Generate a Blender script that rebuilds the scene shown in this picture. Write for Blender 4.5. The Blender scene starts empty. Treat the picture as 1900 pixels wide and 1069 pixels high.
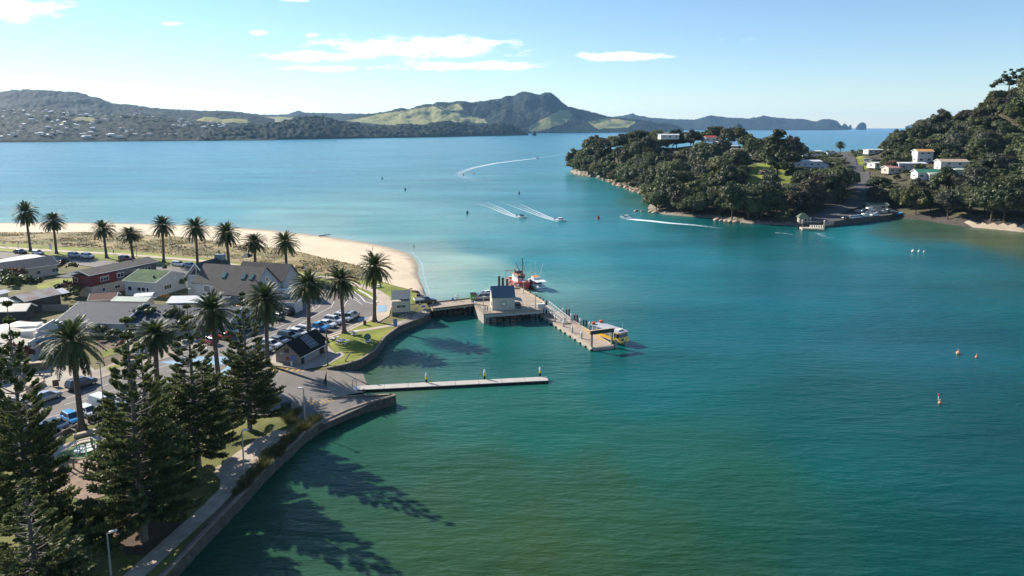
import bpy, math, random
import numpy as np
from mathutils import Vector, Matrix
from mathutils.geometry import tessellate_polygon
R = math.radians
SC = bpy.context.scene
COL = SC.collection

# ------------------------------------------------------------------ camera
FPX, CX, CY, PITCH, CAMZ = 1290.0, 950.0, 427.0, R(8.5), 44.0
SP, CP = math.sin(PITCH), math.cos(PITCH)
cd = bpy.data.cameras.new('camera'); cam = bpy.data.objects.new('camera', cd); COL.objects.link(cam)
cam.location = (0, 0, CAMZ); cam.rotation_euler = (R(90) - PITCH, 0, 0)
cd.sensor_width = 36; cd.lens = 36 * FPX / 1900
cd.shift_y = -(534.5 - CY) / 1900
cd.clip_start = 1; cd.clip_end = 100000
SC.camera = cam

# ------------------------------------------------------------------ sun, sky, exposure
SUN_AZ, SUN_EL = R(55), R(30)          # azimuth measured from +Y towards -X
SDIR = Vector((-math.sin(SUN_AZ) * math.cos(SUN_EL), math.cos(SUN_AZ) * math.cos(SUN_EL), math.sin(SUN_EL)))
sl = bpy.data.lights.new('sun', 'SUN'); sl.energy = 5.0; sl.angle = R(0.55); sl.color = (1.0, 0.93, 0.82)
so = bpy.data.objects.new('sun', sl); COL.objects.link(so)
so.rotation_euler = SDIR.to_track_quat('Z', 'Y').to_euler(); so.location = (-300, 200, 400)
SC.view_settings.view_transform = 'Standard'; SC.view_settings.look = 'None'
SC.view_settings.exposure = 0.88; SC.view_settings.gamma = 1.0
SC.cycles.max_bounces = 6; SC.cycles.diffuse_bounces = 3; SC.cycles.glossy_bounces = 3
SC.cycles.transmission_bounces = 3; SC.cycles.volume_bounces = 1; SC.cycles.transparent_max_bounces = 6
SC.cycles.caustics_reflective = False; SC.cycles.caustics_refractive = False
SC.cycles.use_denoising = True

def pxdir(px, py):
    u = (px - CX) / FPX; v = (py - CY) / FPX
    return Vector((u, CP - v * SP, -(SP + v * CP)))
def G(px, py, z=1.35):
    d = pxdir(px, py); t = (z - CAMZ) / d.z
    return Vector((d.x * t, d.y * t, z))
def AT(px, py, Y):
    d = pxdir(px, py); t = Y / d.y
    return Vector((d.x * t, Y, CAMZ + d.z * t))
def PR(x, y, z):
    d = y * CP - (z - CAMZ) * SP; up = y * SP + (z - CAMZ) * CP
    return (CX + FPX * x / d, CY - FPX * up / d)
def zat(x, y, py):                       # height of the point above (x, y) that is seen at row py
    k = (CY - py) / FPX
    return CAMZ + y * (k * CP - SP) / (CP + k * SP)

def N(nt, t, **kw):
    n = nt.nodes.new(t)
    for k, v in kw.items():
        if k in n.inputs: n.inputs[k].default_value = v
        else: setattr(n, k, v)
    return n
def math_(nt, op, a, b=None, clamp=False):
    n = nt.nodes.new('ShaderNodeMath'); n.operation = op; n.use_clamp = clamp
    for i, s in enumerate((a, b)):
        if s is None: continue
        if isinstance(s, (int, float)): n.inputs[i].default_value = s
        else: nt.links.new(s, n.inputs[i])
    return n.outputs[0]

# world: Nishita sky with a few clouds low over the bay
W = bpy.data.worlds.new('World'); SC.world = W; W.use_nodes = True
nt = W.node_tree; bg = nt.nodes['Background']
sky = N(nt, 'ShaderNodeTexSky'); sky.sky_type = 'NISHITA'; sky.sun_disc = False
sky.sun_elevation = SUN_EL; sky.sun_rotation = -SUN_AZ
sky.air_density = 1.0; sky.dust_density = 0.0; sky.ozone_density = 3.5; sky.altitude = 0
tc = N(nt, 'ShaderNodeTexCoord'); sx = N(nt, 'ShaderNodeSeparateXYZ'); nt.links.new(tc.outputs['Generated'], sx.inputs[0])
yy = math_(nt, 'MAXIMUM', sx.outputs[1], 0.02)
cu = math_(nt, 'DIVIDE', sx.outputs[0], yy); cw = math_(nt, 'DIVIDE', sx.outputs[2], yy)
def cell(px, py, rx, ry):                # soft ellipse round one cloud's direction
    d = pxdir(px, py); a, b = d.x / d.y, d.z / d.y
    e = math_(nt, 'POWER', math_(nt, 'DIVIDE', math_(nt, 'SUBTRACT', cu, a), rx / FPX), 2)
    f = math_(nt, 'POWER', math_(nt, 'DIVIDE', math_(nt, 'SUBTRACT', cw, b), ry / FPX), 2)
    return math_(nt, 'SUBTRACT', 1.0, math_(nt, 'POWER', math_(nt, 'ADD', e, f), 0.5), True)
cells = [cell(770, 88, 300, 32), cell(870, 122, 260, 16), cell(610, 104, 210, 18), cell(1150, 104, 150, 14), cell(30, 18, 150, 34),
         cell(480, 61, 26, 8), cell(580, 64, 36, 7), cell(600, 128, 160, 10), cell(320, 43, 60, 8), cell(545, 0, 60, 9),
         cell(1430, 75, 330, 12), cell(1500, 120, 300, 14)]
dens = [1.0, .85, .9, .95, 1.0, .9, .8, .75, .5, .7, .2, .2]
tot = 0
for c, d in zip(cells, dens):
    c = math_(nt, 'MULTIPLY', c, d)
    tot = c if tot == 0 else math_(nt, 'MAXIMUM', tot, c)
cv = N(nt, 'ShaderNodeCombineXYZ'); nt.links.new(math_(nt, 'MULTIPLY', cu, 22.0), cv.inputs[0]); nt.links.new(math_(nt, 'MULTIPLY', cw, 80.0), cv.inputs[1])
nz = N(nt, 'ShaderNodeTexNoise', Scale=1.0, Detail=7.0, Roughness=0.62); nt.links.new(cv.outputs[0], nz.inputs['Vector'])
cl = math_(nt, 'ADD', math_(nt, 'MULTIPLY', tot, 1.15), math_(nt, 'MULTIPLY', math_(nt, 'SUBTRACT', nz.outputs[0], 0.5), 1.9))
mr = N(nt, 'ShaderNodeMapRange'); mr.interpolation_type = 'SMOOTHSTEP'
nt.links.new(cl, mr.inputs[0]); mr.inputs[1].default_value = 0.34; mr.inputs[2].default_value = 0.95
fac = math_(nt, 'MULTIPLY', mr.outputs[0], math_(nt, 'MULTIPLY', tot, 2.4, True), True)
CLOUD = N(nt, 'ShaderNodeRGB'); CLOUD.outputs[0].default_value = (12, 12.1, 12.3, 1)
mx = N(nt, 'ShaderNodeMix', data_type='RGBA'); nt.links.new(fac, mx.inputs[0])
tint = N(nt, 'ShaderNodeMix', data_type='RGBA', blend_type='MULTIPLY'); tint.inputs[0].default_value = 1; tint.inputs[7].default_value = (.95, 1.0, 1.05, 1); nt.links.new(sky.outputs[0], tint.inputs[6])
nt.links.new(tint.outputs[2], mx.inputs[6]); nt.links.new(CLOUD.outputs[0], mx.inputs[7])
nt.links.new(mx.outputs[2], bg.inputs[0]); bg.inputs[1].default_value = 0.082

# ------------------------------------------------------------------ helpers
RND = random.Random(7)
def vnoise(x, y, seed=0):
    x = np.asarray(x, float); y = np.asarray(y, float)
    xi = np.floor(x).astype(np.int64); yi = np.floor(y).astype(np.int64); fx = x - xi; fy = y - yi
    fx = fx * fx * (3 - 2 * fx); fy = fy * fy * (3 - 2 * fy)
    def h(a, b):
        n = (a * 374761393 + b * 668265263 + seed * 974634777) & 0xffffffff
        n = ((n ^ (n >> 13)) * 1274126177) & 0xffffffff
        return ((n ^ (n >> 16)) & 0xffff) / 65535.0
    return (h(xi, yi) * (1 - fx) + h(xi + 1, yi) * fx) * (1 - fy) + (h(xi, yi + 1) * (1 - fx) + h(xi + 1, yi + 1) * fx) * fy
def fbm(x, y, oct=4, seed=0):
    s = 0; a = .5; n = 0
    for i in range(oct):
        s = s + a * vnoise(x, y, seed + i); n += a; a *= .5; x = x * 2.03 + 11.3; y = y * 2.03 + 5.7
    return s / n - .5

def put(name, me, parent=None, mats=()):
    o = bpy.data.objects.new(name, me); COL.objects.link(o)
    for m in (mats if isinstance(mats, (list, tuple)) else (mats,)): me.materials.append(m)
    if parent: o.parent = parent
    return o
def npmesh(name, V, Fq, tone=None, mi=None, smooth=False):
    """mesh from numpy arrays: V (n,3), Fq (m,3 or 4)"""
    me = bpy.data.meshes.new(name); V = np.ascontiguousarray(V, np.float32); Fq = np.ascontiguousarray(Fq, np.int32)
    k = Fq.shape[1]
    me.vertices.add(len(V)); me.vertices.foreach_set('co', V.ravel())
    me.loops.add(Fq.size); me.loops.foreach_set('vertex_index', Fq.ravel())
    me.polygons.add(len(Fq)); me.polygons.foreach_set('loop_start', np.arange(0, Fq.size, k, dtype=np.int32))
    me.polygons.foreach_set('loop_total', np.full(len(Fq), k, np.int32))
    if mi is not None: me.polygons.foreach_set('material_index', np.ascontiguousarray(mi, np.int32))
    if smooth: me.polygons.foreach_set('use_smooth', np.ones(len(Fq), bool))
    if tone is not None:
        a = me.attributes.new('tone', 'FLOAT', 'FACE'); a.data.foreach_set('value', np.ascontiguousarray(tone, np.float32))
    me.update(); me.validate()
    return me
class MB:
    def __init__(s): s.v = []; s.f = []; s.m = []
    def add(s, vs, fs, mi=0):
        b = len(s.v); s.v += [tuple(q) for q in vs]
        for f in fs: s.f.append([b + i for i in f]); s.m.append(mi)
        return s
    def box(s, c, d, rz=0, mi=0, taper=1.0):
        hx, hy, hz = d[0] / 2, d[1] / 2, d[2] / 2; vs = []; cs, sn = math.cos(rz), math.sin(rz)
        for z, t in ((-hz, 1), (hz, taper)):
            for x, y in ((-hx, -hy), (hx, -hy), (hx, hy), (-hx, hy)):
                x *= t; y *= t
                vs.append((c[0] + x * cs - y * sn, c[1] + x * sn + y * cs, c[2] + z))
        return s.add(vs, [(3, 2, 1, 0), (4, 5, 6, 7), (0, 1, 5, 4), (1, 2, 6, 5), (2, 3, 7, 6), (3, 0, 4, 7)], mi)
    def tube(s, p, q, r0, r1=None, n=8, mi=0, cap=True):
        r1 = r0 if r1 is None else r1; p = Vector(p); q = Vector(q); d = (q - p)
        if d.length < 1e-6: return s
        d.normalize(); a = d.orthogonal().normalized(); b = d.cross(a); vs = []
        for c, r in ((p, r0), (q, r1)):
            for i in range(n):
                t = 2 * math.pi * i / n; vs.append(c + (a * math.cos(t) + b * math.sin(t)) * r)
        fs = [(i, (i + 1) % n, n + (i + 1) % n, n + i) for i in range(n)]
        if cap: fs += [tuple(range(n - 1, -1, -1)), tuple(range(n, 2 * n))]
        return s.add(vs, fs, mi)
    def bar(s, p, q, w, h, mi=0):
        p = Vector(p); q = Vector(q); d = (q - p); L = d.length; d.normalize()
        sd = Vector((-d.y, d.x, 0)); sd = sd.normalized() if sd.length > 1e-5 else Vector((1, 0, 0)); up = d.cross(sd) * -1
        up = sd.cross(d) * -1; vs = []
        for c in (p, q):
            for x, z in ((-1, -1), (1, -1), (1, 1), (-1, 1)): vs.append(c + sd * (x * w / 2) + up * (z * h / 2))
        return s.add(vs, [(0, 1, 2, 3), (7, 6, 5, 4), (0, 4, 5, 1), (1, 5, 6, 2), (2, 6, 7, 3), (3, 7, 4, 0)], mi)
    def lathe(s, c, prof, n=12, mi=0, sx=1, sy=1):
        b = []; 
        for r, z in prof:
            for i in range(n):
                t = 2 * math.pi * i / n; b.append((c[0] + sx * r * math.cos(t), c[1] + sy * r * math.sin(t), c[2] + z))
        fs = []
        for k in range(len(prof) - 1):
            for i in range(n): fs.append((k * n + i, k * n + (i + 1) % n, (k + 1) * n + (i + 1) % n, (k + 1) * n + i))
        fs.append(tuple(range(n - 1, -1, -1))); e = (len(prof) - 1) * n; fs.append(tuple(range(e, e + n)))
        return s.add(b, fs, mi)
    def loft(s, secs, mi=0, cap=True, closed=True):
        n = len(secs[0]); b = [p for q in secs for p in q]; fs = []
        for k in range(len(secs) - 1):
            for i in range(n if closed else n - 1): fs.append((k * n + i, k * n + (i + 1) % n, (k + 1) * n + (i + 1) % n, (k + 1) * n + i))
        if cap: fs += [tuple(range(n - 1, -1, -1)), tuple(range((len(secs) - 1) * n, len(secs) * n))]
        return s.add(b, fs, mi)
    def poly(s, pts, mi=0): return s.add(pts, [tuple(range(len(pts)))], mi)
    def prism(s, pts, z0, z1, mi=0):           # any simple polygon, capped
        n = len(pts); vs = [(p[0], p[1], z0) for p in pts] + [(p[0], p[1], z1) for p in pts]
        fs = [(i, (i + 1) % n, n + (i + 1) % n, n + i) for i in range(n)]
        for t in tessellate_polygon([[Vector((p[0], p[1], 0)) for p in pts]]):
            fs.append(tuple(i + n for i in t)); fs.append(tuple(t[::-1]))
        return s.add(vs, fs, mi)
    def build(s, name, mats, parent=None, smooth=False):
        me = bpy.data.meshes.new(name); me.from_pydata(s.v, [], s.f); me.update()
        me.polygons.foreach_set('material_index', s.m)
        if smooth: me.polygons.foreach_set('use_smooth', [True] * len(s.f))
        import bmesh
        bm = bmesh.new(); bm.from_mesh(me); bmesh.ops.recalc_face_normals(bm, faces=bm.faces); bm.to_mesh(me); bm.free()
        return put(name, me, parent, mats)
def tag(o, label=None, cat=None, group=None, kind=None):
    if label: o['label'] = label
    if cat: o['category'] = cat
    if group: o['group'] = group
    if kind: o['kind'] = kind
    return o
def thing(name, label, cat, loc=(0, 0, 0), rz=0, group=None):
    o = bpy.data.objects.new(name, None); COL.objects.link(o); o.empty_display_size = .3
    o.location = loc; o.rotation_euler = (0, 0, rz)
    return tag(o, label, cat, group)
def dup(root, loc=None, rz=None, label=None, sc=None, group=None):
    r = root.copy(); COL.objects.link(r)
    if loc is not None: r.location = loc
    if rz is not None: r.rotation_euler = (0, 0, rz)
    if sc is not None: r.scale = sc if isinstance(sc, tuple) else (sc, sc, sc)
    if label: r['label'] = label
    if group: r['group'] = group
    for ch in list(root.children):
        c = ch.copy(); COL.objects.link(c); c.parent = r
        for g in list(ch.children):
            d = g.copy(); COL.objects.link(d); d.parent = c
    return r
def recolour(root, part, slot, m):
    for ch in root.children:
        if ch.name.split('.')[0] == part:
            ch.material_slots[slot].link = 'OBJECT'; ch.material_slots[slot].material = m

# ------------------------------------------------------------------ materials
MATS = {}
def mat(name, col, rough=.7, var=.15, scale=3.0, metal=0.0, bump=0.0, bscale=None, spec=.35, col2=None, detail=4.0):
    if name in MATS: return MATS[name]
    m = bpy.data.materials.new(name); m.use_nodes = True; nt = m.node_tree; b = nt.nodes['Principled BSDF']
    b.inputs['Roughness'].default_value = rough; b.inputs['Metallic'].default_value = metal
    b.inputs['Specular IOR Level'].default_value = spec
    tc = N(nt, 'ShaderNodeTexCoord')
    nz = N(nt, 'ShaderNodeTexNoise', Scale=scale, Detail=detail, Roughness=.6); nt.links.new(tc.outputs['Object'], nz.inputs['Vector'])
    r = N(nt, 'ShaderNodeValToRGB'); e = r.color_ramp.elements
    a = [max(0, c * (1 - var)) for c in col]; c2 = col2 or [min(1, c * (1 + var)) for c in col]
    e[0].position = .3; e[1].position = .7; e[0].color = (*a, 1); e[1].color = (*c2, 1)
    nt.links.new(nz.outputs[0], r.inputs[0]); nt.links.new(r.outputs[0], b.inputs['Base Color'])
    if bump:
        bz = N(nt, 'ShaderNodeTexNoise', Scale=bscale or scale * 4, Detail=5.0); nt.links.new(tc.outputs['Object'], bz.inputs['Vector'])
        bn = N(nt, 'ShaderNodeBump', Strength=1.0, Distance=bump); nt.links.new(bz.outputs[0], bn.inputs['Height']); nt.links.new(bn.outputs[0], b.inputs['Normal'])
    MATS[name] = m; return m
def ribbed(name, col, axis='X', freq=12.0, rough=.45, var=.1, col2=None, amp=.02, metal=.0, spec=.5):
    """sheet with ribs or boards: a wave bump along one object axis plus weathering"""
    if name in MATS: return MATS[name]
    m = mat(name, col, rough, var, .8, metal, col2=col2, spec=spec); nt = m.node_tree; b = nt.nodes['Principled BSDF']
    tc = N(nt, 'ShaderNodeTexCoord'); w = N(nt, 'ShaderNodeTexWave', Scale=freq / 6.283 * 1.0, Distortion=0.0); w.bands_direction = axis
    nt.links.new(tc.outputs['Object'], w.inputs['Vector'])
    bn = N(nt, 'ShaderNodeBump', Strength=.8, Distance=amp); nt.links.new(w.outputs[1], bn.inputs['Height']); nt.links.new(bn.outputs[0], b.inputs['Normal'])
    return m
def foliage(name, dark, light, transl=.25, rnd=.35, hue=None):
    m = bpy.data.materials.new(name); m.use_nodes = True; nt = m.node_tree; b = nt.nodes['Principled BSDF']
    b.inputs['Roughness'].default_value = .55; b.inputs['Specular IOR Level'].default_value = .3
    at = N(nt, 'ShaderNodeAttribute', attribute_name='tone'); oi = N(nt, 'ShaderNodeObjectInfo')
    f = math_(nt, 'ADD', math_(nt, 'MULTIPLY', at.outputs['Fac'], 1 - rnd), math_(nt, 'MULTIPLY', oi.outputs['Random'], rnd))
    r = N(nt, 'ShaderNodeValToRGB'); e = r.color_ramp.elements
    e[0].color = (*dark, 1); e[1].color = (*light, 1)
    if hue: e[1].position = .8; x = e.new(.92); x.color = (*hue, 1)
    nt.links.new(f, r.inputs[0]); nt.links.new(r.outputs[0], b.inputs['Base Color'])
    t = N(nt, 'ShaderNodeBsdfTranslucent'); nt.links.new(r.outputs[0], t.inputs[0])
    ms = N(nt, 'ShaderNodeMixShader'); ms.inputs[0].default_value = transl
    nt.links.new(b.outputs[0], ms.inputs[1]); nt.links.new(t.outputs[0], ms.inputs[2])
    nt.links.new(ms.outputs[0], nt.nodes['Material Output'].inputs[0])
    return m
M_asphalt = mat('asphalt', (.16, .142, .125), .85, .16, .25, bump=.004, bscale=20)
M_asphaltd = mat('asphalt_dark', (.085, .08, .075), .85, .2, .2, bump=.004, bscale=20)
M_conc = mat('concrete', (.36, .31, .25), .85, .16, .5, bump=.004, bscale=12)
M_pathc = mat('path_concrete', (.46, .37, .29), .85, .12, .6)
M_paint = mat('road_paint', (.62, .58, .52), .7, .2, 1.5)
M_yel = mat('yellow_paint', (.6, .33, .05), .7, .2, 2)
M_blue = mat('blue_paint', (.22, .36, .46), .8, .15, .4)
M_lawn = mat('lawn', (.15, .19, .02), .95, .3, .12, col2=(.30, .31, .045), bump=.05, bscale=3)
M_dune = mat('dune_grass', (.23, .17, .07), .95, .35, .09, col2=(.40, .31, .15), bump=.12, bscale=1.2, detail=8)
M_soil = mat('soil', (.15, .11, .075), .95, .3, .4, bump=.03)
M_bark = mat('bark', (.10, .075, .055), .9, .35, 2.0, bump=.03, bscale=5)
M_sand = mat('sand', (.65, .52, .36), .95, .12, .15, bump=.06, bscale=.8, detail=8)
def wet_edge(m, z0, z1, k):
    nt = m.node_tree; b = nt.nodes['Principled BSDF']; src = b.inputs['Base Color'].links[0].from_socket
    g = N(nt, 'ShaderNodeNewGeometry'); s = N(nt, 'ShaderNodeSeparateXYZ'); nt.links.new(g.outputs['Position'], s.inputs[0])
    nz = N(nt, 'ShaderNodeTexNoise', Scale=.25, Detail=4.0); nt.links.new(g.outputs['Position'], nz.inputs['Vector'])
    zz = math_(nt, 'ADD', s.outputs[2], math_(nt, 'MULTIPLY', math_(nt, 'SUBTRACT', nz.outputs[0], .5), .35))
    mr = N(nt, 'ShaderNodeMapRange'); nt.links.new(zz, mr.inputs[0]); mr.inputs[1].default_value = z0; mr.inputs[2].default_value = z1; mr.inputs[3].default_value = k; mr.inputs[4].default_value = 1
    v = N(nt, 'ShaderNodeVectorMath', operation='SCALE'); nt.links.new(src, v.inputs[0]); nt.links.new(mr.outputs[0], v.inputs['Scale']); nt.links.new(v.outputs[0], b.inputs['Base Color'])
wet_edge(M_sand, .12, .4, .55)
M_stone = mat('sea_wall_stone', (.085, .076, .064), .9, .45, 1.2, bump=.12, bscale=1.6)
M_rock = mat('rock', (.34, .26, .18), .9, .4, .25, bump=.2, bscale=.8)
M_drock = mat('dark_rock', (.07, .06, .05), .9, .4, .6, bump=.1, bscale=1.5)
M_white = mat('white_paint', (.76, .75, .72), .5, .06, .7)
M_offw = mat('offwhite', (.66, .63, .57), .6, .08, .7)
M_dark = mat('dark_metal', (.03, .03, .032), .5, .2, 3)
M_steel = mat('galvanised', (.42, .43, .44), .45, .1, 3, metal=.4)
M_timber = mat('timber', (.20, .145, .095), .85, .3, 1.2, bump=.01)
M_pale_timber = mat('pale_timber', (.42, .34, .25), .85, .2, .8)
M_glass = mat('window_glass', (.03, .04, .05), .08, .3, 1, spec=.8)
M_glassl = mat('pale_glass', (.16, .17, .17), .1, .5, .6, spec=.8)  # paler, more varied grey than the window glass
M_tyre = mat('tyre', (.02, .02, .02), .9, .2, 5)
M_rim = mat('rim', (.5, .5, .5), .3, .1, 5, metal=.8)
M_red = mat('red_paint', (.45, .03, .03), .4, .1, 2)
# ------------------------------------------------------------------ the sea
LAND = 1.35
def W2(pts, z): return [G(x, y, z) for x, y in pts]
def seg_dist(X, Y, line):
    d = np.full(X.shape, 1e9)
    for a, b in zip(line[:-1], line[1:]):
        ax, ay, bx, by = a[0], a[1], b[0], b[1]; dx, dy = bx - ax, by - ay; L = dx * dx + dy * dy + 1e-9
        t = np.clip(((X - ax) * dx + (Y - ay) * dy) / L, 0, 1)
        d = np.minimum(d, np.hypot(X - ax - t * dx, Y - ay - t * dy))
    return d
def inside(X, Y, poly):
    r = np.zeros(X.shape, bool); n = len(poly)
    for i in range(n):
        x0, y0 = poly[i][0], poly[i][1]; x1, y1 = poly[(i + 1) % n][0], poly[(i + 1) % n][1]
        c = ((y0 > Y) != (y1 > Y)) & (X < (x1 - x0) * (Y - y0) / (y1 - y0 + 1e-12) + x0); r ^= c
    return r
BEACH_PX = [(-260, 409), (-60, 411), (0, 412), (100, 411.5), (250, 413.5), (340, 416), (420, 419), (500, 424.5), (560, 431), (620, 438), (680, 447), (730, 457),
            (762, 467), (776, 478), (782, 491), (780, 505), (784, 525), (790, 545), (800, 560)]
BEACH = W2(BEACH_PX, 0)
SHORE_PX = [(1060, 322), (1075, 326), (1110, 330), (1140, 342), (1172, 352), (1200, 363), (1206, 375), (1200, 387), (1216, 396), (1248, 400), (1318, 405), (1387, 415),
            (1447, 418), (1484, 420), (1547, 417), (1631, 407), (1653, 404), (1716, 409), (1755, 416), (1795, 421), (1900, 431), (2100, 447), (2500, 480)]
SHORE = W2(SHORE_PX, 0)
WALL_PX = [(794, 585), (782, 593), (742, 609), (714, 629), (695, 656), (668, 672), (640, 681)]
SPUR_PX = [(734, 738), (682, 753), (642, 767), (597, 787), (563, 810), (537, 834), (510, 858), (484, 884), (458, 913), (379, 993), (316, 1060), (240, 1140)]
def water():
    ang = np.linspace(R(-82), R(82), 420); rad = np.concatenate([[6.], np.geomspace(18, 16000, 300)])
    A, B = np.meshgrid(ang, rad, indexing='ij'); X = B * np.sin(A); Y = B * np.cos(A)
    anc = [  # (px, py, body colour): what the water itself looks like there (depth, silt, sand under it)
        (100, 330, (.05, .215, .285)), (500, 330, (.05, .215, .28)), (300, 395, (.12, .32, .345)), (100, 405, (.15, .34, .35)), (560, 425, (.22, .40, .38)), (60, 290, (.05, .21, .285)),
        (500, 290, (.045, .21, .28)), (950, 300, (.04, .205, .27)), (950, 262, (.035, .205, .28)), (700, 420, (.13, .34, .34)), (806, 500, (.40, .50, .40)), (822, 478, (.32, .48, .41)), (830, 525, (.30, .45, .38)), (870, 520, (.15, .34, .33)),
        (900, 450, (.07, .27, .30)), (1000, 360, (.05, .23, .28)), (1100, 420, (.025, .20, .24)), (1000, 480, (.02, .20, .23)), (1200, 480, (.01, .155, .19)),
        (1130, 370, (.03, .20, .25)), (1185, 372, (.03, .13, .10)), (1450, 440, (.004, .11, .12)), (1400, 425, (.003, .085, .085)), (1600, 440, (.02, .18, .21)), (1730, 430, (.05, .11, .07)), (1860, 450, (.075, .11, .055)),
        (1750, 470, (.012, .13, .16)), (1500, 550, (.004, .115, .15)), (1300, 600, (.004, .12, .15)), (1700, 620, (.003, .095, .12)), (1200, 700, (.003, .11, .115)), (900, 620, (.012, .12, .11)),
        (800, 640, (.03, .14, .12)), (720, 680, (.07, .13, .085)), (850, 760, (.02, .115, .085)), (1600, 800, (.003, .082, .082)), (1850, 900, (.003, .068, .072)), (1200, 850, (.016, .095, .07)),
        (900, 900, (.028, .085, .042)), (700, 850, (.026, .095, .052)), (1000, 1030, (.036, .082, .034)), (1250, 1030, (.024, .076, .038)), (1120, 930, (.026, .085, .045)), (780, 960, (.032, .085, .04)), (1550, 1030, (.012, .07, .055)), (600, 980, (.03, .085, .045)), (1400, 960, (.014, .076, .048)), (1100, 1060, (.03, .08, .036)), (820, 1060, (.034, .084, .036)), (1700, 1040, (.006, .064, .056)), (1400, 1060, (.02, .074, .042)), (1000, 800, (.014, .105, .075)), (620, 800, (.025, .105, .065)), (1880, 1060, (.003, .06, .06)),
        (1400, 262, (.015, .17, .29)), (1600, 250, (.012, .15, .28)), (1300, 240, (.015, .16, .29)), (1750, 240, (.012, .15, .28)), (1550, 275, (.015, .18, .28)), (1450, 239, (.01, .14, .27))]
    num = np.zeros(X.shape + (3,)); den = np.zeros(X.shape)
    lx = np.arctan2(X, Y) * 2.2; ly = np.log(np.hypot(X, Y) + 5)
    wob = fbm(X / 40, Y / 40, 4, 3) * .22; lx = lx + wob; ly = ly + fbm(X / 40, Y / 40, 4, 9) * .16
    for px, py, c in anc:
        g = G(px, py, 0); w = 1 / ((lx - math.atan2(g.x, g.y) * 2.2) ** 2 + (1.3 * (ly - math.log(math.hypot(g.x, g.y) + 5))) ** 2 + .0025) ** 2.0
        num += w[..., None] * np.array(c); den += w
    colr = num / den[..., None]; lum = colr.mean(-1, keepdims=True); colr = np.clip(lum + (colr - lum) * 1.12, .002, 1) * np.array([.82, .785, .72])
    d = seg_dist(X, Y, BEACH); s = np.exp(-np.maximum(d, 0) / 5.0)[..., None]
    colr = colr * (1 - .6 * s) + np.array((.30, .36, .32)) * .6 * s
    V = np.stack([X, Y, np.zeros_like(X)], -1).reshape(-1, 3); n, k = X.shape
    I = np.arange(n * k).reshape(n, k)
    Fq = np.stack([I[:-1, :-1], I[1:, :-1], I[1:, 1:], I[:-1, 1:]], -1).reshape(-1, 4)[:, ::-1]
    me = npmesh('sea', V, Fq)
    a = me.attributes.new('body', 'FLOAT_COLOR', 'POINT'); a.data.foreach_set('color', np.concatenate([colr.reshape(-1, 3), np.ones((n * k, 1))], 1).astype(np.float32).ravel())
    m = bpy.data.materials.new('sea_water'); m.use_nodes = True; nt = m.node_tree; b = nt.nodes['Principled BSDF']
    b.inputs['IOR'].default_value = 1.33; b.inputs['Roughness'].default_value = .24; b.inputs['Specular IOR Level'].default_value = .29
    at = N(nt, 'ShaderNodeAttribute', attribute_name='body'); tc = N(nt, 'ShaderNodeTexCoord')
    big = N(nt, 'ShaderNodeTexNoise', Scale=.02, Detail=6.0, Roughness=.6); mp0 = N(nt, 'ShaderNodeMapping'); mp0.inputs['Scale'].default_value = (.45, 1.7, 1)
    nt.links.new(tc.outputs['Object'], mp0.inputs[0]); nt.links.new(mp0.outputs[0], big.inputs['Vector'])
    mr = N(nt, 'ShaderNodeMapRange'); nt.links.new(big.outputs[0], mr.inputs[0])
    for i, v in ((1, .3), (2, .7), (3, .74), (4, 1.24)): mr.inputs[i].default_value = v
    mm = N(nt, 'ShaderNodeVectorMath', operation='SCALE'); nt.links.new(at.outputs['Color'], mm.inputs[0]); nt.links.new(mr.outputs[0], mm.inputs['Scale'])
    nt.links.new(mm.outputs[0], b.inputs['Base Color'])
    prev = None
    mpw = N(nt, 'ShaderNodeMapping'); mpw.inputs['Scale'].default_value = (.006, .022, 1); mpw.inputs['Rotation'].default_value = (0, 0, R(-12)); nt.links.new(tc.outputs['Object'], mpw.inputs[0])
    nw = N(nt, 'ShaderNodeTexNoise', Scale=1.0, Detail=6.0, Roughness=.6, Distortion=.6); nt.links.new(mpw.outputs[0], nw.inputs['Vector'])
    mw_ = N(nt, 'ShaderNodeMapRange'); nt.links.new(nw.outputs[0], mw_.inputs[0])
    for i, v in ((1, .38), (2, .62), (3, .25), (4, .72)): mw_.inputs[i].default_value = v
    for sc, st, di, rot in (((.26, .8, 1), .85, .55, 14), ((.8, 2.2, 1), .8, .2, -6), ((.06, .16, 1), .4, 1.0, 20)):
        mp = N(nt, 'ShaderNodeMapping'); mp.inputs['Scale'].default_value = sc; mp.inputs['Rotation'].default_value = (0, 0, R(rot))
        nt.links.new(tc.outputs['Object'], mp.inputs[0])
        nz = N(nt, 'ShaderNodeTexNoise', Scale=1.0, Detail=3.0, Roughness=.55); nt.links.new(mp.outputs[0], nz.inputs['Vector'])
        bn = N(nt, 'ShaderNodeBump', Strength=st, Distance=di); nt.links.new(nz.outputs[0], bn.inputs['Height']); nt.links.new(mw_.outputs[0], bn.inputs['Strength'])
        if prev: nt.links.new(prev, bn.inputs['Normal'])
        prev = bn.outputs[0]
    nt.links.new(prev, b.inputs['Normal'])
    tag(put('sea', me, None, m), kind='structure')
water()

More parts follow.
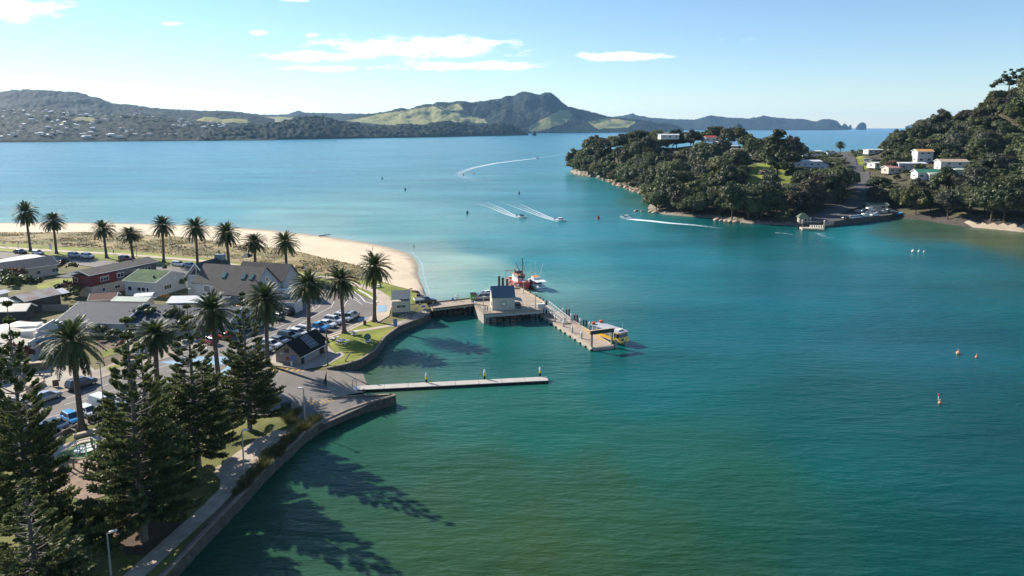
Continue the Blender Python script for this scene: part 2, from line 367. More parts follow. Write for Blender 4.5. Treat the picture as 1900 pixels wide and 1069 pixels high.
# ------------------------------------------------------------------ land of the town
def sheet(name, pts, z, m, kind='structure', px=True, thick=0):
    P = [G(x, y, z) for x, y in pts] if px else [Vector((p[0], p[1], z)) for p in pts]
    b = MB()
    if thick: b.prism(P, z - thick, z)
    else:
        b.add(P, [tuple(t) for t in tessellate_polygon([[Vector((p.x, p.y, 0)) for p in P]])])
    return tag(b.build(name, m), kind=kind)
DUNE_PX = [(-260, 428), (-60, 430), (0, 430.5), (84, 431.5), (190, 430.5), (274, 436), (321, 438), (395, 446), (468, 457), (510, 460), (553, 467), (616, 482), (666, 493), (690, 508), (706, 522), (734, 531), (772, 540), (782, 552), (790, 562)]
DUNE = W2(DUNE_PX, LAND)
def resample(line, n):
    line = [Vector(p) for p in line]; L = [0]
    for a, b in zip(line[:-1], line[1:]): L.append(L[-1] + (b - a).length)
    out = []
    for i in range(n):
        s = L[-1] * i / (n - 1); k = 0
        while k < len(L) - 2 and L[k + 1] < s: k += 1
        t = (s - L[k]) / max(1e-9, L[k + 1] - L[k]); out.append(line[k].lerp(line[k + 1], t))
    return out
def strip(name, A, B, m, za, zb, nu=240, nv=14, rough=.15, kind='structure'):
    """ground strip between two lines, with small real bumps"""
    a = np.array(resample(A, nu)); b = np.array(resample(B, nu)); t = np.linspace(0, 1, nv)
    V = a[:, None, :] * (1 - t[None, :, None]) + b[:, None, :] * t[None, :, None]
    e = np.sin(np.pi * t)[None, :]
    V[..., 2] = za + (zb - za) * (t ** .7)[None, :] + e * rough * 2 * fbm(V[..., 0] / 6, V[..., 1] / 6, 4, 5)
    I = np.arange(nu * nv).reshape(nu, nv)
    Fq = np.stack([I[:-1, :-1], I[1:, :-1], I[1:, 1:], I[:-1, 1:]], -1).reshape(-1, 4)
    me = npmesh(name, V.reshape(-1, 3), Fq, smooth=True)
    return tag(put(name, me, None, m), kind=kind)
# ground base: everything inside dune line, walls and the frame's left
base_px = DUNE_PX + [(800, 575), (790, 585), (778, 593), (740, 606), (712, 627), (694, 653), (667, 669), (640, 678), (612, 684), (600, 700), (612, 738), (734, 735), (682, 749), (642, 763), (597, 783), (563, 806), (537, 830),
          (510, 854), (484, 880), (458, 909), (379, 989), (316, 1056), (220, 1150), (-700, 1150)]
Pb = [G(x, y, LAND) for x, y in base_px] + [Vector((-420, 60, LAND)), Vector((-420, 285, LAND))]
gb = MB(); gb.prism([(p.x, p.y) for p in Pb], -1.5, LAND); tag(gb.build('ground', mat('town_ground', (.13, .135, .035), .95, .4, .15, col2=(.2, .17, .07), bump=.04)), kind='structure')
BIN = [p + Vector((0, 0, -.3)) for p in BEACH]
strip('beach', BEACH, DUNE, M_sand, -.25, LAND + .05, rough=.12)
PATH_PX = [(-260, 449), (-60, 457), (0, 459.5), (84, 465), (210, 471.5), (320, 480), (400, 487), (510, 506), (616, 517), (663, 530), (695, 540), (718, 556)]
PATHW = W2(PATH_PX, LAND)
# dunes: bumpy strip from beach to the lawn by the path
LAWN_PX = [(-260, 440), (0, 451), (84, 456), (210, 463), (320, 474), (400, 481), (510, 499), (616, 511), (663, 522), (690, 512), (700, 521)]
strip('dune_ground', DUNE[:15], W2(LAWN_PX, LAND), M_dune, LAND + .05, LAND + .06, nu=260, nv=40, rough=1.0)
def ribbon(name, line, w, z, m, kind='structure', off=0):
    n = len(line); b = MB(); vs = []
    for i, p in enumerate(line):
        d = (line[min(n - 1, i + 1)] - line[max(0, i - 1)]); d = Vector((d.x, d.y, 0)).normalized(); s = Vector((-d.y, d.x, 0))
        vs += [Vector((p.x, p.y, z)) + s * (off + w / 2), Vector((p.x, p.y, z)) + s * (off - w / 2)]
    b.add(vs, [(2 * i, 2 * i + 1, 2 * i + 3, 2 * i + 2) for i in range(n - 1)])
    return tag(b.build(name, m), kind=kind)
def pxline(pts, z, n=40): return resample([G(x, y, z) for x, y in pts], n)
sheet('lawn', LAWN_PX[:9] + [(690, 514), (706, 523), (734, 531.5), (770, 541), (781, 553), (784, 561), (757, 566), (745, 566), (700, 561), (664, 543), (620, 528), (560, 518), (450, 508), (350, 497), (250, 488), (120, 476.5), (0, 466), (-260, 449)], LAND + .11, M_lawn)
ribbon('footpath', pxline(PATH_PX, LAND, 60), 2.6, LAND + .15, M_pathc)
sheet('forecourt', [(700, 543), (716, 549), (728, 560), (722, 586), (698, 600), (690, 590), (700, 566)], LAND + .13, M_pathc)
# roads
sheet('beach_road', [(-260, 449), (0, 467), (100, 475), (200, 482.5), (320, 493), (450, 508), (530, 518), (600, 529), (650, 540), (690, 556), (705, 566), (690, 600), (560, 585), (582, 560), (566, 547), (530, 533), (440, 522), (345, 515), (262, 506), (165, 494.5), (80, 484), (-260, 462)], LAND + .05, M_asphalt)
sheet('street', [(582, 557), (523, 584), (470, 610), (420, 626), (378, 644), (300, 668), (223, 689), (124, 726), (57, 746), (-120, 800), (-120, 850), (20, 826), (97, 820), (145, 795), (196, 778), (250, 772), (300, 765), (420, 770), (500, 770), (523, 755), (545, 770), (600, 787),
                 (682, 751), (728, 736), (624, 738), (600, 712), (606, 688), (560, 686), (500, 686), (515, 650), (608, 625), (644, 612), (684, 592), (702, 574)], LAND + .07, M_asphalt)
sheet('far_pavement', [(523, 583.5), (470, 609.5), (420, 625.5), (378, 643.5), (300, 667.5), (223, 688.5), (124, 725.5), (57, 745.5), (-120, 799), (-120, 775), (60, 725), (130, 705), (225, 668), (300, 650), (378, 630), (420, 615), (470, 600), (523, 573), (575, 553), (582, 556.5)], LAND + .12, mat('pavement', (.30, .25, .2), .9, .2, .4), thick=.15)
sheet('park_lawn', [(608, 626), (644, 613.5), (686, 594), (700, 600), (730, 597), (752, 589), (756, 596), (741, 606), (712, 627), (694, 653), (667, 669), (640, 677.5), (612, 683), (604, 670), (622, 655), (612, 640)], LAND + .1, M_lawn)
ribbon('park_path', pxline([(606, 627), (644, 613), (686, 593), (694, 588)], LAND, 20), 1.6, LAND + .13, M_pathc)
ribbon('park_path', pxline([(652, 617), (690, 611), (716, 606.5), (730, 605)], LAND, 20), 1.5, LAND + .135, M_pathc)
ribbon('harbour_path', pxline([(722, 606), (742, 601), (762, 594), (782, 584), (798, 576)], LAND, 24), 2.2, LAND + .14, M_conc)
sheet('hut_pavement', [(498, 668), (510, 678), (563, 686), (606, 678), (640, 660), (634, 652), (622, 655), (606, 640), (585, 640), (515, 652)], LAND + .14, M_conc)
# boat ramp sloping into the water
rb = MB(); A0, A1 = G(606, 686, LAND + .08), G(606, 738, LAND + .08); B0, B1 = G(700, 692, -.6), G(712, 722, -.6)
rb.add([A0, A1, B1, B0], [(0, 1, 2, 3)]); tag(rb.build('boat_ramp', mat('ramp_concrete', (.25, .215, .17), .9, .3, .3, bump=.01)), kind='structure')
# parks at the bottom left
sheet('playground_lawn', [(97, 822), (145, 797), (196, 780), (300, 768), (420, 772), (500, 772), (520, 762), (545, 780), (560, 800), (520, 835), (440, 905), (250, 1150), (-500, 1150), (-120, 860), (20, 830)], LAND + .05, mat('dull_lawn', (.12, .14, .025), .95, .4, .2, col2=(.20, .19, .05), bump=.05))  # darker, duller green than the other lawns
sheet('playground_bark', [(85, 850), (140, 838), (230, 830), (270, 850), (250, 905), (160, 930), (80, 905)], LAND + .1, mat('bark_chip', (.27, .19, .13), .95, .3, 1.5, bump=.03))
ribbon('playground_path', pxline([(70, 880), (95, 846), (130, 826), (175, 814), (215, 812), (262, 820)], LAND, 24), 1.6, LAND + .13, M_pathc)
sheet('safety_surface', [(98, 846), (130, 831), (175, 820), (205, 818), (216, 834), (190, 848), (150, 850), (120, 845)], LAND + .115, mat('green_rubber', (.2, .25, .1), .9, .15, 1))
sheet('pine_litter', [(215, 935), (290, 915), (350, 930), (340, 985), (300, 1030), (235, 1030), (195, 985)], LAND + .07, mat('pine_litter', (.10, .065, .04), .95, .4, .5))
PROM = pxline([(520, 800), (500, 822), (465, 850), (428, 880), (424, 909), (383, 950), (337, 991), (283, 1040), (200, 1115)], LAND, 50)
ribbon('promenade', PROM, 2.1, LAND + .12, mat('promenade_paving', (.40, .33, .25), .9, .2, .7))
sheet('promenade_square', [(478, 812), (520, 800), (500, 835), (440, 890), (425, 905), (398, 880), (400, 868)], LAND + .11, MATS['promenade_paving'])
sheet('planter_soil', [(560, 803), (536, 827), (508, 852), (482, 879), (456, 907), (380, 985), (318, 1050), (240, 1130), (262, 1110), (330, 1030), (420, 925), (442, 890), (500, 833), (530, 800)], LAND + .09, M_soil)
sheet('lawn', [(66, 530), (100, 520), (132, 515), (141, 528), (126, 540), (78, 546)], LAND + .06, M_lawn)
sheet('garden_soil', [(176, 634), (226, 624), (372, 622), (380, 634), (300, 652), (226, 670), (190, 680)], LAND + .06, M_soil)
sheet('garden_paving', [(226, 640), (300, 632), (384, 626), (386, 640), (300, 652), (240, 660)], LAND + .09, M_conc)
sheet('lawn', [(186, 650), (220, 645), (222, 655), (190, 664)], LAND + .1, M_lawn); sheet('lawn', [(196, 682), (226, 674), (228, 680), (200, 688)], LAND + .13, M_lawn)
sheet('car_park', [(424, 625), (428, 600), (446, 580), (520, 566), (523, 584), (470, 610)], LAND + .05, M_asphalt)
sheet('yard_paving', [(20, 690), (60, 690), (150, 665), (180, 690), (130, 706), (60, 727), (0, 745), (-60, 760)], LAND + .05, M_conc)
# markings
ML = LAND + .075
for pts, w, m in (([(582, 575), (575, 562), (594, 556), (600, 548)], .15, M_paint), ([(420, 640), (520, 607), (570, 585), (592, 570), (600, 556)], .14, M_paint), ([(460, 640), (540, 610), (590, 583), (615, 570), (622, 556)], .16, M_paint),
                  ([(500, 652), (560, 615), (605, 590), (636, 573), (646, 556)], .16, M_paint), ([(601, 541), (640, 549), (664, 560), (672, 566)], .16, M_paint), ([(656, 541), (668, 550), (678, 561), (692, 564)], .3, M_paint),
                  ([(60, 755), (130, 738), (225, 705), (330, 672)], .12, M_paint), ([(120, 752), (220, 722), (300, 700)], .12, M_paint), ([(30, 790), (120, 768), (190, 755)], .1, M_paint), ([(310, 690), (380, 668), (470, 640)], .12, M_paint)):
    ribbon('road_marking', pxline(pts, LAND, 30), w, ML + .006, m)
for p, q in (((379, 637), (383, 648)), ((401, 632), (406, 643)), ((424, 625), (429, 633)), ((447, 615), (452, 622)), ((465, 608), (470, 614)), ((483, 600), (488, 607)), ((501, 593), (506, 601)), ((520, 587), (524, 593)), ((540, 605), (520, 622)), ((462, 632), (476, 624)), ((530, 613), (546, 606)), ((656, 551), (668, 560))):
    ribbon('road_marking', pxline([p, q], LAND, 2), .18, ML + .006, M_paint)
for x in range(7):
    ribbon('yellow_marking', pxline([(497 + x * 10.5, 688 - abs(x - 3) * .3 + x * .6), (503 + x * 10.5, 682 + x * .8)], LAND, 2), .28, ML + .008, M_yel)
ribbon('yellow_marking', pxline([(494, 686), (540, 694), (562, 695)], LAND, 8), .12, ML + .009, M_yel)
for x in range(6):
    ribbon('yellow_marking', pxline([(570 + x * 8.5, 744.5 - x * .8), (582 + x * 7.5, 752 - x * 1.4)], LAND, 2), .11, ML + .008, M_yel)
for x in range(3): ribbon('yellow_marking', pxline([(540, 750 + x * 7), (560 + x * 5, 753 + x * 7)], LAND, 2), .12, ML + .008, M_yel)
sheet('blue_marking', [(330, 667), (350, 661), (445, 662), (440, 676), (330, 678), (296, 672)], ML + .005, M_blue)
sheet('blue_marking', [(408, 690), (424, 678), (436, 680), (414, 702)], ML + .005, M_blue)
sheet('blue_marking', [(701, 567), (718, 566), (717, 578), (700, 579)], LAND + .15, M_blue)
sheet('blue_marking', [(664, 590), (684, 588), (672, 595), (664, 596)], ML + .005, M_blue)
# kerb of log pieces and low edging along the beach road corner
def kerb(pts, name='kerb', w=.25, h=.18, m=None):
    L = pxline(pts, LAND, 40); b = MB()
    for p, q in zip(L[:-1], L[1:]): b.bar((p.x, p.y, LAND + h / 2), (q.x, q.y, LAND + h / 2), w, h)
    return tag(b.build(name, m or M_conc), kind='structure')
kerb([(664, 539), (680, 547), (694, 557), (701, 562)], w=.4, h=.3, m=M_offw)
kerb([(607, 625.5), (644, 612.5), (684, 592)]); kerb([(582, 556.5), (523, 583.5), (470, 609.5), (420, 625.5), (378, 643.5)])
kerb([(84, 484), (165, 495), (262, 507)]); kerb([(0, 466.5), (100, 474.5), (200, 482), (320, 492.5), (450, 507), (530, 517)], w=.2)

# sea walls: stone, with a pale cap
def seawall(pts, label, top, bot=-1.2, capw=.42):
    L = [G(x, y, top) for x, y in pts]; L = resample(L, max(12, len(pts) * 6)); n = len(L)
    t = thing('sea_wall', label, 'sea wall'); b = MB(); c = MB(); secs = []; cs = []
    for i, p in enumerate(L):
        d = (L[min(n - 1, i + 1)] - L[max(0, i - 1)]); d = Vector((d.x, d.y, 0)).normalized(); s = Vector((d.y, -d.x, 0))
        if s.dot(Vector((1, -.2, 0))) < 0: s = -s
        j = .08 * (RND.random() - .5)
        secs.append([p + s * (.35 + j) + Vector((0, 0, -top + bot)), p + s * (.1 + j), p - s * .45, p - s * .45 + Vector((0, 0, -top + bot))])
        k = capw / 2
        cs.append([p + s * k + Vector((0, 0, .004)), p + s * k + Vector((0, 0, .2)), p - s * k + Vector((0, 0, .2)), p - s * k + Vector((0, 0, .004))])
    b.loft(secs); c.loft(cs)
    b.build('stone_face', M_stone, t); c.build('coping', mat('coping_stone', (.24, .195, .15), .9, .35, .8), t)
seawall([(798, 580), (782, 590), (742, 605), (714, 625), (695, 651), (668, 668), (640, 677), (606, 684)], 'dark stone sea wall curving round the green behind the boat ramp', LAND + .1)
seawall([(616, 738), (660, 736), (732, 733), (734, 734.5), (682, 748), (642, 762), (597, 782), (563, 805), (537, 829), (510, 853), (484, 879), (458, 908), (379, 988), (316, 1055), (220, 1150)], 'long stone sea wall sweeping from ramp spur to the pines', LAND + .05)
# ------------------------------------------------------------------ far hills
M_bush = None
def hillmat(name, bush, bush2, past, past2, tree=18.0):
    m = bpy.data.materials.new(name); m.use_nodes = True; nt = m.node_tree; b = nt.nodes['Principled BSDF']
    b.inputs['Roughness'].default_value = .9; b.inputs['Specular IOR Level'].default_value = .1
    at = N(nt, 'ShaderNodeAttribute', attribute_name='pasture'); tc = N(nt, 'ShaderNodeTexCoord')
    n1 = N(nt, 'ShaderNodeTexNoise', Scale=1 / tree, Detail=4.0, Roughness=.7); nt.links.new(tc.outputs['Object'], n1.inputs['Vector'])
    n2 = N(nt, 'ShaderNodeTexNoise', Scale=1 / 180, Detail=5.0); nt.links.new(tc.outputs['Object'], n2.inputs['Vector'])
    def mixc(f, a, c):
        x = N(nt, 'ShaderNodeMix', data_type='RGBA'); nt.links.new(f, x.inputs[0])
        for i, s in ((6, a), (7, c)):
            if isinstance(s, tuple): x.inputs[i].default_value = (*s, 1)
            else: nt.links.new(s, x.inputs[i])
        return x.outputs[2]
    mr = N(nt, 'ShaderNodeMapRange'); nt.links.new(n1.outputs[0], mr.inputs[0]); mr.inputs[1].default_value = .35; mr.inputs[2].default_value = .68
    f = math_(nt, 'ADD', at.outputs['Fac'], math_(nt, 'MULTIPLY', math_(nt, 'SUBTRACT', n1.outputs[0], .5), 1.2))
    f = math_(nt, 'GREATER_THAN', math_(nt, 'ADD', f, math_(nt, 'MULTIPLY', math_(nt, 'SUBTRACT', n2.outputs[0], .5), 1.5)), .55)
    c = mixc(f, mixc(mr.outputs[0], bush, bush2), mixc(n2.outputs[0], past, past2)); nt.links.new(c, b.inputs['Base Color'])
    bn = N(nt, 'ShaderNodeBump', Strength=.9, Distance=tree * .35); nt.links.new(n1.outputs[0], bn.inputs['Height']); nt.links.new(bn.outputs[0], b.inputs['Normal'])
    return m
M_hill = hillmat('far_bush', (.007, .013, .009), (.024, .034, .021), (.19, .21, .07), (.32, .28, .12))
M_hillnear = hillmat('wooded_bush', (.007, .013, .008), (.030, .040, .023), (.19, .21, .07), (.32, .28, .12), 12.0)
HG = {}
def ridge(name, sky_, base, Yr, depth_back, m, dx=6, ns=44, relief=.3, trees=6.0, seed=1, pasture=(), power=.8, z0=-3):
    px = np.arange(sky_[0][0], sky_[-1][0] + .01, dx / 2.0); spy = np.interp(px, [p[0] for p in sky_], [p[1] for p in sky_])
    if isinstance(base, (int, float)): Yb = np.full(px.shape, float(base))
    else: Yb = np.interp(px, [p[0] for p in base], [p[1] for p in base])
    Yr = np.interp(px, [p[0] for p in Yr], [p[1] for p in Yr]) if not isinstance(Yr, (int, float)) else np.full(px.shape, float(Yr))
    u = (px - CX) / FPX; kk = (CY - spy) / FPX
    zr = CAMZ + Yr * (kk * CP - SP) / (CP + kk * SP)
    s = np.concatenate([np.linspace(0, 1, ns), np.linspace(1, 1 + depth_back, 14)[1:]])
    Yg = Yb[:, None] + (Yr - Yb)[:, None] * s[None, :]
    front = np.clip(s, 0, 1) ** power; back = np.clip(1 - (s - 1) / max(depth_back, 1e-6), 0, 1) ** 1.2
    prof = np.where(s <= 1, front, back)[None, :]
    dep = Yg * CP
    X = u[:, None] * Yg / CP
    r = fbm(X / 260, Yg / 420, 4, seed); r2 = fbm(X / 70, Yg / 90, 3, seed + 20)
    bell = (4 * np.clip(s, 0, 2) * np.clip(1 - s, 0, 1))[None, :]
    Z = zr[:, None] * prof * (1 + relief * bell * (r * 2.2 + r2 * .8))
    edge = np.minimum(1, s * 12)[None, :]
    past = np.zeros(X.shape)
    P = PR_np(X, Yg, Z)
    for poly in pasture: past = np.maximum(past, inside(P[0] + 6 * r2, P[1] + 2.0 * r2, poly).astype(float))
    Z = Z + trees * (vnoise(X / 11, Yg / 11, seed + 3) + .6 * vnoise(X / 27, Yg / 27, seed + 5) - .8) * edge * (1 - .92 * past)
    Z = np.where(s[None, :] == 0, z0, Z)
    V = np.stack([X, Yg, Z], -1).reshape(-1, 3); n, k = X.shape; I = np.arange(n * k).reshape(n, k)
    Fq = np.stack([I[:-1, :-1], I[1:, :-1], I[1:, 1:], I[:-1, 1:]], -1).reshape(-1, 4)
    me = npmesh(name, V, Fq, smooth=False)
    a = me.attributes.new('pasture', 'FLOAT', 'POINT'); a.data.foreach_set('value', past.astype(np.float32).ravel())
    o = tag(put(name, me, None, m), kind='structure'); HG[name] = (X, Yg, Z, P, ns)
    return o
def PR_np(x, y, z):
    d = y * CP - (z - CAMZ) * SP; up = y * SP + (z - CAMZ) * CP
    return CX + FPX * x / d, CY - FPX * up / d
SKY_E = [(1100, 220), (1150, 215), (1165, 212), (1182, 216), (1210, 219), (1240, 221), (1282, 222), (1310, 214), (1340, 218), (1380, 220), (1410, 216), (1450, 220), (1480, 221), (1500, 226), (1512, 222), (1526, 221), (1540, 225), (1550, 235)]
ridge('far_range_hills', SKY_E, 7600, 9000, .3, M_hill, dx=4, ns=24, relief=.5, trees=9, seed=41)
ridge('far_cape_hills', [(1664, 234.5), (1675, 231), (1700, 229), (1712, 232), (1730, 226), (1770, 224.5), (1830, 225), (1900, 229)], 11500, 12500, .3, M_hill, dx=4, ns=12, relief=.3, trees=6, seed=42)
SKY_C = [(-420, 196), (-200, 190), (-60, 183), (0, 175), (50, 167.5), (70, 166), (105, 167.5), (165, 171), (200, 180), (228, 192), (265, 195), (300, 200), (350, 206), (420, 206), (470, 211), (520, 222)]
ridge('left_mountain_hills', SKY_C, 2900, 4300, .4, M_hill, dx=5, ns=56, relief=.25, trees=9, seed=43)
SKY_D0 = [(220, 194), (250, 195), (300, 201), (350, 203), (400, 207), (440, 206), (500, 213), (545, 212), (562, 206), (575, 209), (620, 210), (680, 211), (760, 214), (820, 222)]
ridge('back_ridge_hills', SKY_D0, 5200, 6600, .3, M_hill, dx=5, ns=30, relief=.4, trees=9, seed=44, pasture=[[(440, 226), (460, 218), (530, 217), (590, 222), (560, 236), (450, 236)], [(290, 205), (340, 205), (330, 214), (300, 214)]])
SKY_D = [(560, 242), (600, 232), (640, 222), (680, 213), (720, 208), (750, 201), (765, 203), (780, 196), (792, 193), (805, 194), (815, 189), (840, 190), (858, 187), (875, 190), (900, 187), (930, 183), (940, 178), (951, 179), (962, 172), (975, 169.5), (985, 172),
         (1000, 176), (1010, 172), (1020, 172), (1028, 178), (1040, 190), (1052, 200), (1065, 202), (1085, 206), (1105, 211), (1130, 217), (1160, 220), (1190, 224), (1215, 228), (1235, 229), (1250, 233), (1262, 240)]
ridge('peaked_hills', SKY_D, [(560, 3900), (900, 4300), (1100, 4700), (1262, 5200)], [(560, 4800), (960, 5400), (1262, 5600)], .3, M_hill, dx=3, ns=70, relief=.42, trees=9, seed=45, power=.9,
      pasture=[[(640, 224), (700, 213), (757, 204), (792, 199), (806, 197), (820, 204), (860, 212), (900, 222), (905, 230), (860, 226), (820, 236), (740, 234), (690, 230)], [(812, 198), (850, 192), (862, 204), (832, 207)],
               [(975, 240), (1005, 222), (1040, 204), (1058, 205), (1064, 214), (1050, 228), (1022, 238), (990, 246)], [(1090, 226), (1128, 219), (1180, 226), (1165, 236), (1110, 240)]])
SKY_A = [(-420, 205), (-200, 200), (-60, 199), (0, 199), (60, 202), (100, 199), (135, 203), (160, 210), (200, 214), (240, 212), (290, 213), (320, 219), (370, 224), (410, 228), (440, 236), (480, 246), (520, 254)]
ridge('suburb_hills', SKY_A, [(-420, 1850), (0, 1900), (250, 2050), (520, 2200)], [(-420, 2650), (520, 2650)], .35, M_hillnear, dx=4, ns=60, relief=.3, trees=8, seed=46,
      pasture=[[(135, 222), (150, 217), (172, 218), (178, 224), (140, 225)], [(112, 226), (120, 225), (116, 236), (110, 234)]])
ridge('green_knoll_hills', [(350, 229), (375, 222), (392, 217), (410, 218), (425, 222), (445, 220), (470, 222), (480, 229), (500, 236)], 2700, 3000, .35, M_hill, dx=4, ns=20, relief=.2, trees=4, seed=48,
      pasture=[[(355, 226), (380, 217), (400, 214), (430, 219), (478, 219), (478, 228), (420, 228)]])
SKY_B = [(370, 256), (400, 246), (430, 240), (462, 235), (500, 231), (530, 225), (555, 219), (575, 216), (600, 216.5), (618, 219), (640, 226), (668, 229), (700, 234), (722, 236), (745, 232), (765, 230), (785, 233), (815, 226), (835, 224), (850, 226), (870, 231), (890, 232),
         (910, 229), (935, 229), (952, 233), (965, 240), (975, 247), (980, 251)]
ridge('wooded_point_hills', SKY_B, [(370, 2080), (600, 2400), (800, 2800), (980, 3420)], [(370, 2300), (600, 2900), (800, 3200), (980, 3520)], .4, M_hillnear, dx=2, ns=50, relief=.25, trees=13, seed=47, power=.6)
def islet(label, prof, Y, seed):
    """one rocky island from its outline: rounded front and back"""
    px = np.linspace(prof[0][0], prof[-1][0], 26); top = np.interp(px, [p[0] for p in prof], [p[1] for p in prof])
    b = MB(); secs = []
    for x, t in zip(px, top):
        g = AT(x, 240, Y); z = max(.5, zat(g.x, Y, t)); w = .55 * z + 6; row = []
        for i in range(9):
            a = math.pi * i / 8; j = 1 + .25 * float(fbm(np.array(x / 3.0), np.array(i * 1.7), 3, seed))
            row.append((g.x, Y - math.cos(a) * w * j, max(-2, math.sin(a) * z * (j if 0 < i < 8 and i != 4 else 1)) - (2 if i in (0, 8) else 0)))
        secs.append(row)
    b.loft(secs, closed=False, cap=False); o = b.build('rocky_islet', M_hill); tag(o, label, 'island')
islet('dark dome shaped islet alone in front of the far range', [(1355, 242.5), (1359, 237), (1365, 231.5), (1369, 229), (1373, 230), (1378, 236), (1382, 242.5)], 4700, 3)
islet('small pointed islet just off the end of far range', [(1559, 236.5), (1563, 232), (1567, 229), (1570, 232), (1574, 236.5)], 8800, 4)
islet('thin rock stack between the pointed and flat topped islets', [(1575, 236.5), (1576.3, 232), (1577.5, 231), (1579, 236.5)], 8800, 5)
islet('flat topped islet farthest out past the pointed islet', [(1589, 236.5), (1592, 231), (1596, 227.5), (1601, 227), (1604, 229), (1606, 236.5)], 8800, 6)
islet('tiny rock stack off the tip of the wooded point', [(987, 252), (989, 244), (992, 242), (995, 248), (996, 252)], 3300, 7)
# ------------------------------------------------------------------ near headland and right-hand hill: one terrain
CTRL = [(1100, 264, 640, 10), (1130, 254, 630, 11), (1190, 246, 610, 11), (1230, 259, 600, 8), (1300, 250, 570, 9), (1345, 247, 560, 9), (1370, 264, 540, 8), (1400, 272, 520, 7), (1440, 280, 480, 8), (1500, 297, 560, 3), (1560, 290, 700, 0), (1590, 302, 620, 0), (1600, 340, 400, 0),
        (1600, 352, 375, 0), (1580, 388, 340, 0), (1400, 327, 430, 0), (1420, 305, 455, 0), (1395, 340, 412, 0), (1120, 302, 560, 9), (1180, 302, 520, 9), (1250, 302, 490, 9), (1320, 312, 450, 9), (1250, 345, 420, 9), (1330, 352, 390, 9), (1450, 345, 365, 9), (1540, 345, 350, 9), (1480, 372, 335, 9),
        (1330, 368, 365, 9), (1640, 292, 520, 14), (1700, 264, 500, 14), (1760, 236, 520, 14), (1800, 210, 520, 14), (1850, 174, 510, 14), (1895, 140, 500, 14), (1980, 90, 500, 16), (2200, 60, 500, 16), (1715, 296, 430, 0), (1770, 305, 400, 0), (1800, 322, 380, 0), (1725, 322, 390, 0), (1690, 312, 420, 0),
        (1640, 322, 450, 8), (1700, 352, 345, 9), (1800, 352, 330, 9), (1880, 358, 310, 9), (1850, 272, 420, 14), (1880, 242, 430, 14), (1800, 262, 450, 14), (1900, 305, 360, 14), (1760, 276, 455, 1), (2100, 250, 400, 14), (1600, 405, 336, 1.0), (1540, 405, 330, 1)]
CW = []
for px, py, Y, th in CTRL:
    p = AT(px, py, Y); CW.append((p.x, p.y, max(1.6, p.z - th)))
CW += [(150, 760, 8), (260, 800, 9), (330, 860, 8), (500, 900, 12), (700, 500, 72), (600, 750, 14), (190, 345, 2.0), (160, 330, 2.0)]
COAST = SHORE + [Vector((760, 180, 0)), Vector((1000, 700, 0)), Vector((620, 980, 0)), Vector((420, 905, 0)), Vector((330, 900, 0)), Vector((230, 830, 0)), Vector((140, 770, 0)), Vector((80, 725, 0)), Vector((58, 690, 0))]
GX = np.arange(44, 560, 2.6); GY = np.arange(262, 960, 2.6)
def terrain_z():
    X, Y = np.meshgrid(GX, GY, indexing='ij'); num = np.zeros(X.shape); den = np.zeros(X.shape)
    for x, y, z in CW:
        w = 1 / (((X - x) ** 2 + (Y - y) ** 2) / 100 + .6) ** 1.7; num += w * z; den += w
    Z = num / den; ins = inside(X, Y, [(p.x, p.y) for p in COAST]); d = seg_dist(X, Y, [(p.x, p.y) for p in COAST] + [(COAST[0].x, COAST[0].y)])
    wd = np.where((X > 140) & (Y < 345), 10., 15.)
    t = np.clip(d / wd, 0, 1) ** 1.15
    Z = Z * t + 1.2 * fbm(X / 14, Y / 14, 4, 8) * np.clip(d / 25, 0, 1) * np.clip((Z - 3) / 5, 0, 1)
    Z = np.where(ins, Z, -.05 - np.minimum(d, 10) * .3)
    return X, Y, Z, d, ins
TX, TY, TZ, TD, TI = terrain_z()
def TH(x, y):
    i = min(max((x - GX[0]) / 2.6, 0), len(GX) - 1.001); j = min(max((y - GY[0]) / 2.6, 0), len(GY) - 1.001); a, b = int(i), int(j); f, g = i - a, j - b
    return float((TZ[a, b] * (1 - f) + TZ[a + 1, b] * f) * (1 - g) + (TZ[a, b + 1] * (1 - f) + TZ[a + 1, b + 1] * f) * g)
def HIT(px, py, start=270, end=940):
    d = pxdir(px, py); y = start
    while y < end:
        t = y / d.y; z = CAMZ + d.z * t; x = d.x * t
        if GX[0] < x < GX[-1] and z <= TH(x, y): return Vector((x, y, TH(x, y)))
        y += 1.0
    return None
def pxpoly(pts, zf=None):
    out = []
    for x, y in pts:
        h = HIT(x, y); out.append((h.x, h.y) if h else (AT(x, y, 500).x, 500))
    return out
ROAD = [(140, 331), (158, 336), (176, 346), (193, 364), (204, 385), (214, 415), (240, 490), (268, 560), (300, 640), (322, 720), (345, 800)]
ROAD = []
for px, py, Y in ((1500, 416, 314), (1540, 402, 333), (1580, 385, 350), (1598, 365, 372), (1603, 350, 398), (1598, 330, 440), (1590, 315, 490), (1578, 300, 570), (1568, 289, 700), (1562, 287, 800)):
    p = AT(px, py, Y); ROAD.append((p.x, p.y))
LAWNS = [[(80, 380)]]
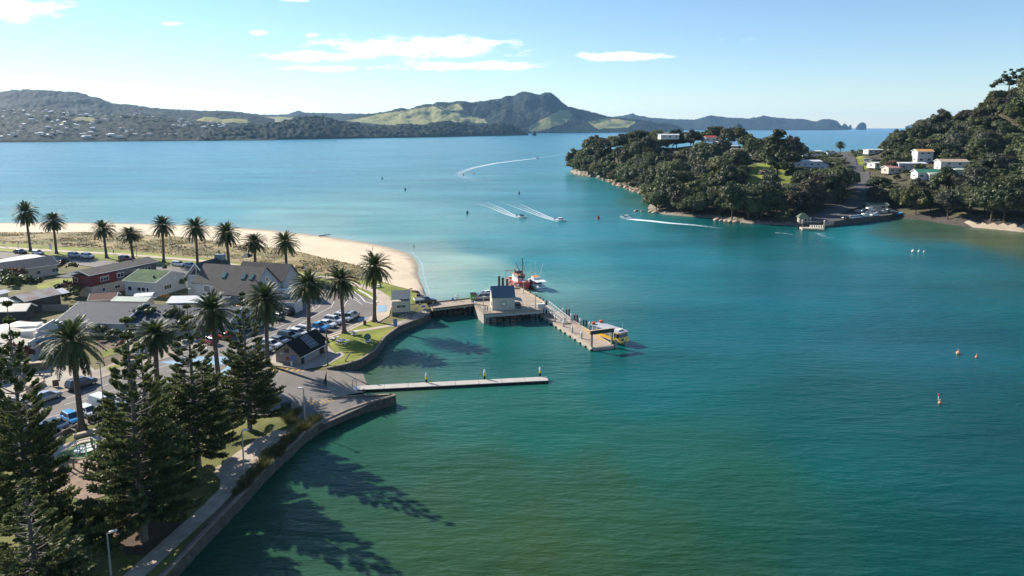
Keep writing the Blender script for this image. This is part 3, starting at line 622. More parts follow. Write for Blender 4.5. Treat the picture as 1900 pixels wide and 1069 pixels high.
def headland():
    global LAWNS
    X, Y, Z, d = TX, TY, TZ, TD
    LAWNS = [[(AT(px, 320, Y_).x, Y_) for px, Y_ in ((1378, 402), (1440, 398), (1475, 415), (1470, 440), (1450, 470), (1400, 478), (1385, 440))],
             [(AT(px, 320, Y_).x, Y_) for px, Y_ in ((1725, 440), (1800, 455), (1820, 470), (1790, 478), (1735, 462))], [(AT(px, 300, Y_).x, Y_) for px, Y_ in ((1595, 480), (1612, 480), (1603, 560), (1588, 640), (1578, 640), (1590, 560))],
             [(AT(px, 300, Y_).x, Y_) for px, Y_ in ((1860, 345), (1930, 345), (1930, 352), (1860, 352))]]
    n, k = X.shape; I = np.arange(n * k).reshape(n, k)
    Fq = np.stack([I[:-1, :-1], I[1:, :-1], I[1:, 1:], I[:-1, 1:]], -1).reshape(-1, 4)
    cx = (X[:-1, :-1] + X[1:, 1:]) / 2; cy = (Y[:-1, :-1] + Y[1:, 1:]) / 2; cz = (Z[:-1, :-1] + Z[1:, 1:]) / 2; dd = d[:-1, :-1]
    mi = np.zeros(cx.shape, int)
    mi[(dd < np.where(cy > 430, 1.5, 4.0)) & (cz < 7)] = 2; mi[(dd < 5) & (cx > 165)] = 4
    mi[(dd < 4.5) & (cx > 203) & (cz < 2.0)] = 3
    for L in LAWNS: mi[inside(cx, cy, L)] = 1
    keep = (TI[:-1, :-1] | TI[1:, 1:] | TI[1:, :-1] | TI[:-1, 1:]) | (dd < 6)
    sel = keep.ravel(); V = np.stack([X, Y, Z], -1).reshape(-1, 3)
    me = npmesh('headland', V, Fq[sel], mi=mi.ravel()[sel], smooth=True)
    tag(put('headland_terrain', me, None, [mat('bush_floor', (.06, .055, .03), .95, .4, .1, col2=(.11, .10, .05)), M_lawn, mat('bluff_rock', (.20, .165, .125), .95, .45, .3, col2=(.34, .29, .23), bump=.3), mat('far_sand', (.42, .34, .25), .95, .15, .3), M_drock]), kind='structure')
    L = resample([Vector((x, y, 0)) for x, y in ROAD], 120); b = MB(); vs = []
    for i, p in enumerate(L):
        q = L[min(119, i + 1)] - L[max(0, i - 1)]; q.normalize(); s = Vector((-q.y, q.x, 0)); w = 4.6 if i < 24 else 3.4
        for o in (-w, 0, w): e = p + s * o; vs.append(Vector((e.x, e.y, max(TH(e.x, e.y), TH(p.x, p.y)) + .35)))
    b.add(vs, [(3 * i + j, 3 * i + j + 1, 3 * i + j + 4, 3 * i + j + 3) for i in range(119) for j in (0, 1)]); tag(b.build('headland_road', M_asphaltd, smooth=True), kind='structure')
headland()
PARK = [G(1480, 415, 2.2), G(1547, 411, 2.2), G(1652, 399, 2.2), G(1668, 392, 2.2), G(1590, 384, 2.2), G(1540, 398, 2.2), G(1490, 408, 2.2)]
b = MB(); b.prism([(p.x, p.y) for p in PARK], -1, 2.3); tag(b.build('landing_pavement', M_asphaltd), kind='structure')
PARKXY = [(p.x, p.y) for p in PARK]

# ------------------------------------------------------------------ leafy trees
def quads(C, Nn, S, rng, asp=1.0):
    n = len(C); Nn = Nn / (np.linalg.norm(Nn, axis=1, keepdims=True) + 1e-9)
    t = np.cross(Nn, rng.normal(size=(n, 3))); t /= (np.linalg.norm(t, axis=1, keepdims=True) + 1e-9); bt = np.cross(Nn, t)
    S = S[:, None]; k = rng.uniform(.55, 1.1, (n, 4, 1))
    V = np.stack([C + t * S * k[:, 0], C + bt * S * asp * k[:, 1], C - t * S * k[:, 2], C - bt * S * asp * k[:, 3]], 1)
    return V.reshape(-1, 3), np.arange(4 * n).reshape(n, 4)
ICO = None
def ico():
    global ICO
    if ICO is None:
        import bmesh
        bm = bmesh.new(); bmesh.ops.create_icosphere(bm, subdivisions=2, radius=1); ICO = (np.array([v.co[:] for v in bm.verts]), np.array([[v.index for v in f.verts] for f in bm.faces])); bm.free()
    return ICO
def crown_arrays(seed, blobs, per, leaf, core=.8):
    """blobs: list of (x,y,z,r). Leaf clumps on each blob's shell; an added lumpy core blocks light, its darker tone paints shade into the gaps"""
    rng = np.random.default_rng(seed); Vs = []; Fs = []; T = []; off = 0
    for (x, y, z, r) in blobs:
        n = int(per * r * r); d = rng.normal(size=(n, 3)); d /= np.linalg.norm(d, axis=1, keepdims=True); d[:, 2] = np.where(d[:, 2] < -.55, -d[:, 2], d[:, 2])
        lump = 1 + .28 * np.sin(d[:, 0] * 5 + x) * np.sin(d[:, 1] * 5 + y) + .15 * np.sin(d[:, 2] * 9 + z)
        c = np.array([x, y, z]) + d * (r * lump * rng.uniform(.78, 1.06, n))[:, None] * np.array([1, 1, .8])
        nn = d * .8 + rng.normal(size=(n, 3)) * .55 + np.array([0, 0, .35])
        v, f = quads(c, nn, leaf * rng.uniform(.6, 1.35, n), rng)
        Vs.append(v); Fs.append(f + off); off += len(v); tb = rng.uniform(.0, .75); T.append(np.clip(tb + rng.uniform(-.2, .25, n), 0, 1))
        iv, fi = ico(); iv = iv * (1 + .12 * np.sin(iv[:, [1, 2, 0]] * 6 + x)); v = np.array([x, y, z]) + iv * r * core * np.array([1, 1, .78])
        Vs.append(v); Fs.append(np.concatenate([fi, fi[:, 2:3]], 1) + off); off += len(v); T.append(np.full(len(fi), tb * .85))
    V = np.concatenate(Vs); Fq = np.concatenate(Fs); T = np.concatenate(T)
    return V, Fq, T
def split_mesh(name, V, Fq, T):
    """quads whose last two corners coincide become triangles"""
    me = bpy.data.meshes.new(name); tri = Fq[:, 2] == Fq[:, 3]
    cnt = np.where(tri, 3, 4); loops = np.concatenate([np.concatenate([Fq[~tri].ravel(), Fq[tri][:, :3].ravel()])])
    tot = np.concatenate([np.full((~tri).sum(), 4), np.full(tri.sum(), 3)]); st = np.concatenate([[0], np.cumsum(tot)[:-1]]); tone = np.concatenate([T[~tri], T[tri]])
    me.vertices.add(len(V)); me.vertices.foreach_set('co', np.ascontiguousarray(V, np.float32).ravel())
    me.loops.add(len(loops)); me.loops.foreach_set('vertex_index', loops.astype(np.int32))
    me.polygons.add(len(tot)); me.polygons.foreach_set('loop_start', st.astype(np.int32)); me.polygons.foreach_set('loop_total', tot.astype(np.int32))
    a = me.attributes.new('tone', 'FLOAT', 'FACE'); a.data.foreach_set('value', tone.astype(np.float32)); me.update(); me.validate()
    return me
M_fol = foliage('native_foliage', (.032, .046, .019), (.155, .178, .074), .3, .45, hue=(.20, .20, .09))
M_var = [foliage('yellowish_foliage', (.035, .045, .014), (.16, .165, .05), .3, .4), foliage('greyish_foliage', (.04, .045, .028), (.15, .155, .10), .25, .4), foliage('brownish_foliage', (.035, .03, .018), (.13, .115, .06), .25, .4)]
M_fold = foliage('dark_foliage', (.022, .034, .015), (.10, .118, .046), .2, .3)
M_folg = foliage('garden_foliage', (.03, .045, .012), (.13, .15, .035), .3, .5)
M_folo = foliage('autumn_foliage', (.20, .10, .025), (.42, .26, .07), .3, .2)
M_folr = foliage('russet_foliage', (.10, .05, .03), (.22, .12, .07), .3, .2)
def dome_blobs(seed, R0, H, n, r0=.25, flat=.75):
    rng = random.Random(seed); out = []
    for i in range(n):
        a = rng.uniform(0, 6.283); q = math.sqrt(rng.random()) * .85; e = math.sqrt(max(0, 1 - q * q))
        r = R0 * r0 * rng.uniform(.55, 1.35)
        out.append((R0 * q * math.cos(a), R0 * q * math.sin(a), H * (1 - flat) + (H * flat - r * .6) * e * rng.uniform(.55, 1.0), r))
    return out
def tree_proto(name, label, cat, seed, R0, H, nb, per, leaf, mfol, r0=.27, flat=.75, trunk=.35, blobs=None):
    t = thing(name, label, cat); b = MB(); rng = random.Random(seed)
    bl = blobs or dome_blobs(seed, R0, H, nb, r0, flat)
    if trunk:
        b.tube((0, 0, -1.5), (0, 0, H * .3), trunk, trunk * .7, 7)
        for x, y, z, r in sorted(bl, key=lambda q: -q[3])[:7]: b.tube((0, 0, H * .22), (x * .8, y * .8, z - r * .3), trunk * .5, trunk * .15, 5, cap=False)
        b.build('trunk', M_bark, t)
    put('crown', split_mesh('crown', *crown_arrays(seed, bl, per, leaf)), t, mfol)
    return t
PROTO = [tree_proto('native_tree', None, 'tree', 100 + i, *p) for i, p in enumerate([
    (5.6, 9.5, 38, 62, .36, M_fol), (6.4, 10.5, 46, 58, .38, M_fol), (4.6, 9.0, 32, 70, .34, M_fol), (5.0, 12.5, 34, 62, .36, M_fold), (7.0, 10.0, 52, 55, .38, M_fol), (3.8, 8.0, 26, 75, .32, M_fol)])]
PR_R = [5.6, 6.4, 4.6, 5.0, 7.0, 3.8]; PR_H = [9.5, 10.5, 9.0, 11.5, 10.0, 8.0]
# where houses and gaps stand on the headland: (px, py of its foot, length px, label ...)
HOUSES = [ # px, py, width m, depth m, eave h, roof rise, wall, roof, angle, label
    (1243, 258, 15, 8, 3.0, .7, 'w', 'white', 5, 'long white roofed house on the headland crest beside the tallest round tree'),
    (1279, 259, 7, 6, 3.0, .8, 'c', 'tan', -10, 'small beige roofed house on headland crest right of the long white one'),
    (1319, 263, 9, 7, 3.2, 1.2, 'w', 'red', 8, 'house with bright red roof on the headland crest'),
    (1346, 271, 12, 8, 3.0, .4, 'w', 'grey', 12, 'flat grey roofed white house below the red roof'),
    (1358, 279, 11, 8, 3.0, .6, 'w', 'white', 10, 'white roofed house stepping down from the headland crest'),
    (1372, 288, 10, 8, 3.2, 1.3, 'c', 'tan', -6, 'tan roofed house above the sloping lawn'),
    (1380, 300, 11, 7, 4.0, .5, 'w', 'white', 8, 'bright white walled house at the top of the lawn'),
    (1512, 287, 16, 9, 3.2, .8, 'g', 'white', 4, 'white roofed shed row closest to the open sea'),
    (1508, 297, 17, 9, 3.4, .8, 'g', 'grey', 4, 'grey walled house in the middle of three stacked long roofs'),
    (1500, 310, 18, 9, 3.4, .8, 'b', 'white', 4, 'long white roofed house lowest of three behind the big pine'),
    (1536, 316, 6, 6, 3.2, 1.8, 'w', 'grey', 60, 'little white gabled house at the road bend'),
    (1545, 290, 10, 8, 3.0, .8, 'b', 'grey', 0, 'small blue grey house by the roadside palm'),
    (1625, 286, 13, 7, 3.0, .4, 'w', 'white', 6, 'flat white roofed house at the open sea edge'),
    (1640, 312, 14, 8, 3.0, .5, 'w', 'white', 12, 'low white roof in the trees right of the road'),
    (1624, 305, 11, 7, 3.0, .8, 'g', 'dark', 40, 'dark roofed house half hidden right of the road crest'),
    (1662, 322, 9, 7, 3.0, 1.0, 'c', 'pink', 5, 'pinkish roofed house among russet trees'),
    (1693, 316, 15, 9, 3.6, .5, 'g', 'white', -8, 'big flat white roofed house below the tower house'),
    (1716, 302, 9, 8, 6.5, 1.2, 'w', 'orange', -6, 'tall white tower house with orange roof'),
    (1770, 318, 14, 9, 5.0, 1.2, 'w', 'tan', -10, 'two storey tan roofed house below the sloping lawn'),
    (1724, 333, 12, 8, 3.4, 1.5, 'w', 'green', -5, 'white house with a green gable roof'),
    (1750, 336, 13, 8, 2.8, .7, 'g', 'palegreen', -12, 'low pale green roofed house beside the green gable'),
    (1792, 333, 11, 9, 4.6, .5, 'w', 'palegreen', -4, 'tall white house with twin round windows facing the bay'),
    (1630, 389, 9, 5, 2.6, .8, 'c', 'dgreen', -4, 'small green roofed shed behind the parked cars at the landing'),
]
HPOS = []
for h in HOUSES:
    if h[9].startswith('small green roofed shed'): p = G(h[0], h[1] + 1, 2.3)
    else: p = HIT(h[0], h[1]) or AT(h[0], h[1], 560)
    HPOS.append(p)
def scatter():
    rng = random.Random(5); cand = []; s = 6.6
    cx = np.arange(50, 470, s); cy = np.arange(285, 760, s)
    for x0 in cx:
        for y0 in cy:
            x = x0 + rng.uniform(-2.6, 2.6); y = y0 + rng.uniform(-2.6, 2.6)
            a = np.array([x]); b_ = np.array([y])
            if not inside(a, b_, [(p.x, p.y) for p in COAST])[0]: continue
            px, py = PR(x, y, 5)
            if px > 1990: continue
            dc = seg_dist(a, b_, [(p.x, p.y) for p in SHORE])[0]
            if dc < (.6 if y > 430 else 1.6) or (x > 203 and y < 345 and dc < 3.2): continue
            if seg_dist(a, b_, ROAD)[0] < (6 if y < 380 else 7) or inside(a, b_, PARKXY)[0] or seg_dist(a, b_, PARKXY + PARKXY[:1])[0] < 2.5: continue
            if any(inside(a, b_, L)[0] for L in LAWNS[1:]) or inside(a, b_, LAWNS[0])[0] or inside(a * 1.035, b_ * 1.035, LAWNS[0])[0]: continue
            lawnfront = inside(a * 1.08, b_ * 1.08, LAWNS[0])[0]
            small = lawnfront or (1478 < px < 1640 and 385 < y); bad = False
            for p in HPOS:
                dx, dy = x - p.x, y - p.y; f = math.hypot(p.x, p.y); al = (dx * p.x + dy * p.y) / f; la = abs(dx * p.y - dy * p.x) / f
                if math.hypot(dx, dy) < 9 or (-22 < al < 0 and la < 9.5): bad = True
                elif -42 < al < 0 and la < 9 and y > 352: small = True
            if bad and rng.random() < .96: continue
            cand.append((x, y, small))
    hit = sorted(cand, key=lambda c: c[1]); cover = {}; out = []
    for x, y, small in hit:
        z = TH(x, y); k = rng.choice([5, 2, 5]) if small else rng.randrange(6); sc = rng.uniform(.4, .6) if small or (352 < y < 430 and 1640 < PR(x, y, 12)[0] < 1815 and rng.random() < .75) else rng.choice([rng.uniform(.7, 1.0), rng.uniform(.9, 1.45)])
        px, py = PR(x, y, z + PR_H[k] * sc); w = PR_R[k] * sc * FPX / y; c0 = [cover.get(i, 9999) for i in range(int((px - w) / 4), int((px + w) / 4) + 1)]
        vis = sum(max(0, min(c - py, 40)) for c in c0)
        if vis < 5: continue
        for i, xx in enumerate(range(int((px - w) / 4), int((px + w) / 4) + 1)):
            e = ((xx * 4 - px) / w); top = py + (1 - math.sqrt(max(0, 1 - e * e))) * PR_H[k] * sc * FPX / y * .7
            cover[xx] = min(cover.get(xx, 9999), top)
        out.append((vis * (1 if px < 1900 else .02), x, y, z, k, sc, px))
    out.sort(reverse=True); return out
TREES = scatter()
def low_arrays(k, seed):
    bl = dome_blobs(seed, PR_R[k], PR_H[k], [16, 20, 13, 15, 22, 11][k], .36)
    return crown_arrays(seed, bl, 16, .75)
print('TREES', len(TREES))
def plant():
    n = 0; lows = [low_arrays(k, 300 + k) for k in range(6)]; Vs, Fs, Ts, off = [], [], [], 0; rng = random.Random(9)
    for vis, x, y, z, k, sc, px in TREES:
        if n < 280 and px < 1960:
            shore = seg_dist(np.array([x]), np.array([y]), SHORE)[0] < 14
            if px < 1215 and not shore: lab, g = 'dark rounded native tree on the wooded tip of the headland', 'trees on the headland tip'
            elif px < 1590 and shore: lab, g = 'spreading grey green tree leaning over the headland waterline', 'trees along the headland waterline'
            elif px < 1590: lab, g = 'grey green bushy tree in the canopy of the headland slope', 'trees on the headland slope'
            elif shore or y < 352: lab, g = 'broad dark tree hanging over the small beach below the hillside houses', 'shore trees right of the landing'
            else: lab, g = 'olive green tree in the bush covering the steep right hillside', 'trees on the right hillside'
            kindm = rng.choice([None, None, None, M_fold, M_var[0], M_var[1], M_var[2]])
            o = dup(PROTO[k], (x, y, z - .3), rng.uniform(0, 6.28), lab, (sc * rng.uniform(.9, 1.1), sc * rng.uniform(.9, 1.1), sc * rng.uniform(.8, 1.3)), g); n += 1
            if kindm: recolour(o, 'crown', 0, kindm)
        else:
            V, Fq, T = lows[k]; a = rng.uniform(0, 6.28); cs, sn = math.cos(a), math.sin(a)
            v = np.stack([V[:, 0] * cs - V[:, 1] * sn, V[:, 0] * sn + V[:, 1] * cs, V[:, 2]], 1) * sc + np.array([x, y, z - .3])
            Vs.append(v); Fs.append(Fq + off); off += len(v); Ts.append(np.clip(T * .6 + rng.uniform(0, .4), 0, 1))
    tag(put('bush_canopy', split_mesh('bush_canopy', np.concatenate(Vs), np.concatenate(Fs), np.concatenate(Ts)), None, M_fol), 'continuous bush canopy filling in behind the nearer headland trees', 'bush', kind='stuff')
    for p in PROTO:
        for ch in list(p.children): bpy.data.objects.remove(ch)
        bpy.data.objects.remove(p)
plant()
# standout trees
def place_tree(t, p, label, group=None, rz=0, sc=None):
    t.location = p; t.rotation_euler.z = rz; t['label'] = label
    if group: t['group'] = group
    if sc: t.scale = (sc, sc, sc)
    return t
big = []
rg = random.Random(3)
for i in range(46):
    h = rg.uniform(.16, 1); w = 12 * (1 - h) ** .6 + 1.2; a = rg.uniform(0, 6.28); q = rg.uniform(.2, 1)
    if h > .55: w *= .8
    big.append((w * q * math.cos(a), w * q * math.sin(a), 3 + 23 * h, 2.6 - 1.2 * h))
p = HIT(1441, 334) or AT(1441, 334, 420)
place_tree(tree_proto('giant_pine', 'x', 'tree', 77, 10, 26, 0, 26, .6, M_fold, trunk=.9, blobs=big), p, 'tall ragged dark pine standing on the headland lawn', sc=1.12)
sky_b = [(-4, 0, 9, 2.2), (-7, 0, 5.5, 2.4), (-1, 1, 7, 2.6), (2, 0, 11, 1.9), (5, -1, 13, 1.6), (8, 0, 14, 1.3), (4, 1, 8.5, 2.0), (-10, 0, 3.8, 1.9), (-12, 0, 2.2, 1.8), (1, -1, 4.5, 2.8), (7, 0, 9, 1.4), (0, 0, 13.5, 1.1), (-4, 0, 12, 1.0)]
p = HIT(1872, 166) or AT(1872, 166, 505)
place_tree(tree_proto('giant_pine', 'x', 'tree', 78, 8, 14, 0, 30, .5, M_fold, trunk=.5, blobs=sky_b), Vector((p.x, p.y, p.z)), 'windswept flat branched tree on the skyline of the right hill')
for px, py, Rr, H, m, lab in ((1368, 318, 3.2, 6, M_folr, 'russet leaved small tree on the headland lawn'), (1418, 331, 4.2, 5.5, mat('bare_twigs', (.30, .25, .2), .9, .2, 2), 'bare grey pink twiggy tree on the headland lawn'),
                              (1661, 316, 5.2, 6, M_folr, 'russet tree beside the pink roofed hillside house'), (1706, 319, 4.0, 5, M_folg, 'yellow green tree below the flat white hillside house'), (1676, 296, 5, 9, M_folg, 'bright green tree left of tower house'), (1322, 286, 2.4, 9, M_fold, 'narrow dark conifer below the red roofed house')):
    p = HIT(px, py) or AT(px, py, 430)
    place_tree(tree_proto('garden_tree', 'x', 'tree', int(px), Rr, H, 12, 30, .5, m, trunk=.2), p, lab)
# boulders along the headland's foot
def boulder_mesh(seed):
    iv, fi = ico(); rng = np.random.default_rng(seed)
    v = iv * (1 + .28 * np.sin(iv[:, [1, 2, 0]] * rng.uniform(2, 4) + rng.uniform(0, 6)) + .12 * rng.normal(size=iv.shape)); v[:, 2] *= .6
    return npmesh('shore_boulder', v, fi)
BM = [boulder_mesh(i) for i in range(4)]
for m_ in BM: m_.materials.append(M_rock)
rb = random.Random(4)
spots = [((1062 + i * 6.2), 324.5 + .5 * i) for i in range(9)] + [(1122 + i * 3.1, 336 + i * 1.05 + rb.uniform(-1.5, 1.5)) for i in range(26)] + [(1126 + i * 2.9, 334.5 + i * .95 + rb.uniform(-1.5, 1.5)) for i in range(26)] + [(1205 + i * 5, 394 + i * .35 + rb.uniform(-1, 1)) for i in range(14)] + [(1330 + i * 9, 409 + i * 1.0) for i in range(6)] + [(1191, 393), (1180, 392)]
for i, (px, py) in enumerate(spots):
    p = G(px, py, 0); o = bpy.data.objects.new('shore_boulder', BM[i % 4]); COL.objects.link(o); s = rb.uniform(.5, 1.5) * (1.3 if 1120 < px < 1205 else 1)
    o.location = (p.x, p.y, .15 * s); o.scale = (s * 1.3, s, s); o.rotation_euler = (rb.uniform(-.3, .3), rb.uniform(-.3, .3), rb.uniform(0, 6))
    if px < 1118: l = 'pale rock on the spit at the headland tip'
    elif px < 1195: l = 'tan boulder in the rock fall along the headland cove'
    elif i >= len(spots) - 2: l = 'small dark rock awash in the water off headland point'
    else: l = 'pale rock at the foot of the headland bluff'
    tag(o, l, 'rock', 'rocks along the headland shore')
# ------------------------------------------------------------------ buildings
ROOFM = {'white': ribbed('white_iron', (.62, .62, .62), 'X', 22, rough=.62, spec=.2), 'grey': ribbed('grey_iron', (.075, .083, .10), 'X', 22, rough=.7, spec=.1), 'dark': ribbed('dark_iron', (.07, .068, .068), 'X', 22, rough=.62, spec=.2), 'tan': mat('tan_tile', (.40, .30, .22), .85, .2, 1.0),
         'red': mat('red_roof', (.42, .06, .05), .7, .15, .6), 'green': ribbed('green_iron', (.05, .20, .13), 'X', 22, rough=.62, spec=.2), 'dgreen': ribbed('olive_iron', (.10, .14, .10), 'X', 22, rough=.62, spec=.2), 'palegreen': ribbed('pale_green_iron', (.38, .44, .36), 'X', 22, rough=.62, spec=.2),
         'pink': mat('pink_roof', (.42, .18, .16), .8, .2, .8), 'orange': mat('orange_roof', (.55, .28, .10), .8, .15, .8), 'moss': mat('moss_green_roof', (.025, .075, .02), .9, .35, .5, col2=(.07, .14, .045), bump=.02, bscale=4),
         'slate': mat('brown_grey_tile', (.105, .092, .08), .85, .18, .7, bump=.015, bscale=8), 'blue': ribbed('blue_iron', (.085, .135, .165), 'X', 20), 'black': mat('black_shingle', (.016, .015, .014), .95, .3, 2.5),
         'brown': mat('brown_red_tile', (.17, .08, .055), .85, .2, 1), 'cream': ribbed('cream_iron', (.58, .50, .38), 'Y', 10), 'rust': mat('rusty_iron', (.50, .46, .42), .7, .1, .35, col2=(.30, .15, .08), detail=2.0)}
WALLM = {'w': ribbed('white_boards', (.60, .59, .57), 'Z', 32, rough=.6), 'g': ribbed('grey_boards', (.36, .37, .38), 'Z', 32, rough=.6), 'b': ribbed('pale_blue_boards', (.48, .53, .58), 'Z', 32, rough=.6), 'c': mat('cream_wall', (.52, .45, .36), .8, .12, .5),
         'maroon': ribbed('maroon_boards', (.16, .03, .028), 'Z', 30, rough=.6), 'dg': ribbed('slate_boards', (.12, .125, .14), 'Z', 30, rough=.6), 'k': mat('stained_wall', (.06, .058, .055), .9, .4, .7), 'block': mat('grey_block', (.30, .26, .23), .9, .15, 1.3, bump=.01, bscale=6), 'hut': mat('hut_cream', (.50, .46, .38), .7, .08, 1),
         'lg': ribbed('lodge_boards', (.42, .43, .44), 'Z', 30, rough=.6)}
M_trim = M_white
def slab(b, A, B, C, D, t=.13):
    A, B, C, D = map(Vector, (A, B, C, D)); n = (B - A).cross(D - A).normalized() * t
    if n.z < 0: n = -n
    vs = [A, B, C, D, A + n, B + n, C + n, D + n]
    b.add(vs, [(3, 2, 1, 0), (4, 5, 6, 7), (0, 1, 5, 4), (1, 2, 6, 5), (2, 3, 7, 6), (3, 0, 4, 7)])
def window(t, L, D, side, a, z, w, h, fm=None, pm=None, name='window'):
    f = MB(); g = MB(); fr = .07
    if side in 'fb':
        y = -.02 if side == 'f' else D + .02; s = -1 if side == 'f' else 1
        f.box((a, y, z + h / 2), (w + .2, .1, h + .2)); g.box((a, y + s * .035, z + h / 2), (w, .06, h))
        for k in range(1, max(1, round(w / .8))): f.box((a - w / 2 + k * w / max(1, round(w / .8)), y + s * .05, z + h / 2), (.06, .08, h))
    else:
        x = -.02 if side == 'l' else L + .02; s = -1 if side == 'l' else 1
        f.box((x, a, z + h / 2), (.1, w + .2, h + .2)); g.box((x + s * .035, a, z + h / 2), (.06, w, h))
        for k in range(1, max(1, round(w / .8))): f.box((x + s * .05, a - w / 2 + k * w / max(1, round(w / .8)), z + h / 2), (.08, .06, h))
    o = f.build(name, fm or M_trim, t); g.build('pane', pm or M_glass, o)
def door(t, L, D, side, a, w, h, m, z=0):
    f = MB()
    if side in 'fb': f.box((a, -.03 if side == 'f' else D + .03, z + h / 2), (w, .1, h))
    else: f.box((-.03 if side == 'l' else L + .03, a, z + h / 2), (.1, w, h))
    f.build('door', m, t)
def gable(name, label, cat, c0, ang, L, D, eave, rise, wall, roof, over=.35, wins=(), ridge='u', segs=None, base=0, group=None, trim=True, wpane=None):
    """walls with gable ends, two roof slopes and fascia; local x along the front, y into the building, z from the ground"""
    t = thing(name, label, cat, c0, ang, group)
    def P(a, b_, z): return (a, b_, z) if ridge == 'u' else (b_, a, z)
    A, B = (L, D) if ridge == 'u' else (D, L)        # A along ridge, B across
    for i, (s0, s1, z0, z1, wm) in enumerate(segs or [(0, A, -.5, eave, wall)]):
        b = MB(); top = abs(z1 - eave) < 1e-6
        if top:
            pr = [(0, z0), (B, z0), (B, z1), (B / 2, z1 + rise), (0, z1)]
        else: pr = [(0, z0), (B, z0), (B, z1), (0, z1)]
        b.loft([[P(s, q[0], q[1]) for q in pr] for s in (s0, s1)]); b.build('wall', WALLM.get(wm, wm), t)
    r = MB(); k = over * rise / (B / 2); e = .015
    slab(r, P(-over, -over, eave - k + e), P(A + over, -over, eave - k + e), P(A + over, B / 2, eave + rise + e), P(-over, B / 2, eave + rise + e))
    slab(r, P(-over, B / 2, eave + rise + e), P(A + over, B / 2, eave + rise + e), P(A + over, B + over, eave - k + e), P(-over, B + over, eave - k + e))
    r.build('roof', ROOFM.get(roof, roof), t)
    if trim:
        f = MB()
        for s in (-over - .05, A + over + .05):
            f.bar(P(s, -over, eave - k + .03), P(s, B / 2, eave + rise + .03), .08, .26); f.bar(P(s, B / 2, eave + rise + .03), P(s, B + over, eave - k + .03), .08, .26)
        f.bar(P(-over, -over - .06, eave - k + .06), P(A + over, -over - .06, eave - k + .06), .1, .14)
        f.build('fascia', M_trim, t)
    for w in wins: window(t, L, D, *w)
    return t
def eave_frame(pl, pr, z):
    a, b = G(pl[0], pl[1], z), G(pr[0], pr[1], z); d = b - a
    return Vector((a.x, a.y, LAND)), math.atan2(d.y, d.x), d.length
def house(label, pl, pr, ez, D, rise, wall, roof, L=None, name='house', cat='house', **k):
    c, a, l = eave_frame(pl, pr, ez); return gable(name, label, cat, c, a, L or l, D, ez - LAND, rise, wall, roof, **k)
def loc(t, x, y, z=0): return t.matrix_world @ Vector((x, y, z)) if False else Matrix.Rotation(t.rotation_euler.z, 4, 'Z') @ Vector((x, y, z)) + t.location

# hall with the big grey roof, and its long wing
c, a, l = eave_frame((117, 594.7), (229.5, 595.8), 4.7); e = c + Vector((math.cos(a), math.sin(a), 0)) * l
a = R(-6); c = e - Vector((math.cos(a), math.sin(a), 0)) * 14.6
h = gable('hall', 'white hall with the largest plain grey iron roof, facing the street', 'hall', c, a, 14.2, 14, 2.9, 2.25, 'w', 'grey', wins=[('f', 6.3, 1.3, 1.3, .9), ('f', 9.0, 1.3, 1.3, .9), ('f', 3.5, 1.3, 1.2, .9), ('f', 1.2, 1.3, 1.0, .9)])
b = MB(); b.box((14.75, 6.2, 3.6), (.7, 1.1, .8)); b.build('heat_pump', M_offw, h); door(h, 14.2, 14, 'r', 2.0, 1.4, 2.0, M_dark)
c2 = loc(h, 14.3, 1.5); c2.z = LAND
gable('hall', 'long lower grey roofed wing joined to the hall, half behind a palm', 'hall', c2, R(-4), 21, 14, 2.5, 2.0, 'b', 'grey', over=.3, wins=[('f', 12, .9, 1.5, 1.2), ('f', 17, .9, 3, 1.4)])
b = MB(); b.box((0, 0, 0), (5.2, 3.4, .12)); 
sail = thing('shade_sail', 'white fabric canopy in front of the hall wing', 'canopy', G(296, 596, 3.6), R(-4)); s_ = MB(); s_.add([(-3, -2, -.3), (0, -2.3, .35), (3, -2, -.3), (3.2, 1.5, -.2), (0, 1.8, .5), (-3.2, 1.5, -.2)], [(0, 1, 4, 5), (1, 2, 3, 4)]); s_.build('fabric', M_offw, sail)
s_ = MB(); [s_.tube((x, y, -1.9), (x, y, -.25), .06) for x in (-2.9, 2.9) for y in (-1.9, 1.4)]; s_.build('pole', M_steel, sail)
# cafe with the stepped white parapet
t = gable('cafe', 'cafe building with stepped white parapet and green verandah by the street', 'cafe', Vector((-101.2, 118.6, LAND)), R(10.4), 14, 13, 3.4, 1.2, 'w', 'cream', over=.1, ridge='v', trim=False, wins=[('f', 3, .6, 5, 1.8)])
pb = MB(); prof = [(-.1, 0), (13.3, 0), (13.3, 4.2), (11.9, 4.2), (11.9, 5.0), (10.4, 5.0), (10.4, 5.5), (3.6, 5.5), (3.6, 4.9), (2.6, 4.9), (2.6, 4.1), (-.1, 4.1)]
pb.prism([(0, 0)] * 0 + [(y, z) for y, z in prof], 0, .25); pb.v = [(14.02 + q[2], q[0], q[1]) for q in pb.v]; pb.build('parapet', WALLM['w'], t)
vb = MB(); slab(vb, (14.27, 2.2, 3.3), (14.27, 13.2, 3.3), (17.0, 13.2, 2.5), (17.0, 2.2, 2.5)); vb.build('verandah_roof', ribbed('verandah_iron', (.11, .17, .165), 'Y', 20), t)
vb = MB(); [vb.tube((16.85, y, 0), (16.85, y, 2.5), .07) for y in (2.4, 5.9, 9.5, 13)]; vb.build('verandah_post', M_white, t)
vb = MB(); vb.box((17.03, 7.7, 2.45), (.08, 11.2, .2)); vb.build('verandah_fascia', M_white, t)
window(t, 14.27, 13, 'r', 1.1, 1.3, .8, 1.0); window(t, 14.27, 13, 'r', 5, .7, 2.4, 1.3); window(t, 14.27, 13, 'r', 9.5, .7, 2.4, 1.3)
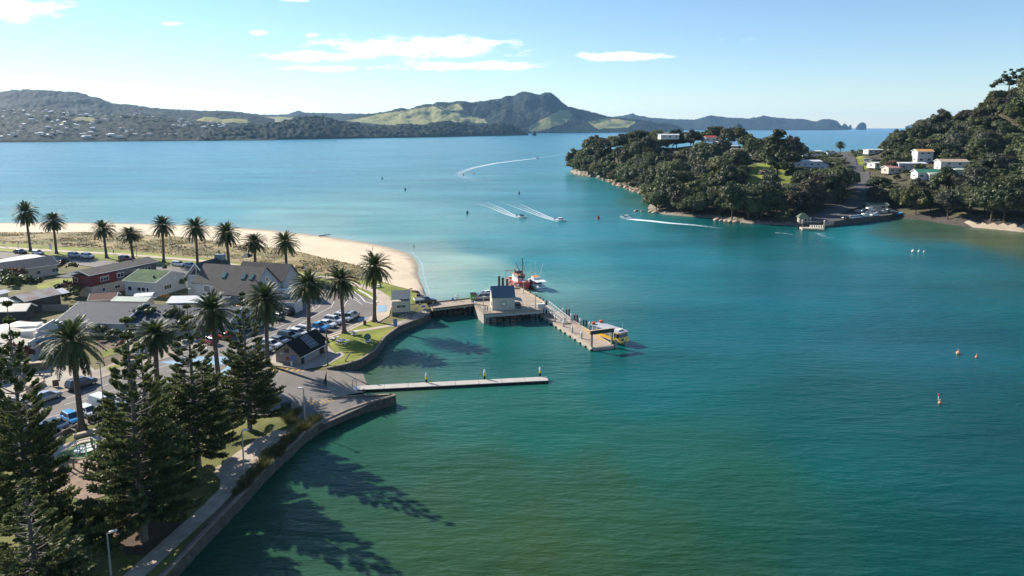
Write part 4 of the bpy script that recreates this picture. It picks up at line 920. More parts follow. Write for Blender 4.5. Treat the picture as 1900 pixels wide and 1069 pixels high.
vb = MB(); slab(vb, (-1, -1.8, 2.4), (13.2, -1.8, 2.4), (13.2, 1.2, 3.45), (-1, 1.2, 3.45)); vb.build('awning', ROOFM['palegreen'], t)
vb = MB(); vb.box((11.6, 5.4, 4.2), (2.6, 1.7, 1.4)); vb.build('roof_box', M_offw, t)
vb = MB(); vb.box((9.2, 10.4, 4.6), (4.6, 2.8, .18)); vb.box((9.2, 10.4, 4.25), (4.2, 2.4, .5)); vb.build('roof_hatch', M_white, t)
gable('shed', 'cream gabled store roof behind the cafe, at the left edge', 'shed', G(-30, 600, LAND), R(8), 8.5, 4, 2.6, 1.0, 'k', 'cream')
# yards behind
sh = house('rusty striped iron shed with dark stained side wall', (47, 559), (111.6, 545), 4.6, 6.5, 1.1, 'k', 'rust', name='shed', cat='shed', over=.2)
for x0 in (2.2, 8.6):
    vb = MB(); slab(vb, (x0, .2, 2.98), (x0 + 1.8, .2, 2.98), (x0 + 1.8, 2.9, 3.86), (x0, 2.9, 3.86), .03); vb.build('skylight', M_white, sh)
house('plain white garage beside the rusty shed', (-24, 560), (46.5, 559), 4.3, 3.4, .4, 'w', 'white', name='garage', cat='garage')
house('small white roofed lean-to at the left edge behind the garage', (-26, 552), (15, 542), 4.2, 3, .4, 'c', 'white', name='shed', cat='shed')
def fence(name, label, pts, h, m, step=2.4, z=LAND, px=True, boards=True, rails=0, post=.1):
    L = [G(*p, z) for p in pts] if px else [Vector(p) for p in pts]; t = thing(name, label, 'fence' if 'fence' in name else 'railing', L[0]); o = L[0]
    pan = MB(); ps = []
    for p, q in zip(L[:-1], L[1:]):
        d = q - p; n = max(1, round(d.length / step))
        for i in range(n + 1): ps.append(p.lerp(q, i / n) - o)
        if boards: pan.bar((p - o) + Vector((0, 0, h / 2)), (q - o) + Vector((0, 0, h / 2)), .06, h)
        for k in range(rails): zz = h * (k + 1) / rails; pan.bar((p - o) + Vector((0, 0, zz)), (q - o) + Vector((0, 0, zz)), .05, .06)
    pan.build('board_panel' if boards else 'rail', m, t)
    for p in ps:
        b = MB(); b.box(p + Vector((0, 0, h / 2)), (post, post, h + .06)); b.build('post', m, t)
    return t
fence('yard_fence', 'grey board fence between the rusty shed and the hall', [(49, 578.5), (128, 577)], 1.6, mat('grey_boards_old', (.23, .21, .19), .9, .25, 1.2), 3)
mh = house('long two storey house, maroon front and slate blue side, over a cream base', (166.7, 510.4), (289, 485), 7.2, 6.6, .9, None, 'slate', over=.5, segs=[(0, 19.3, -.5, 2.75, 'c'), (0, 7.4, 2.753, 5.4, 'maroon'), (7.4, 19.3, 2.753, 5.4, 'dg')],
           wins=[('f', 3.8, 3.7, 2.2, 1.0), ('f', 8.3, 3.7, 1.8, 1.0), ('f', 13.2, 3.7, 1.8, 1.0), ('f', 16.5, 3.7, 1.8, 1.0), ('f', 3.3, 1.0, .7, .8), ('f', 7.2, 1.0, 1.4, .7), ('l', 5.2, 3.7, .9, 1.0)])
b = MB(); b.box((-1.2, 4.6, 2.6), (2.3, 5, .2)); b.box((-2.3, 4.6, 3.1), (.1, 5, .9)); b.box((-1.2, 7.1, 3.1), (2.3, .1, .9)); b.build('balcony', WALLM['maroon'], mh)
b = MB(); b.box((-.6, 6.5, 5.3), (4.5, 4.2, .15)); b.build('porch_roof', ROOFM['grey'], mh); b = MB(); b.tube((14.5, 3.6, 5.9), (14.5, 3.6, 7.4), .18); b.build('flue', M_dark, mh)
gh = house('white cottage with mossy green roof', (230.5, 520.5), (287.4, 524.3), 5.2, 11, 1.8, 'w', 'moss', over=.3, wins=[('f', 1.6, 1.4, 1.1, 1.0), ('f', 4.4, 1.4, 1.0, .9), ('f', 5.7, 1.4, 1.0, .9), ('f', 7.0, 1.4, .5, .9), ('r', 4.2, 1.3, 2.4, 1.0)])
door(gh, 9.1, 11, 'r', 1.6, 1.0, 2.2, mat('brown_door', (.12, .07, .05), .6, .1, 2), .4); b = MB(); b.tube((7.2, 2.0, 3.5), (7.2, 2.0, 4.7), .16); b.lathe((7.2, 2, 4.7), [(.16, 0), (.32, .1), (.3, .4), (.1, .5)]); b.build('flue', M_dark, gh)
# lodge
la = math.atan2(-.266, .964); P0 = Vector((-75.4, 167.8, LAND)); ux = Vector((math.cos(la), math.sin(la), 0)); uy = Vector((-ux.y, ux.x, 0))
lg = thing('lodge', 'large grey boarded lodge with steep brown grey roofs and three skylights', 'lodge', P0, la)
def lodge_block(x0, x1, y0, y1, eave, ridgez, m='lg', ends=True, seg='wall'):
    b = MB(); hy = (y0 + y1) / 2; pr = [(y0, -.4), (y1, -.4), (y1, eave), (hy, ridgez), (y0, eave)]
    b.loft([[(x, q[0], q[1]) for q in pr] for x in (x0, x1)]); b.build(seg, WALLM[m], lg)
    r = MB(); o = .4; k = o * (ridgez - eave) / (hy - y0)
    slab(r, (x0 - o, y0 - o, eave - k + .02), (x1 + o, y0 - o, eave - k + .02), (x1 + o, hy, ridgez + .02), (x0 - o, hy, ridgez + .02)); slab(r, (x0 - o, hy, ridgez + .02), (x1 + o, hy, ridgez + .02), (x1 + o, y1 + o, eave - k + .02), (x0 - o, y1 + o, eave - k + .02))
    r.build('roof', ROOFM['slate'], lg)
lodge_block(6.3, 17, -6, 6, 3.8, 9.2); lodge_block(0.1, 6.29, -4, 4, 5.6, 9.203)
lodge_block(4.5, 18.0, 5.6, 12.0, 5.0, 8.3)
b = MB(); b.loft([[(-4.6 + 5.8 * (i), y, z) for (i, y, z) in ((0, yy, -.4), (1, yy, -.4), (1, yy, 6.2), (.5, yy, 9.3), (0, yy, 6.2))] for yy in (-1.2, 8.5)]); b.build('wall', WALLM['lg'], lg)
r = MB(); slab(r, (-5, -1.6, 5.8), (-5, 8.9, 5.8), (-1.7, 8.9, 9.34), (-1.7, -1.6, 9.34)); slab(r, (-1.7, -1.6, 9.34), (-1.7, 8.9, 9.34), (1.6, 8.9, 5.8), (1.6, -1.6, 5.8)); r.build('roof', ROOFM['dark'], lg)
b = MB(); [b.bar((-1.7, -1.66, 9.42), (x, -1.66, 5.86), .1, .3) for x in (-5.05, 1.65)]; b.build('fascia', M_trim, lg)
b = MB(); b.loft([[(-3.6, y, 6.5), (.2, y, 6.5), (-1.7, y, 8.6)] for y in (-1.27, -1.2)]); o = b.build('window', M_glass, lg); b = MB(); b.box((-1.7, -1.3, 7.4), (.14, .1, 2.1)); b.box((-1.7, -1.3, 6.45), (4, .1, .14)); b.build('frame', M_trim, o)
for (s, a_, z, w, hh, y) in (('f', -2.2, 4.1, 2.4, 1.0, -1.2),):
    f = MB(); f.box((a_, y - .03, z + hh / 2), (w + .25, .1, hh + .25)); o = f.build('window', M_trim, lg); f = MB(); f.box((a_, y - .07, z + hh / 2), (w, .08, hh)); f.build('pane', M_glassl, o)
for (x, z, w, hh) in ((3.4, 3.3, 1.7, 1.5), (5.2, 3.3, .5, 1.3), (3.4, .8, 1.7, 1.4), (5.9, .8, 1.0, 1.3), (.6, .5, .9, 1.8)):
    f = MB(); f.box((x, -4.03, z + hh / 2), (w + .3, .1, hh + .3)); o = f.build('window', M_trim, lg); f = MB(); f.box((x, -4.07, z + hh / 2), (w, .08, hh)); f.build('pane', M_glassl, o)
for x in (7.2, 12.6, 14.8):
    f = MB(); k = 5.4 / 6; y0 = -2.4; f.box((0, 0, 0), (.95, 1.6, .3)); c_, s_ = math.cos(math.atan(k)), math.sin(math.atan(k)); f.v = [(x + q[0], y0 + q[1] * c_ - q[2] * s_, 9.2 + k * y0 + q[1] * s_ + q[2] * c_ + .2) for q in f.v]; f.build('skylight', mat('skylight_glass', (.10, .17, .17), .2, .1, 1), lg)
b = MB(); b.box((-1.2, 7.0, 9.6), (2.2, 1.6, 1.4)); b.build('chimney', mat('chimney_stone', (.22, .25, .27), .9, .3, 1.5), lg); b = MB(); b.tube((-1.4, 7.0, 10.3), (-1.4, 7.0, 11.4), .14); b.build('flue', M_dark, lg)
b = MB(); b.box((17.5, -2.5, 4.0), (.06, 1.3, 1.3)); 
rw = MB(); rw.tube((17.0, .2, 6.3), (17.12, .2, 6.3), .75, n=18); o = rw.build('round_window', M_trim, lg); rw = MB(); rw.tube((17.1, .2, 6.3), (17.16, .2, 6.3), .52, n=18); rw.build('pane', mat('amber_glass', (.35, .22, .14), .3, .3, 2), o)
b = MB(); b.box((19.6, 1.8, 3.1), (4.6, 4.8, .3)); b.box((19.6, -.7, 3.5), (4.6, .15, 1.1)); b.box((21.9, 1.8, 3.5), (.15, 4.9, 1.1)); [b.box((x, y, 1.4), (.35, .35, 3.0)) for x in (21.7, 19.2) for y in (-.5, 4.0)]; b.build('terrace', M_white, lg)
b = MB(); b.box((2.6, 12.8, 9.2), (2.2, 2.4, .9), taper=.3); b.build('roof_vent', M_dark, lg)
house('low white roofed annexe between the lodge and the hall wing', (312, 562), (392, 560.5), 4.6, 6, .7, 'w', 'white')
hg = house('flat roofed glass fronted lounge beside the lodge', (396, 553), (424, 552), 4.5, 5, .25, 'w', 'grey', wins=[('f', 1.2, .4, 1.6, 1.7), ('r', 2.4, .3, 4.2, 1.8)])
house('small brown red roofed shed just behind the hall roof', (166, 557), (212, 554), 4.4, 4.5, .9, 'c', 'brown', name='shed', cat='shed')
house('pale green striped roof strip behind the hall ridge', (210, 558), (270, 559), 4.3, 3.4, .5, 'c', 'palegreen', name='shed', cat='shed')
house('little white flat roofed outbuilding by the mossy cottage', (251, 551), (279, 549), 4.0, 3.0, .15, 'w', 'white', name='shed', cat='shed')
house('long flat white carport roof at the far left by the beach road', (-30, 495), (76, 476.5), 4.6, 6, .3, 'c', 'white', name='carport', cat='carport')
house('grey blue hip roofed bungalow behind the orange bush', (6, 504), (106, 490), 4.4, 8.5, 1.8, 'c', 'grey', wins=[('f', 8.4, .9, 1.0, 1.0), ('f', 12.6, .9, 1.6, 1.0), ('f', 3.4, .9, 1.2, 1.0)])
pw = house('white walled patio bar with dark canopy below the lodge', (516, 560), (546, 562), 4.0, 3.5, .12, 'w', 'dark', name='kiosk', cat='kiosk', wins=[('f', 1.6, .7, 2.0, .9)])
# tower hut
th = house('tall narrow cream hut with blue roof and dark base by the wharf entrance', (727, 556), (760.8, 554.6), 5.3, 4.6, 1.4, 'hut', 'blue', name='harbour_hut', cat='hut', over=.12, trim=False, segs=[(0, 4.1, -.3, .95, 'dg'), (0, 4.1, .953, 3.5, 'hut')], wins=[('f', 2.05, 1.95, 2.0, .65)])
b = MB(); b.box((-.16, 1.2, 1.7), (.2, .5, .7)); b.build('sign_board', mat('blue_white_sign', (.55, .62, .75), .5, .3, 4), th); door(th, 4.1, 4.6, 'l', 2.8, .9, 1.6, M_white)
# ramp hut
A, B, C = G(512.2, 672.6), G(563.2, 679), G(622, 654.7); a = math.atan2((B - A).y, (B - A).x)
rh = gable('boat_ramp_hut', 'grey block hut with black gable roof and solar panels by boat ramp', 'hut', A, a, 5.3, 8.3, 2.0, 2.0, 'block', 'black', over=.45, ridge='v', trim=False)
b = MB(); k = 2.0 / 2.65; ang = math.atan(k)
def onslope(y, d, w, l, t=.05, off=.2):     # box on the right slope: d down from ridge
    q = MB(); q.box((0, 0, 0), (l, w, t)); cx_, cz_ = 2.65 + d * math.cos(ang), 4.0 - d * math.sin(ang); q.v = [(cx_ + p[0] * math.cos(ang) + p[2] * math.sin(ang) + off * math.sin(ang), y + p[1], cz_ - p[0] * math.sin(ang) + p[2] * math.cos(ang) + off * math.cos(ang)) for p in q.v]; return q
q = onslope(4.4, 1.75, 2.3, 2.9); o = q.build('solar_panel', mat('solar_cells', (.11, .11, .12), .25, .15, 3), rh)
g_ = MB()
for yy in (3.25, 4.0, 4.8, 5.55): z_ = onslope(yy, 1.75, .05, 2.95, .04, .26); g_.add(z_.v, z_.f)
for dd in (.3, 1.0, 1.75, 2.5, 3.2): z_ = onslope(4.4, dd, 2.35, .05, .04, .262); g_.add(z_.v, z_.f)
g_.build('grid_lines', M_steel, o)
b = MB(); b.bar((5.3 + .48, -.45, 1.68), (5.3 + .48, 8.75, 1.68), .1, .12); b.build('gutter', M_white, rh)
window(rh, 5.3, 8.3, 'f', 2.4, 2.2, .8, .6, fm=M_dark); door(rh, 5.3, 8.3, 'r', .55, .9, 1.75, mat('dark_door', (.03, .025, .02), .7, .2, 2)); door(rh, 5.3, 8.3, 'r', 6.6, 1.3, 1.7, MATS['dark_door'])
b = MB(); b.box((3.8, -.06, 1.25), (.95, .08, 1.0)); b.build('notice_board', mat('blue_sign', (.12, .22, .5), .5, .3, 4), rh)
b = MB(); b.tube((2.55, -.02, 1.1), (2.55, -.16, 1.1), .28, n=14); b.build('lifebuoy_case', M_red, rh)
b = MB(); b.box((5.37, 1.7, 1.15), (.06, .6, .55)); b.build('notice_board', MATS['blue_sign'], rh); b = MB(); b.box((1.3, -.05, 1.85), (.6, .06, .16)); b.build('name_plate', M_white, rh)
b = MB(); b.box((5.37, 1.15, 1.5), (.05, .4, .4)); b.build('name_plate', M_white, rh)
# headland houses
for (px, py, w, d, eh, rs, wl, rf, an, lab), p in zip(HOUSES, HPOS):
    a = R(an); c = Vector((p.x - math.cos(a) * w / 2, p.y - math.sin(a) * w / 2, p.z + (.2 if p.z > 3 else 0)))
    ww = [('f', w * (i + .5) / max(2, int(w / 4)), 1.0, 1.7, 1.1) for i in range(max(2, int(w / 4)))] + [('l', d / 2, 1.0, 1.4, 1.1)]
    if eh > 4.4: ww += [('f', w * .3, eh - 1.6, 1.4, 1.0), ('f', w * .7, eh - 1.6, 1.4, 1.0)]
    gable('shed' if 'shed' in lab and 'row' not in lab else 'house', lab, 'shed' if 'small green roofed shed' in lab else 'house', c, a, w, d, eh, rs, wl, rf, over=.4, wins=ww, group='houses on the headland' if px < 1600 else 'houses on the right hillside')
# far suburb: one low house each, about the size of the speck it makes
fm = [mat('far_white', (.60, .58, .55), .6, .1, 1), mat('far_cream', (.55, .47, .38), .7, .1, 1), mat('far_grey', (.32, .33, .34), .7, .1, 1), mat('far_red', (.32, .10, .07), .7, .1, 1)]
def far_house(rf):
    b = MB(); b.loft([[(x, -4, 0), (x, 4, 0), (x, 4, 3.2), (x, 0, 4.8), (x, -4, 3.2)] for x in (-6, 6)]); b.m = [0] * len(b.f)
    for i, f in enumerate(b.f[:5]):
        if i in (2, 3): b.m[i] = 1
    o = b.build('hillside_house', [fm[0], rf]); return o
fh = [far_house(r) for r in fm]; X_, Y_, Z_, P_, ns_ = HG['suburb_hills']; PXa, PYa = P_[0][:, :ns_], P_[1][:, :ns_]; rr = random.Random(12)
zones = [(0, 130, 205, 222, 16), (0, 160, 222, 244, 18), (0, 200, 244, 258, 16), (60, 160, 208, 216, 8), (150, 330, 212, 216, 12), (160, 240, 216, 232, 6), (200, 330, 248, 257, 14), (270, 340, 214, 222, 8), (320, 400, 222, 236, 16), (340, 430, 228, 238, 12), (100, 250, 232, 250, 10)]
nh = 0
for (x0, x1, y0, y1, n) in zones:
    for i in range(n):
        px, py = rr.uniform(x0, x1), rr.uniform(y0, y1)
        k = np.argmin(((PXa - px) ** 2 + 3 * (PYa - py) ** 2)); i_, j_ = np.unravel_index(k, PXa.shape)
        if abs(PYa[i_, j_] - py) > 2 or j_ > ns_ - 3: continue
        src = rr.choice([fh[0], fh[0], fh[1], fh[2], fh[3]]); o = src if 'used' not in src else src.copy()
        if o is not src: COL.objects.link(o)
        src['used'] = 1
        s = rr.uniform(.55, 1.1); o.location = (X_[i_, j_], Y_[i_, j_] - 8, Z_[i_, j_] + 2.0); o.scale = (s * rr.uniform(.7, 1.5), s, s); o.rotation_euler = (0, 0, rr.uniform(-.5, .5))
        lo = py > 240
        tag(o, 'pale speck of a house along the far shore at the foot of the hill' if lo else ('pale house speck scattered on the dark hillside across the bay' if px < 200 else 'house in the hilltop suburb towards the green knoll'), 'house', 'far shoreline houses' if lo else ('far hillside houses' if px < 200 else 'far hilltop houses'))
for s in fh:
    if 'used' in s: del s['used']
for o in list(bpy.data.objects):
    if o.name.startswith('hillside_house') and 'used' in o: del o['used']
# ------------------------------------------------------------------ vehicles
def paint(name, col, rough=.25, metal=.0):
    if name in MATS: return MATS[name]
    m = mat(name, col, rough, .03, 2, metal, spec=.6); m.node_tree.nodes['Principled BSDF'].inputs['Coat Weight'].default_value = .6; return m
PAINT = {'white': paint('car_white', (.74, .74, .73)), 'silver': paint('car_silver', (.42, .43, .44), .3, .5), 'black': paint('car_black', (.012, .012, .014)), 'grey': paint('car_grey', (.09, .095, .10), .3, .4), 'blue': paint('car_blue', (.02, .27, .58)), 'red': paint('car_red', (.28, .015, .02)),
         'orange': paint('car_orange', (.50, .06, .02)), 'maroon': paint('car_maroon', (.12, .015, .02)), 'dgreen': paint('car_green', (.02, .04, .035)), 'sky': paint('car_paleblue', (.22, .33, .40), .3, .3), 'bluegrey': paint('car_bluegrey', (.13, .16, .19), .3, .4)}
M_hl = mat('headlight_glass', (.6, .62, .62), .15, .1, 3, spec=.8); M_tl = mat('taillight', (.35, .01, .01), .2, .1, 3, spec=.8); M_trimk = mat('black_trim', (.018, .018, .018), .6, .1, 3)
#        L    W    H    hood  belt  (cabin base rear, top rear, top front, base front as fractions of L from rear)  tail height
SPEC = {'hatch': (4.0, 1.72, 1.5, .88, .95, (.01, .10, .55, .75), .95), 'suv': (4.6, 1.86, 1.72, 1.05, 1.12, (.01, .07, .58, .74), 1.1), 'sedan': (4.7, 1.8, 1.43, .86, .94, (.17, .30, .58, .74), .98),
        'wagon': (4.75, 1.8, 1.5, .88, .95, (.01, .08, .58, .74), .95), 'ute': (5.2, 1.85, 1.76, 1.06, 1.12, (.36, .40, .60, .73), 1.05)}
def wheels(t, L, W, r, fr=(.19, .81)):
    for f in fr:
        for s in (-1, 1):
            x = (f - .5) * L; y = s * (W / 2 - .09); b = MB(); b.tube((x, y - .11, r), (x, y + .11, r), r, n=16); o = b.build('wheel', M_tyre, t)
            b = MB(); b.tube((x, y + s * .1, r), (x, y + s * .125, r), r * .62, n=12); b.build('rim', M_rim, o)
def body_loft(L, W, st):
    b = MB(); secs = []
    for fx, zb, zt, w in st:
        x = (fx - .5) * L; h = W / 2 * w; secs.append([(x, -h * .93, zb), (x, -h, zb + .16), (x, -h * .99, zt - .14), (x, -h * .88, zt), (x, h * .88, zt), (x, h * .99, zt - .14), (x, h, zb + .16), (x, h * .93, zb)])
    b.loft(secs); return b
def make_car(kind, label='x', group=None):
    L, W, H, hood, belt, cab, tail = SPEC[kind]; t = thing('parked_' + {'hatch': 'hatchback', 'suv': 'off_roader', 'sedan': 'saloon_car', 'wagon': 'estate_car', 'ute': 'pickup_truck'}[kind], label, 'pickup' if kind == 'ute' else 'car', group=group)
    r = .33 if kind in ('hatch', 'sedan', 'wagon') else .38
    zb = .2 if r < .35 else .3
    st = [(0, zb + .2, tail - .18, .86), (.02, zb + .08, tail - .03, .95), (.10, zb, belt if kind not in ('sedan',) else tail, 1), (.36, zb, belt, 1), (.7, zb, belt, 1), (.76, zb, belt - .02, 1), (.9, zb, hood, .98), (.97, zb + .05, hood - .12, .92), (1, zb + .12, hood - .34, .82)]
    body_loft(L, W, st).build('body', PAINT['white'], t, smooth=False)
    x = [(c - .5) * L for c in cab]; wb, wt = W / 2 * .87, W / 2 * .68; zr = H - .05
    g = MB(); g.add([(x[0], -wb, belt - .04), (x[3], -wb, belt - .04), (x[3], wb, belt - .04), (x[0], wb, belt - .04), (x[1], -wt, zr), (x[2], -wt, zr), (x[2], wt, zr), (x[1], wt, zr)], [(3, 2, 1, 0), (4, 5, 6, 7), (0, 1, 5, 4), (1, 2, 6, 5), (2, 3, 7, 6), (3, 0, 4, 7)]); g.build('glasshouse', M_glass, t)
    rf = MB(); rf.loft([[(xx, -wt - .03, zr - .03), (xx, -wt + .1, H), (xx, wt - .1, H), (xx, wt + .03, zr - .03)] for xx in (x[1] - .06, x[2] + .04)])
    for s in (-1, 1):
        rf.bar((x[0], s * wb, belt - .03), (x[1], s * wt, zr), .07, .12); rf.bar((x[3], s * wb, belt - .03), (x[2], s * wt, zr), .06, .08)
        m_ = (x[0] * .52 + x[3] * .48); rf.bar((m_, s * (wb + .01), belt), (m_, s * (wt + .01), zr), .05, .08)
    rf.build('roof', PAINT['white'], t)
    wheels(t, L, W, r)
    for s in (-1, 1):
        b = MB(); b.box((L / 2 - .14, s * W * .34, hood - .25), (.16, .38, .15)); b.build('headlight', M_hl, t); b = MB(); b.box((-L / 2 + .06, s * W * .39, tail - .22), (.12, .22, .26)); b.build('taillight', M_tl, t)
        b = MB(); b.box((x[3] - .35, s * (W / 2 + .07), belt + .05), (.12, .16, .12)); b.build('mirror', M_trimk, t)
    b = MB(); b.box((L / 2 - .02, 0, zb + .25), (.1, W * .7, .2)); b.build('grille', M_trimk, t); b = MB(); b.box((-L / 2 + .02, 0, zb + .3), (.1, W * .8, .18)); b.build('rear_bumper', M_trimk, t)
    if kind == 'ute':
        b = MB(); b.box((-L * .32, 0, belt + .01), (L * .33, W * .8, .05)); b.build('tray_bed', M_trimk, t)
    if kind in ('suv', 'wagon'):
        b = MB(); [b.bar((x[1] + .1, s * wt * .9, H + .06), (x[2] - .2, s * wt * .9, H + .06), .05, .05) for s in (-1, 1)]; b.build('roof_rail', M_trimk, t)
    return t
def make_van(label, group=None):
    L, W, H = 5.1, 1.95, 2.1; t = thing('parked_van', label, 'van', group=group)
    body_loft(L, W, [(0, .3, 1.5, .94), (.02, .22, 1.55, .98), (.7, .22, 1.3, 1), (.82, .22, 1.2, 1), (.97, .25, 1.0, .95), (1, .3, .8, .88)]).build('body', PAINT['white'], t)
    b = MB(); b.loft([[(x, -W * .48, 1.1), (x, -W * .43, zt), (x, W * .43, zt), (x, W * .48, 1.1)] for x, zt in ((-2.48, 2.0), (-2.3, H), (.5, H), (.75, H - .05))]); b.build('roof', PAINT['white'], t)
    b = MB(); b.loft([[(.76, -W * .47, 1.15), (.76, -W * .42, 2.03), (.76, W * .42, 2.03), (.76, W * .47, 1.15)], [(1.62, -W * .46, 1.15), (1.6, -W * .45, 1.2), (1.6, W * .45, 1.2), (1.62, W * .46, 1.15)]]); b.build('windscreen', M_glass, t)
    b = MB(); [b.box((.35, s * W * .475, 1.6), (.8, .05, .5)) for s in (-1, 1)]; b.build('side_window', M_glass, t)
    wheels(t, L, W, .35)
    for s in (-1, 1):
        b = MB(); b.box((L / 2 - .12, s * .7, .8), (.15, .3, .2)); b.build('headlight', M_hl, t); b = MB(); b.box((-L / 2, s * .85, 1.1), (.08, .15, .5)); b.build('taillight', M_tl, t)
    return t
def make_motorhome(label):
    L, W = 6.2, 2.15; t = thing('motorhome', label, 'motorhome')
    b = MB(); b.loft([[(x, -W / 2, .55), (x, -W / 2, zt), (x, W / 2, zt), (x, W / 2, .55)] for x, zt in ((-3.1, 2.75), (.9, 2.8), (1.2, 2.8))]); b.build('body', PAINT['white'], t)
    b = MB(); b.loft([[(x, -W * .48, z0), (x, -W * .48, 2.76), (x, W * .48, 2.76), (x, W * .48, z0)] for x, z0 in ((1.2, 1.95), (2.0, 2.05), (2.3, 2.5))]); b.build('luton', PAINT['white'], t)
    b = MB(); b.loft([[(x, -.95, .35), (x, -.95, zt), (x, .95, zt), (x, .95, .35)] for x, zt in ((1.2, 1.9), (1.6, 1.85), (2.3, 1.2), (3.0, 1.0), (3.1, .8))]); b.build('cab', PAINT['white'], t)
    b = MB(); b.poly([(1.66, -.85, 1.84), (1.66, .85, 1.84), (2.34, .88, 1.25), (2.34, -.88, 1.25)]); b.build('windscreen', M_glass, t)
    b = MB(); [b.box((x, s * (W / 2 + .01), 1.8), (1.1, .05, .6)) for x in (-1.8, .1) for s in (-1, 1)]; b.build('side_window', M_glass, t); b = MB(); b.box((-3.12, 0, 1.9), (.06, 1.3, .6)); b.build('rear_window', M_glass, t)
    wheels(t, 6.2, 2.1, .36, (.22, .87)); return t
CARP = {}; CARN = 0
HD = 64
CARS = [ # kind, px, py, heading, paint, label, group
    ('suv', 152, 718, HD, 'grey', 'dark grey wagon with roof rack driving side kerb beside the tall palm', 'cars along the left kerb'), ('hatch', 88, 742, HD, 'silver', 'silver hatchback parked at kerb behind the dark grey wagon', 'cars along the left kerb'), ('suv', 20, 759, HD, 'white', 'white off roader parked last at the kerb by left edge', 'cars along the left kerb'),
    ('hatch', 134, 783, -36, 'blue', 'bright blue hatchback parked against the palm trunk', 'cars nosed to the playground rail'), ('sedan', 103, 796, -22, 'black', 'shiny black saloon next to the bright blue hatchback', 'cars nosed to the playground rail'), ('hatch', 165, 771, -32, 'white', 'white hatchback with dark windscreen just right of the palm trunk', 'cars nosed to the playground rail'),
    ('van', 193, 759, -28, 'white', 'white van parked behind the lamp pole', 'cars nosed to the playground rail'), ('sedan', 228, 751, -26, 'white', 'white saloon partly behind the pine, beside the white van', 'cars nosed to the playground rail'), ('hatch', 252, 743, -24, 'white', 'white hatchback glimpsed through the pine branches', 'cars nosed to the playground rail'), ('sedan', 72, 805, -20, 'silver', 'silver saloon half under the pine beside black saloon', 'cars nosed to the playground rail'),
    ('hatch', 34, 815, -18, 'blue', 'blue hatchback mostly hidden by the left pine', 'cars nosed to the playground rail'),
    ('hatch', 389, 637, 146, 'red', 'dark red hatchback in the bays left of the street palm', 'cars in the bays by the hall'), ('hatch', 414, 628, 146, 'orange', 'orange red hatchback right behind the street palm trunk', 'cars in the bays by the hall'), ('suv', 435, 619, -32, 'white', 'white off roader parked beside the orange red hatchback', 'cars in the bays by the hall'), ('wagon', 455, 611, -34, 'silver', 'silver estate behind the thin pine spire', 'cars in the bays by the hall'),
    ('motorhome', 472, 603, -34, 'white', 'x', None), ('suv', 513, 592, 140, 'silver', 'silver off roader parked in the bays under the palm crown', 'cars in the bays by the hall'), ('suv', 532, 583, 140, 'black', 'black off roader at the far end of the bays', 'cars in the bays by the hall'),
    ('hatch', 488, 653, -24, 'silver', 'silver hatchback at the bay nearest the ramp hut wall', 'cars in the bays by the green'), ('wagon', 503, 644, -24, 'white', 'white estate behind the palm left of the ramp hut', 'cars in the bays by the green'), ('sedan', 518, 637, -24, 'bluegrey', 'blue grey saloon parked behind the hut roof', 'cars in the bays by the green'), ('suv', 536, 630, -24, 'dgreen', 'very dark green off roader behind the hut ridge', 'cars in the bays by the green'),
    ('hatch', 554, 623, -24, 'white', 'small white hatchback beside the dark green off roader', 'cars in the bays by the green'), ('wagon', 568, 617, -24, 'white', 'white estate against the palm trunk above the hut', 'cars in the bays by the green'), ('ute', 589, 613, -22, 'blue', 'bright blue pickup parked by the green', 'cars in the bays by the green'), ('sedan', 606, 606, -24, 'white', 'white saloon next to the bright blue pickup', 'cars in the bays by the green'), ('suv', 620, 600, -26, 'white', 'white off roader in the middle of the row by the green', 'cars in the bays by the green'),
    ('suv', 637, 595, -28, 'white', 'white off roader behind the palm on the green', 'cars in the bays by the green'), ('suv', 654, 591, 76, 'silver', 'silver grey off roader at the end of the row by blue bay', 'cars in the bays by the green'),
    ('sedan', 38, 470, -18, 'black', 'black saloon farthest left on the beach road', 'cars along the beach road'), ('hatch', 71, 472, -18, 'white', 'white car at the foot of the first beach palm', 'cars along the beach road'), ('suv', 139, 477.5, -20, 'silver', 'silver off roader parked before the second beach palm pair', 'cars along the beach road'), ('suv', 163, 479, -20, 'white', 'white off roader beside silver one on the beach road', 'cars along the beach road'),
    ('suv', 233, 484, -22, 'maroon', 'maroon car behind the long house roof', 'cars along the beach road'), ('hatch', 277, 487, -24, 'sky', 'pale blue car showing over the end of the long house', 'cars along the beach road'), ('wagon', 332, 493.5, -24, 'white', 'white estate on the beach road left of the lodge', 'cars along the beach road'), ('hatch', 354, 496, -24, 'sky', 'pale blue hatchback beside the lodge gable', 'cars along the beach road'), ('sedan', 517, 522, -30, 'black', 'black car parked beside the lodge terrace', 'cars along the beach road'),
    ('ute', 790, 563.5, 20, 'black', 'black pickup with pale flat tray at the wharf entrance', None), ('wagon', 893, 555, 190, 'silver', 'silver estate parked on the wharf beside the hut', None), ('hatch', 908, 549, 40, 'white', 'white car mostly hidden behind the wharf hut', None)]
def place_car(kind, p, hd, pt, lab, grp):
    global CARN
    key = kind
    if kind == 'motorhome': t = make_motorhome('white motorhome with luton cab parked in the bays'); t.location = p; t.rotation_euler.z = R(hd); return t
    if kind not in CARP:
        t = make_van('x') if kind == 'van' else make_car(kind); CARP[kind] = t; first = True
    else: t = dup(CARP[kind])
    t.location = p; t.rotation_euler.z = R(hd); t['label'] = lab
    if grp: t['group'] = grp
    for part in ('body', 'roof'): recolour(t, part, 0, PAINT[pt])
    return t
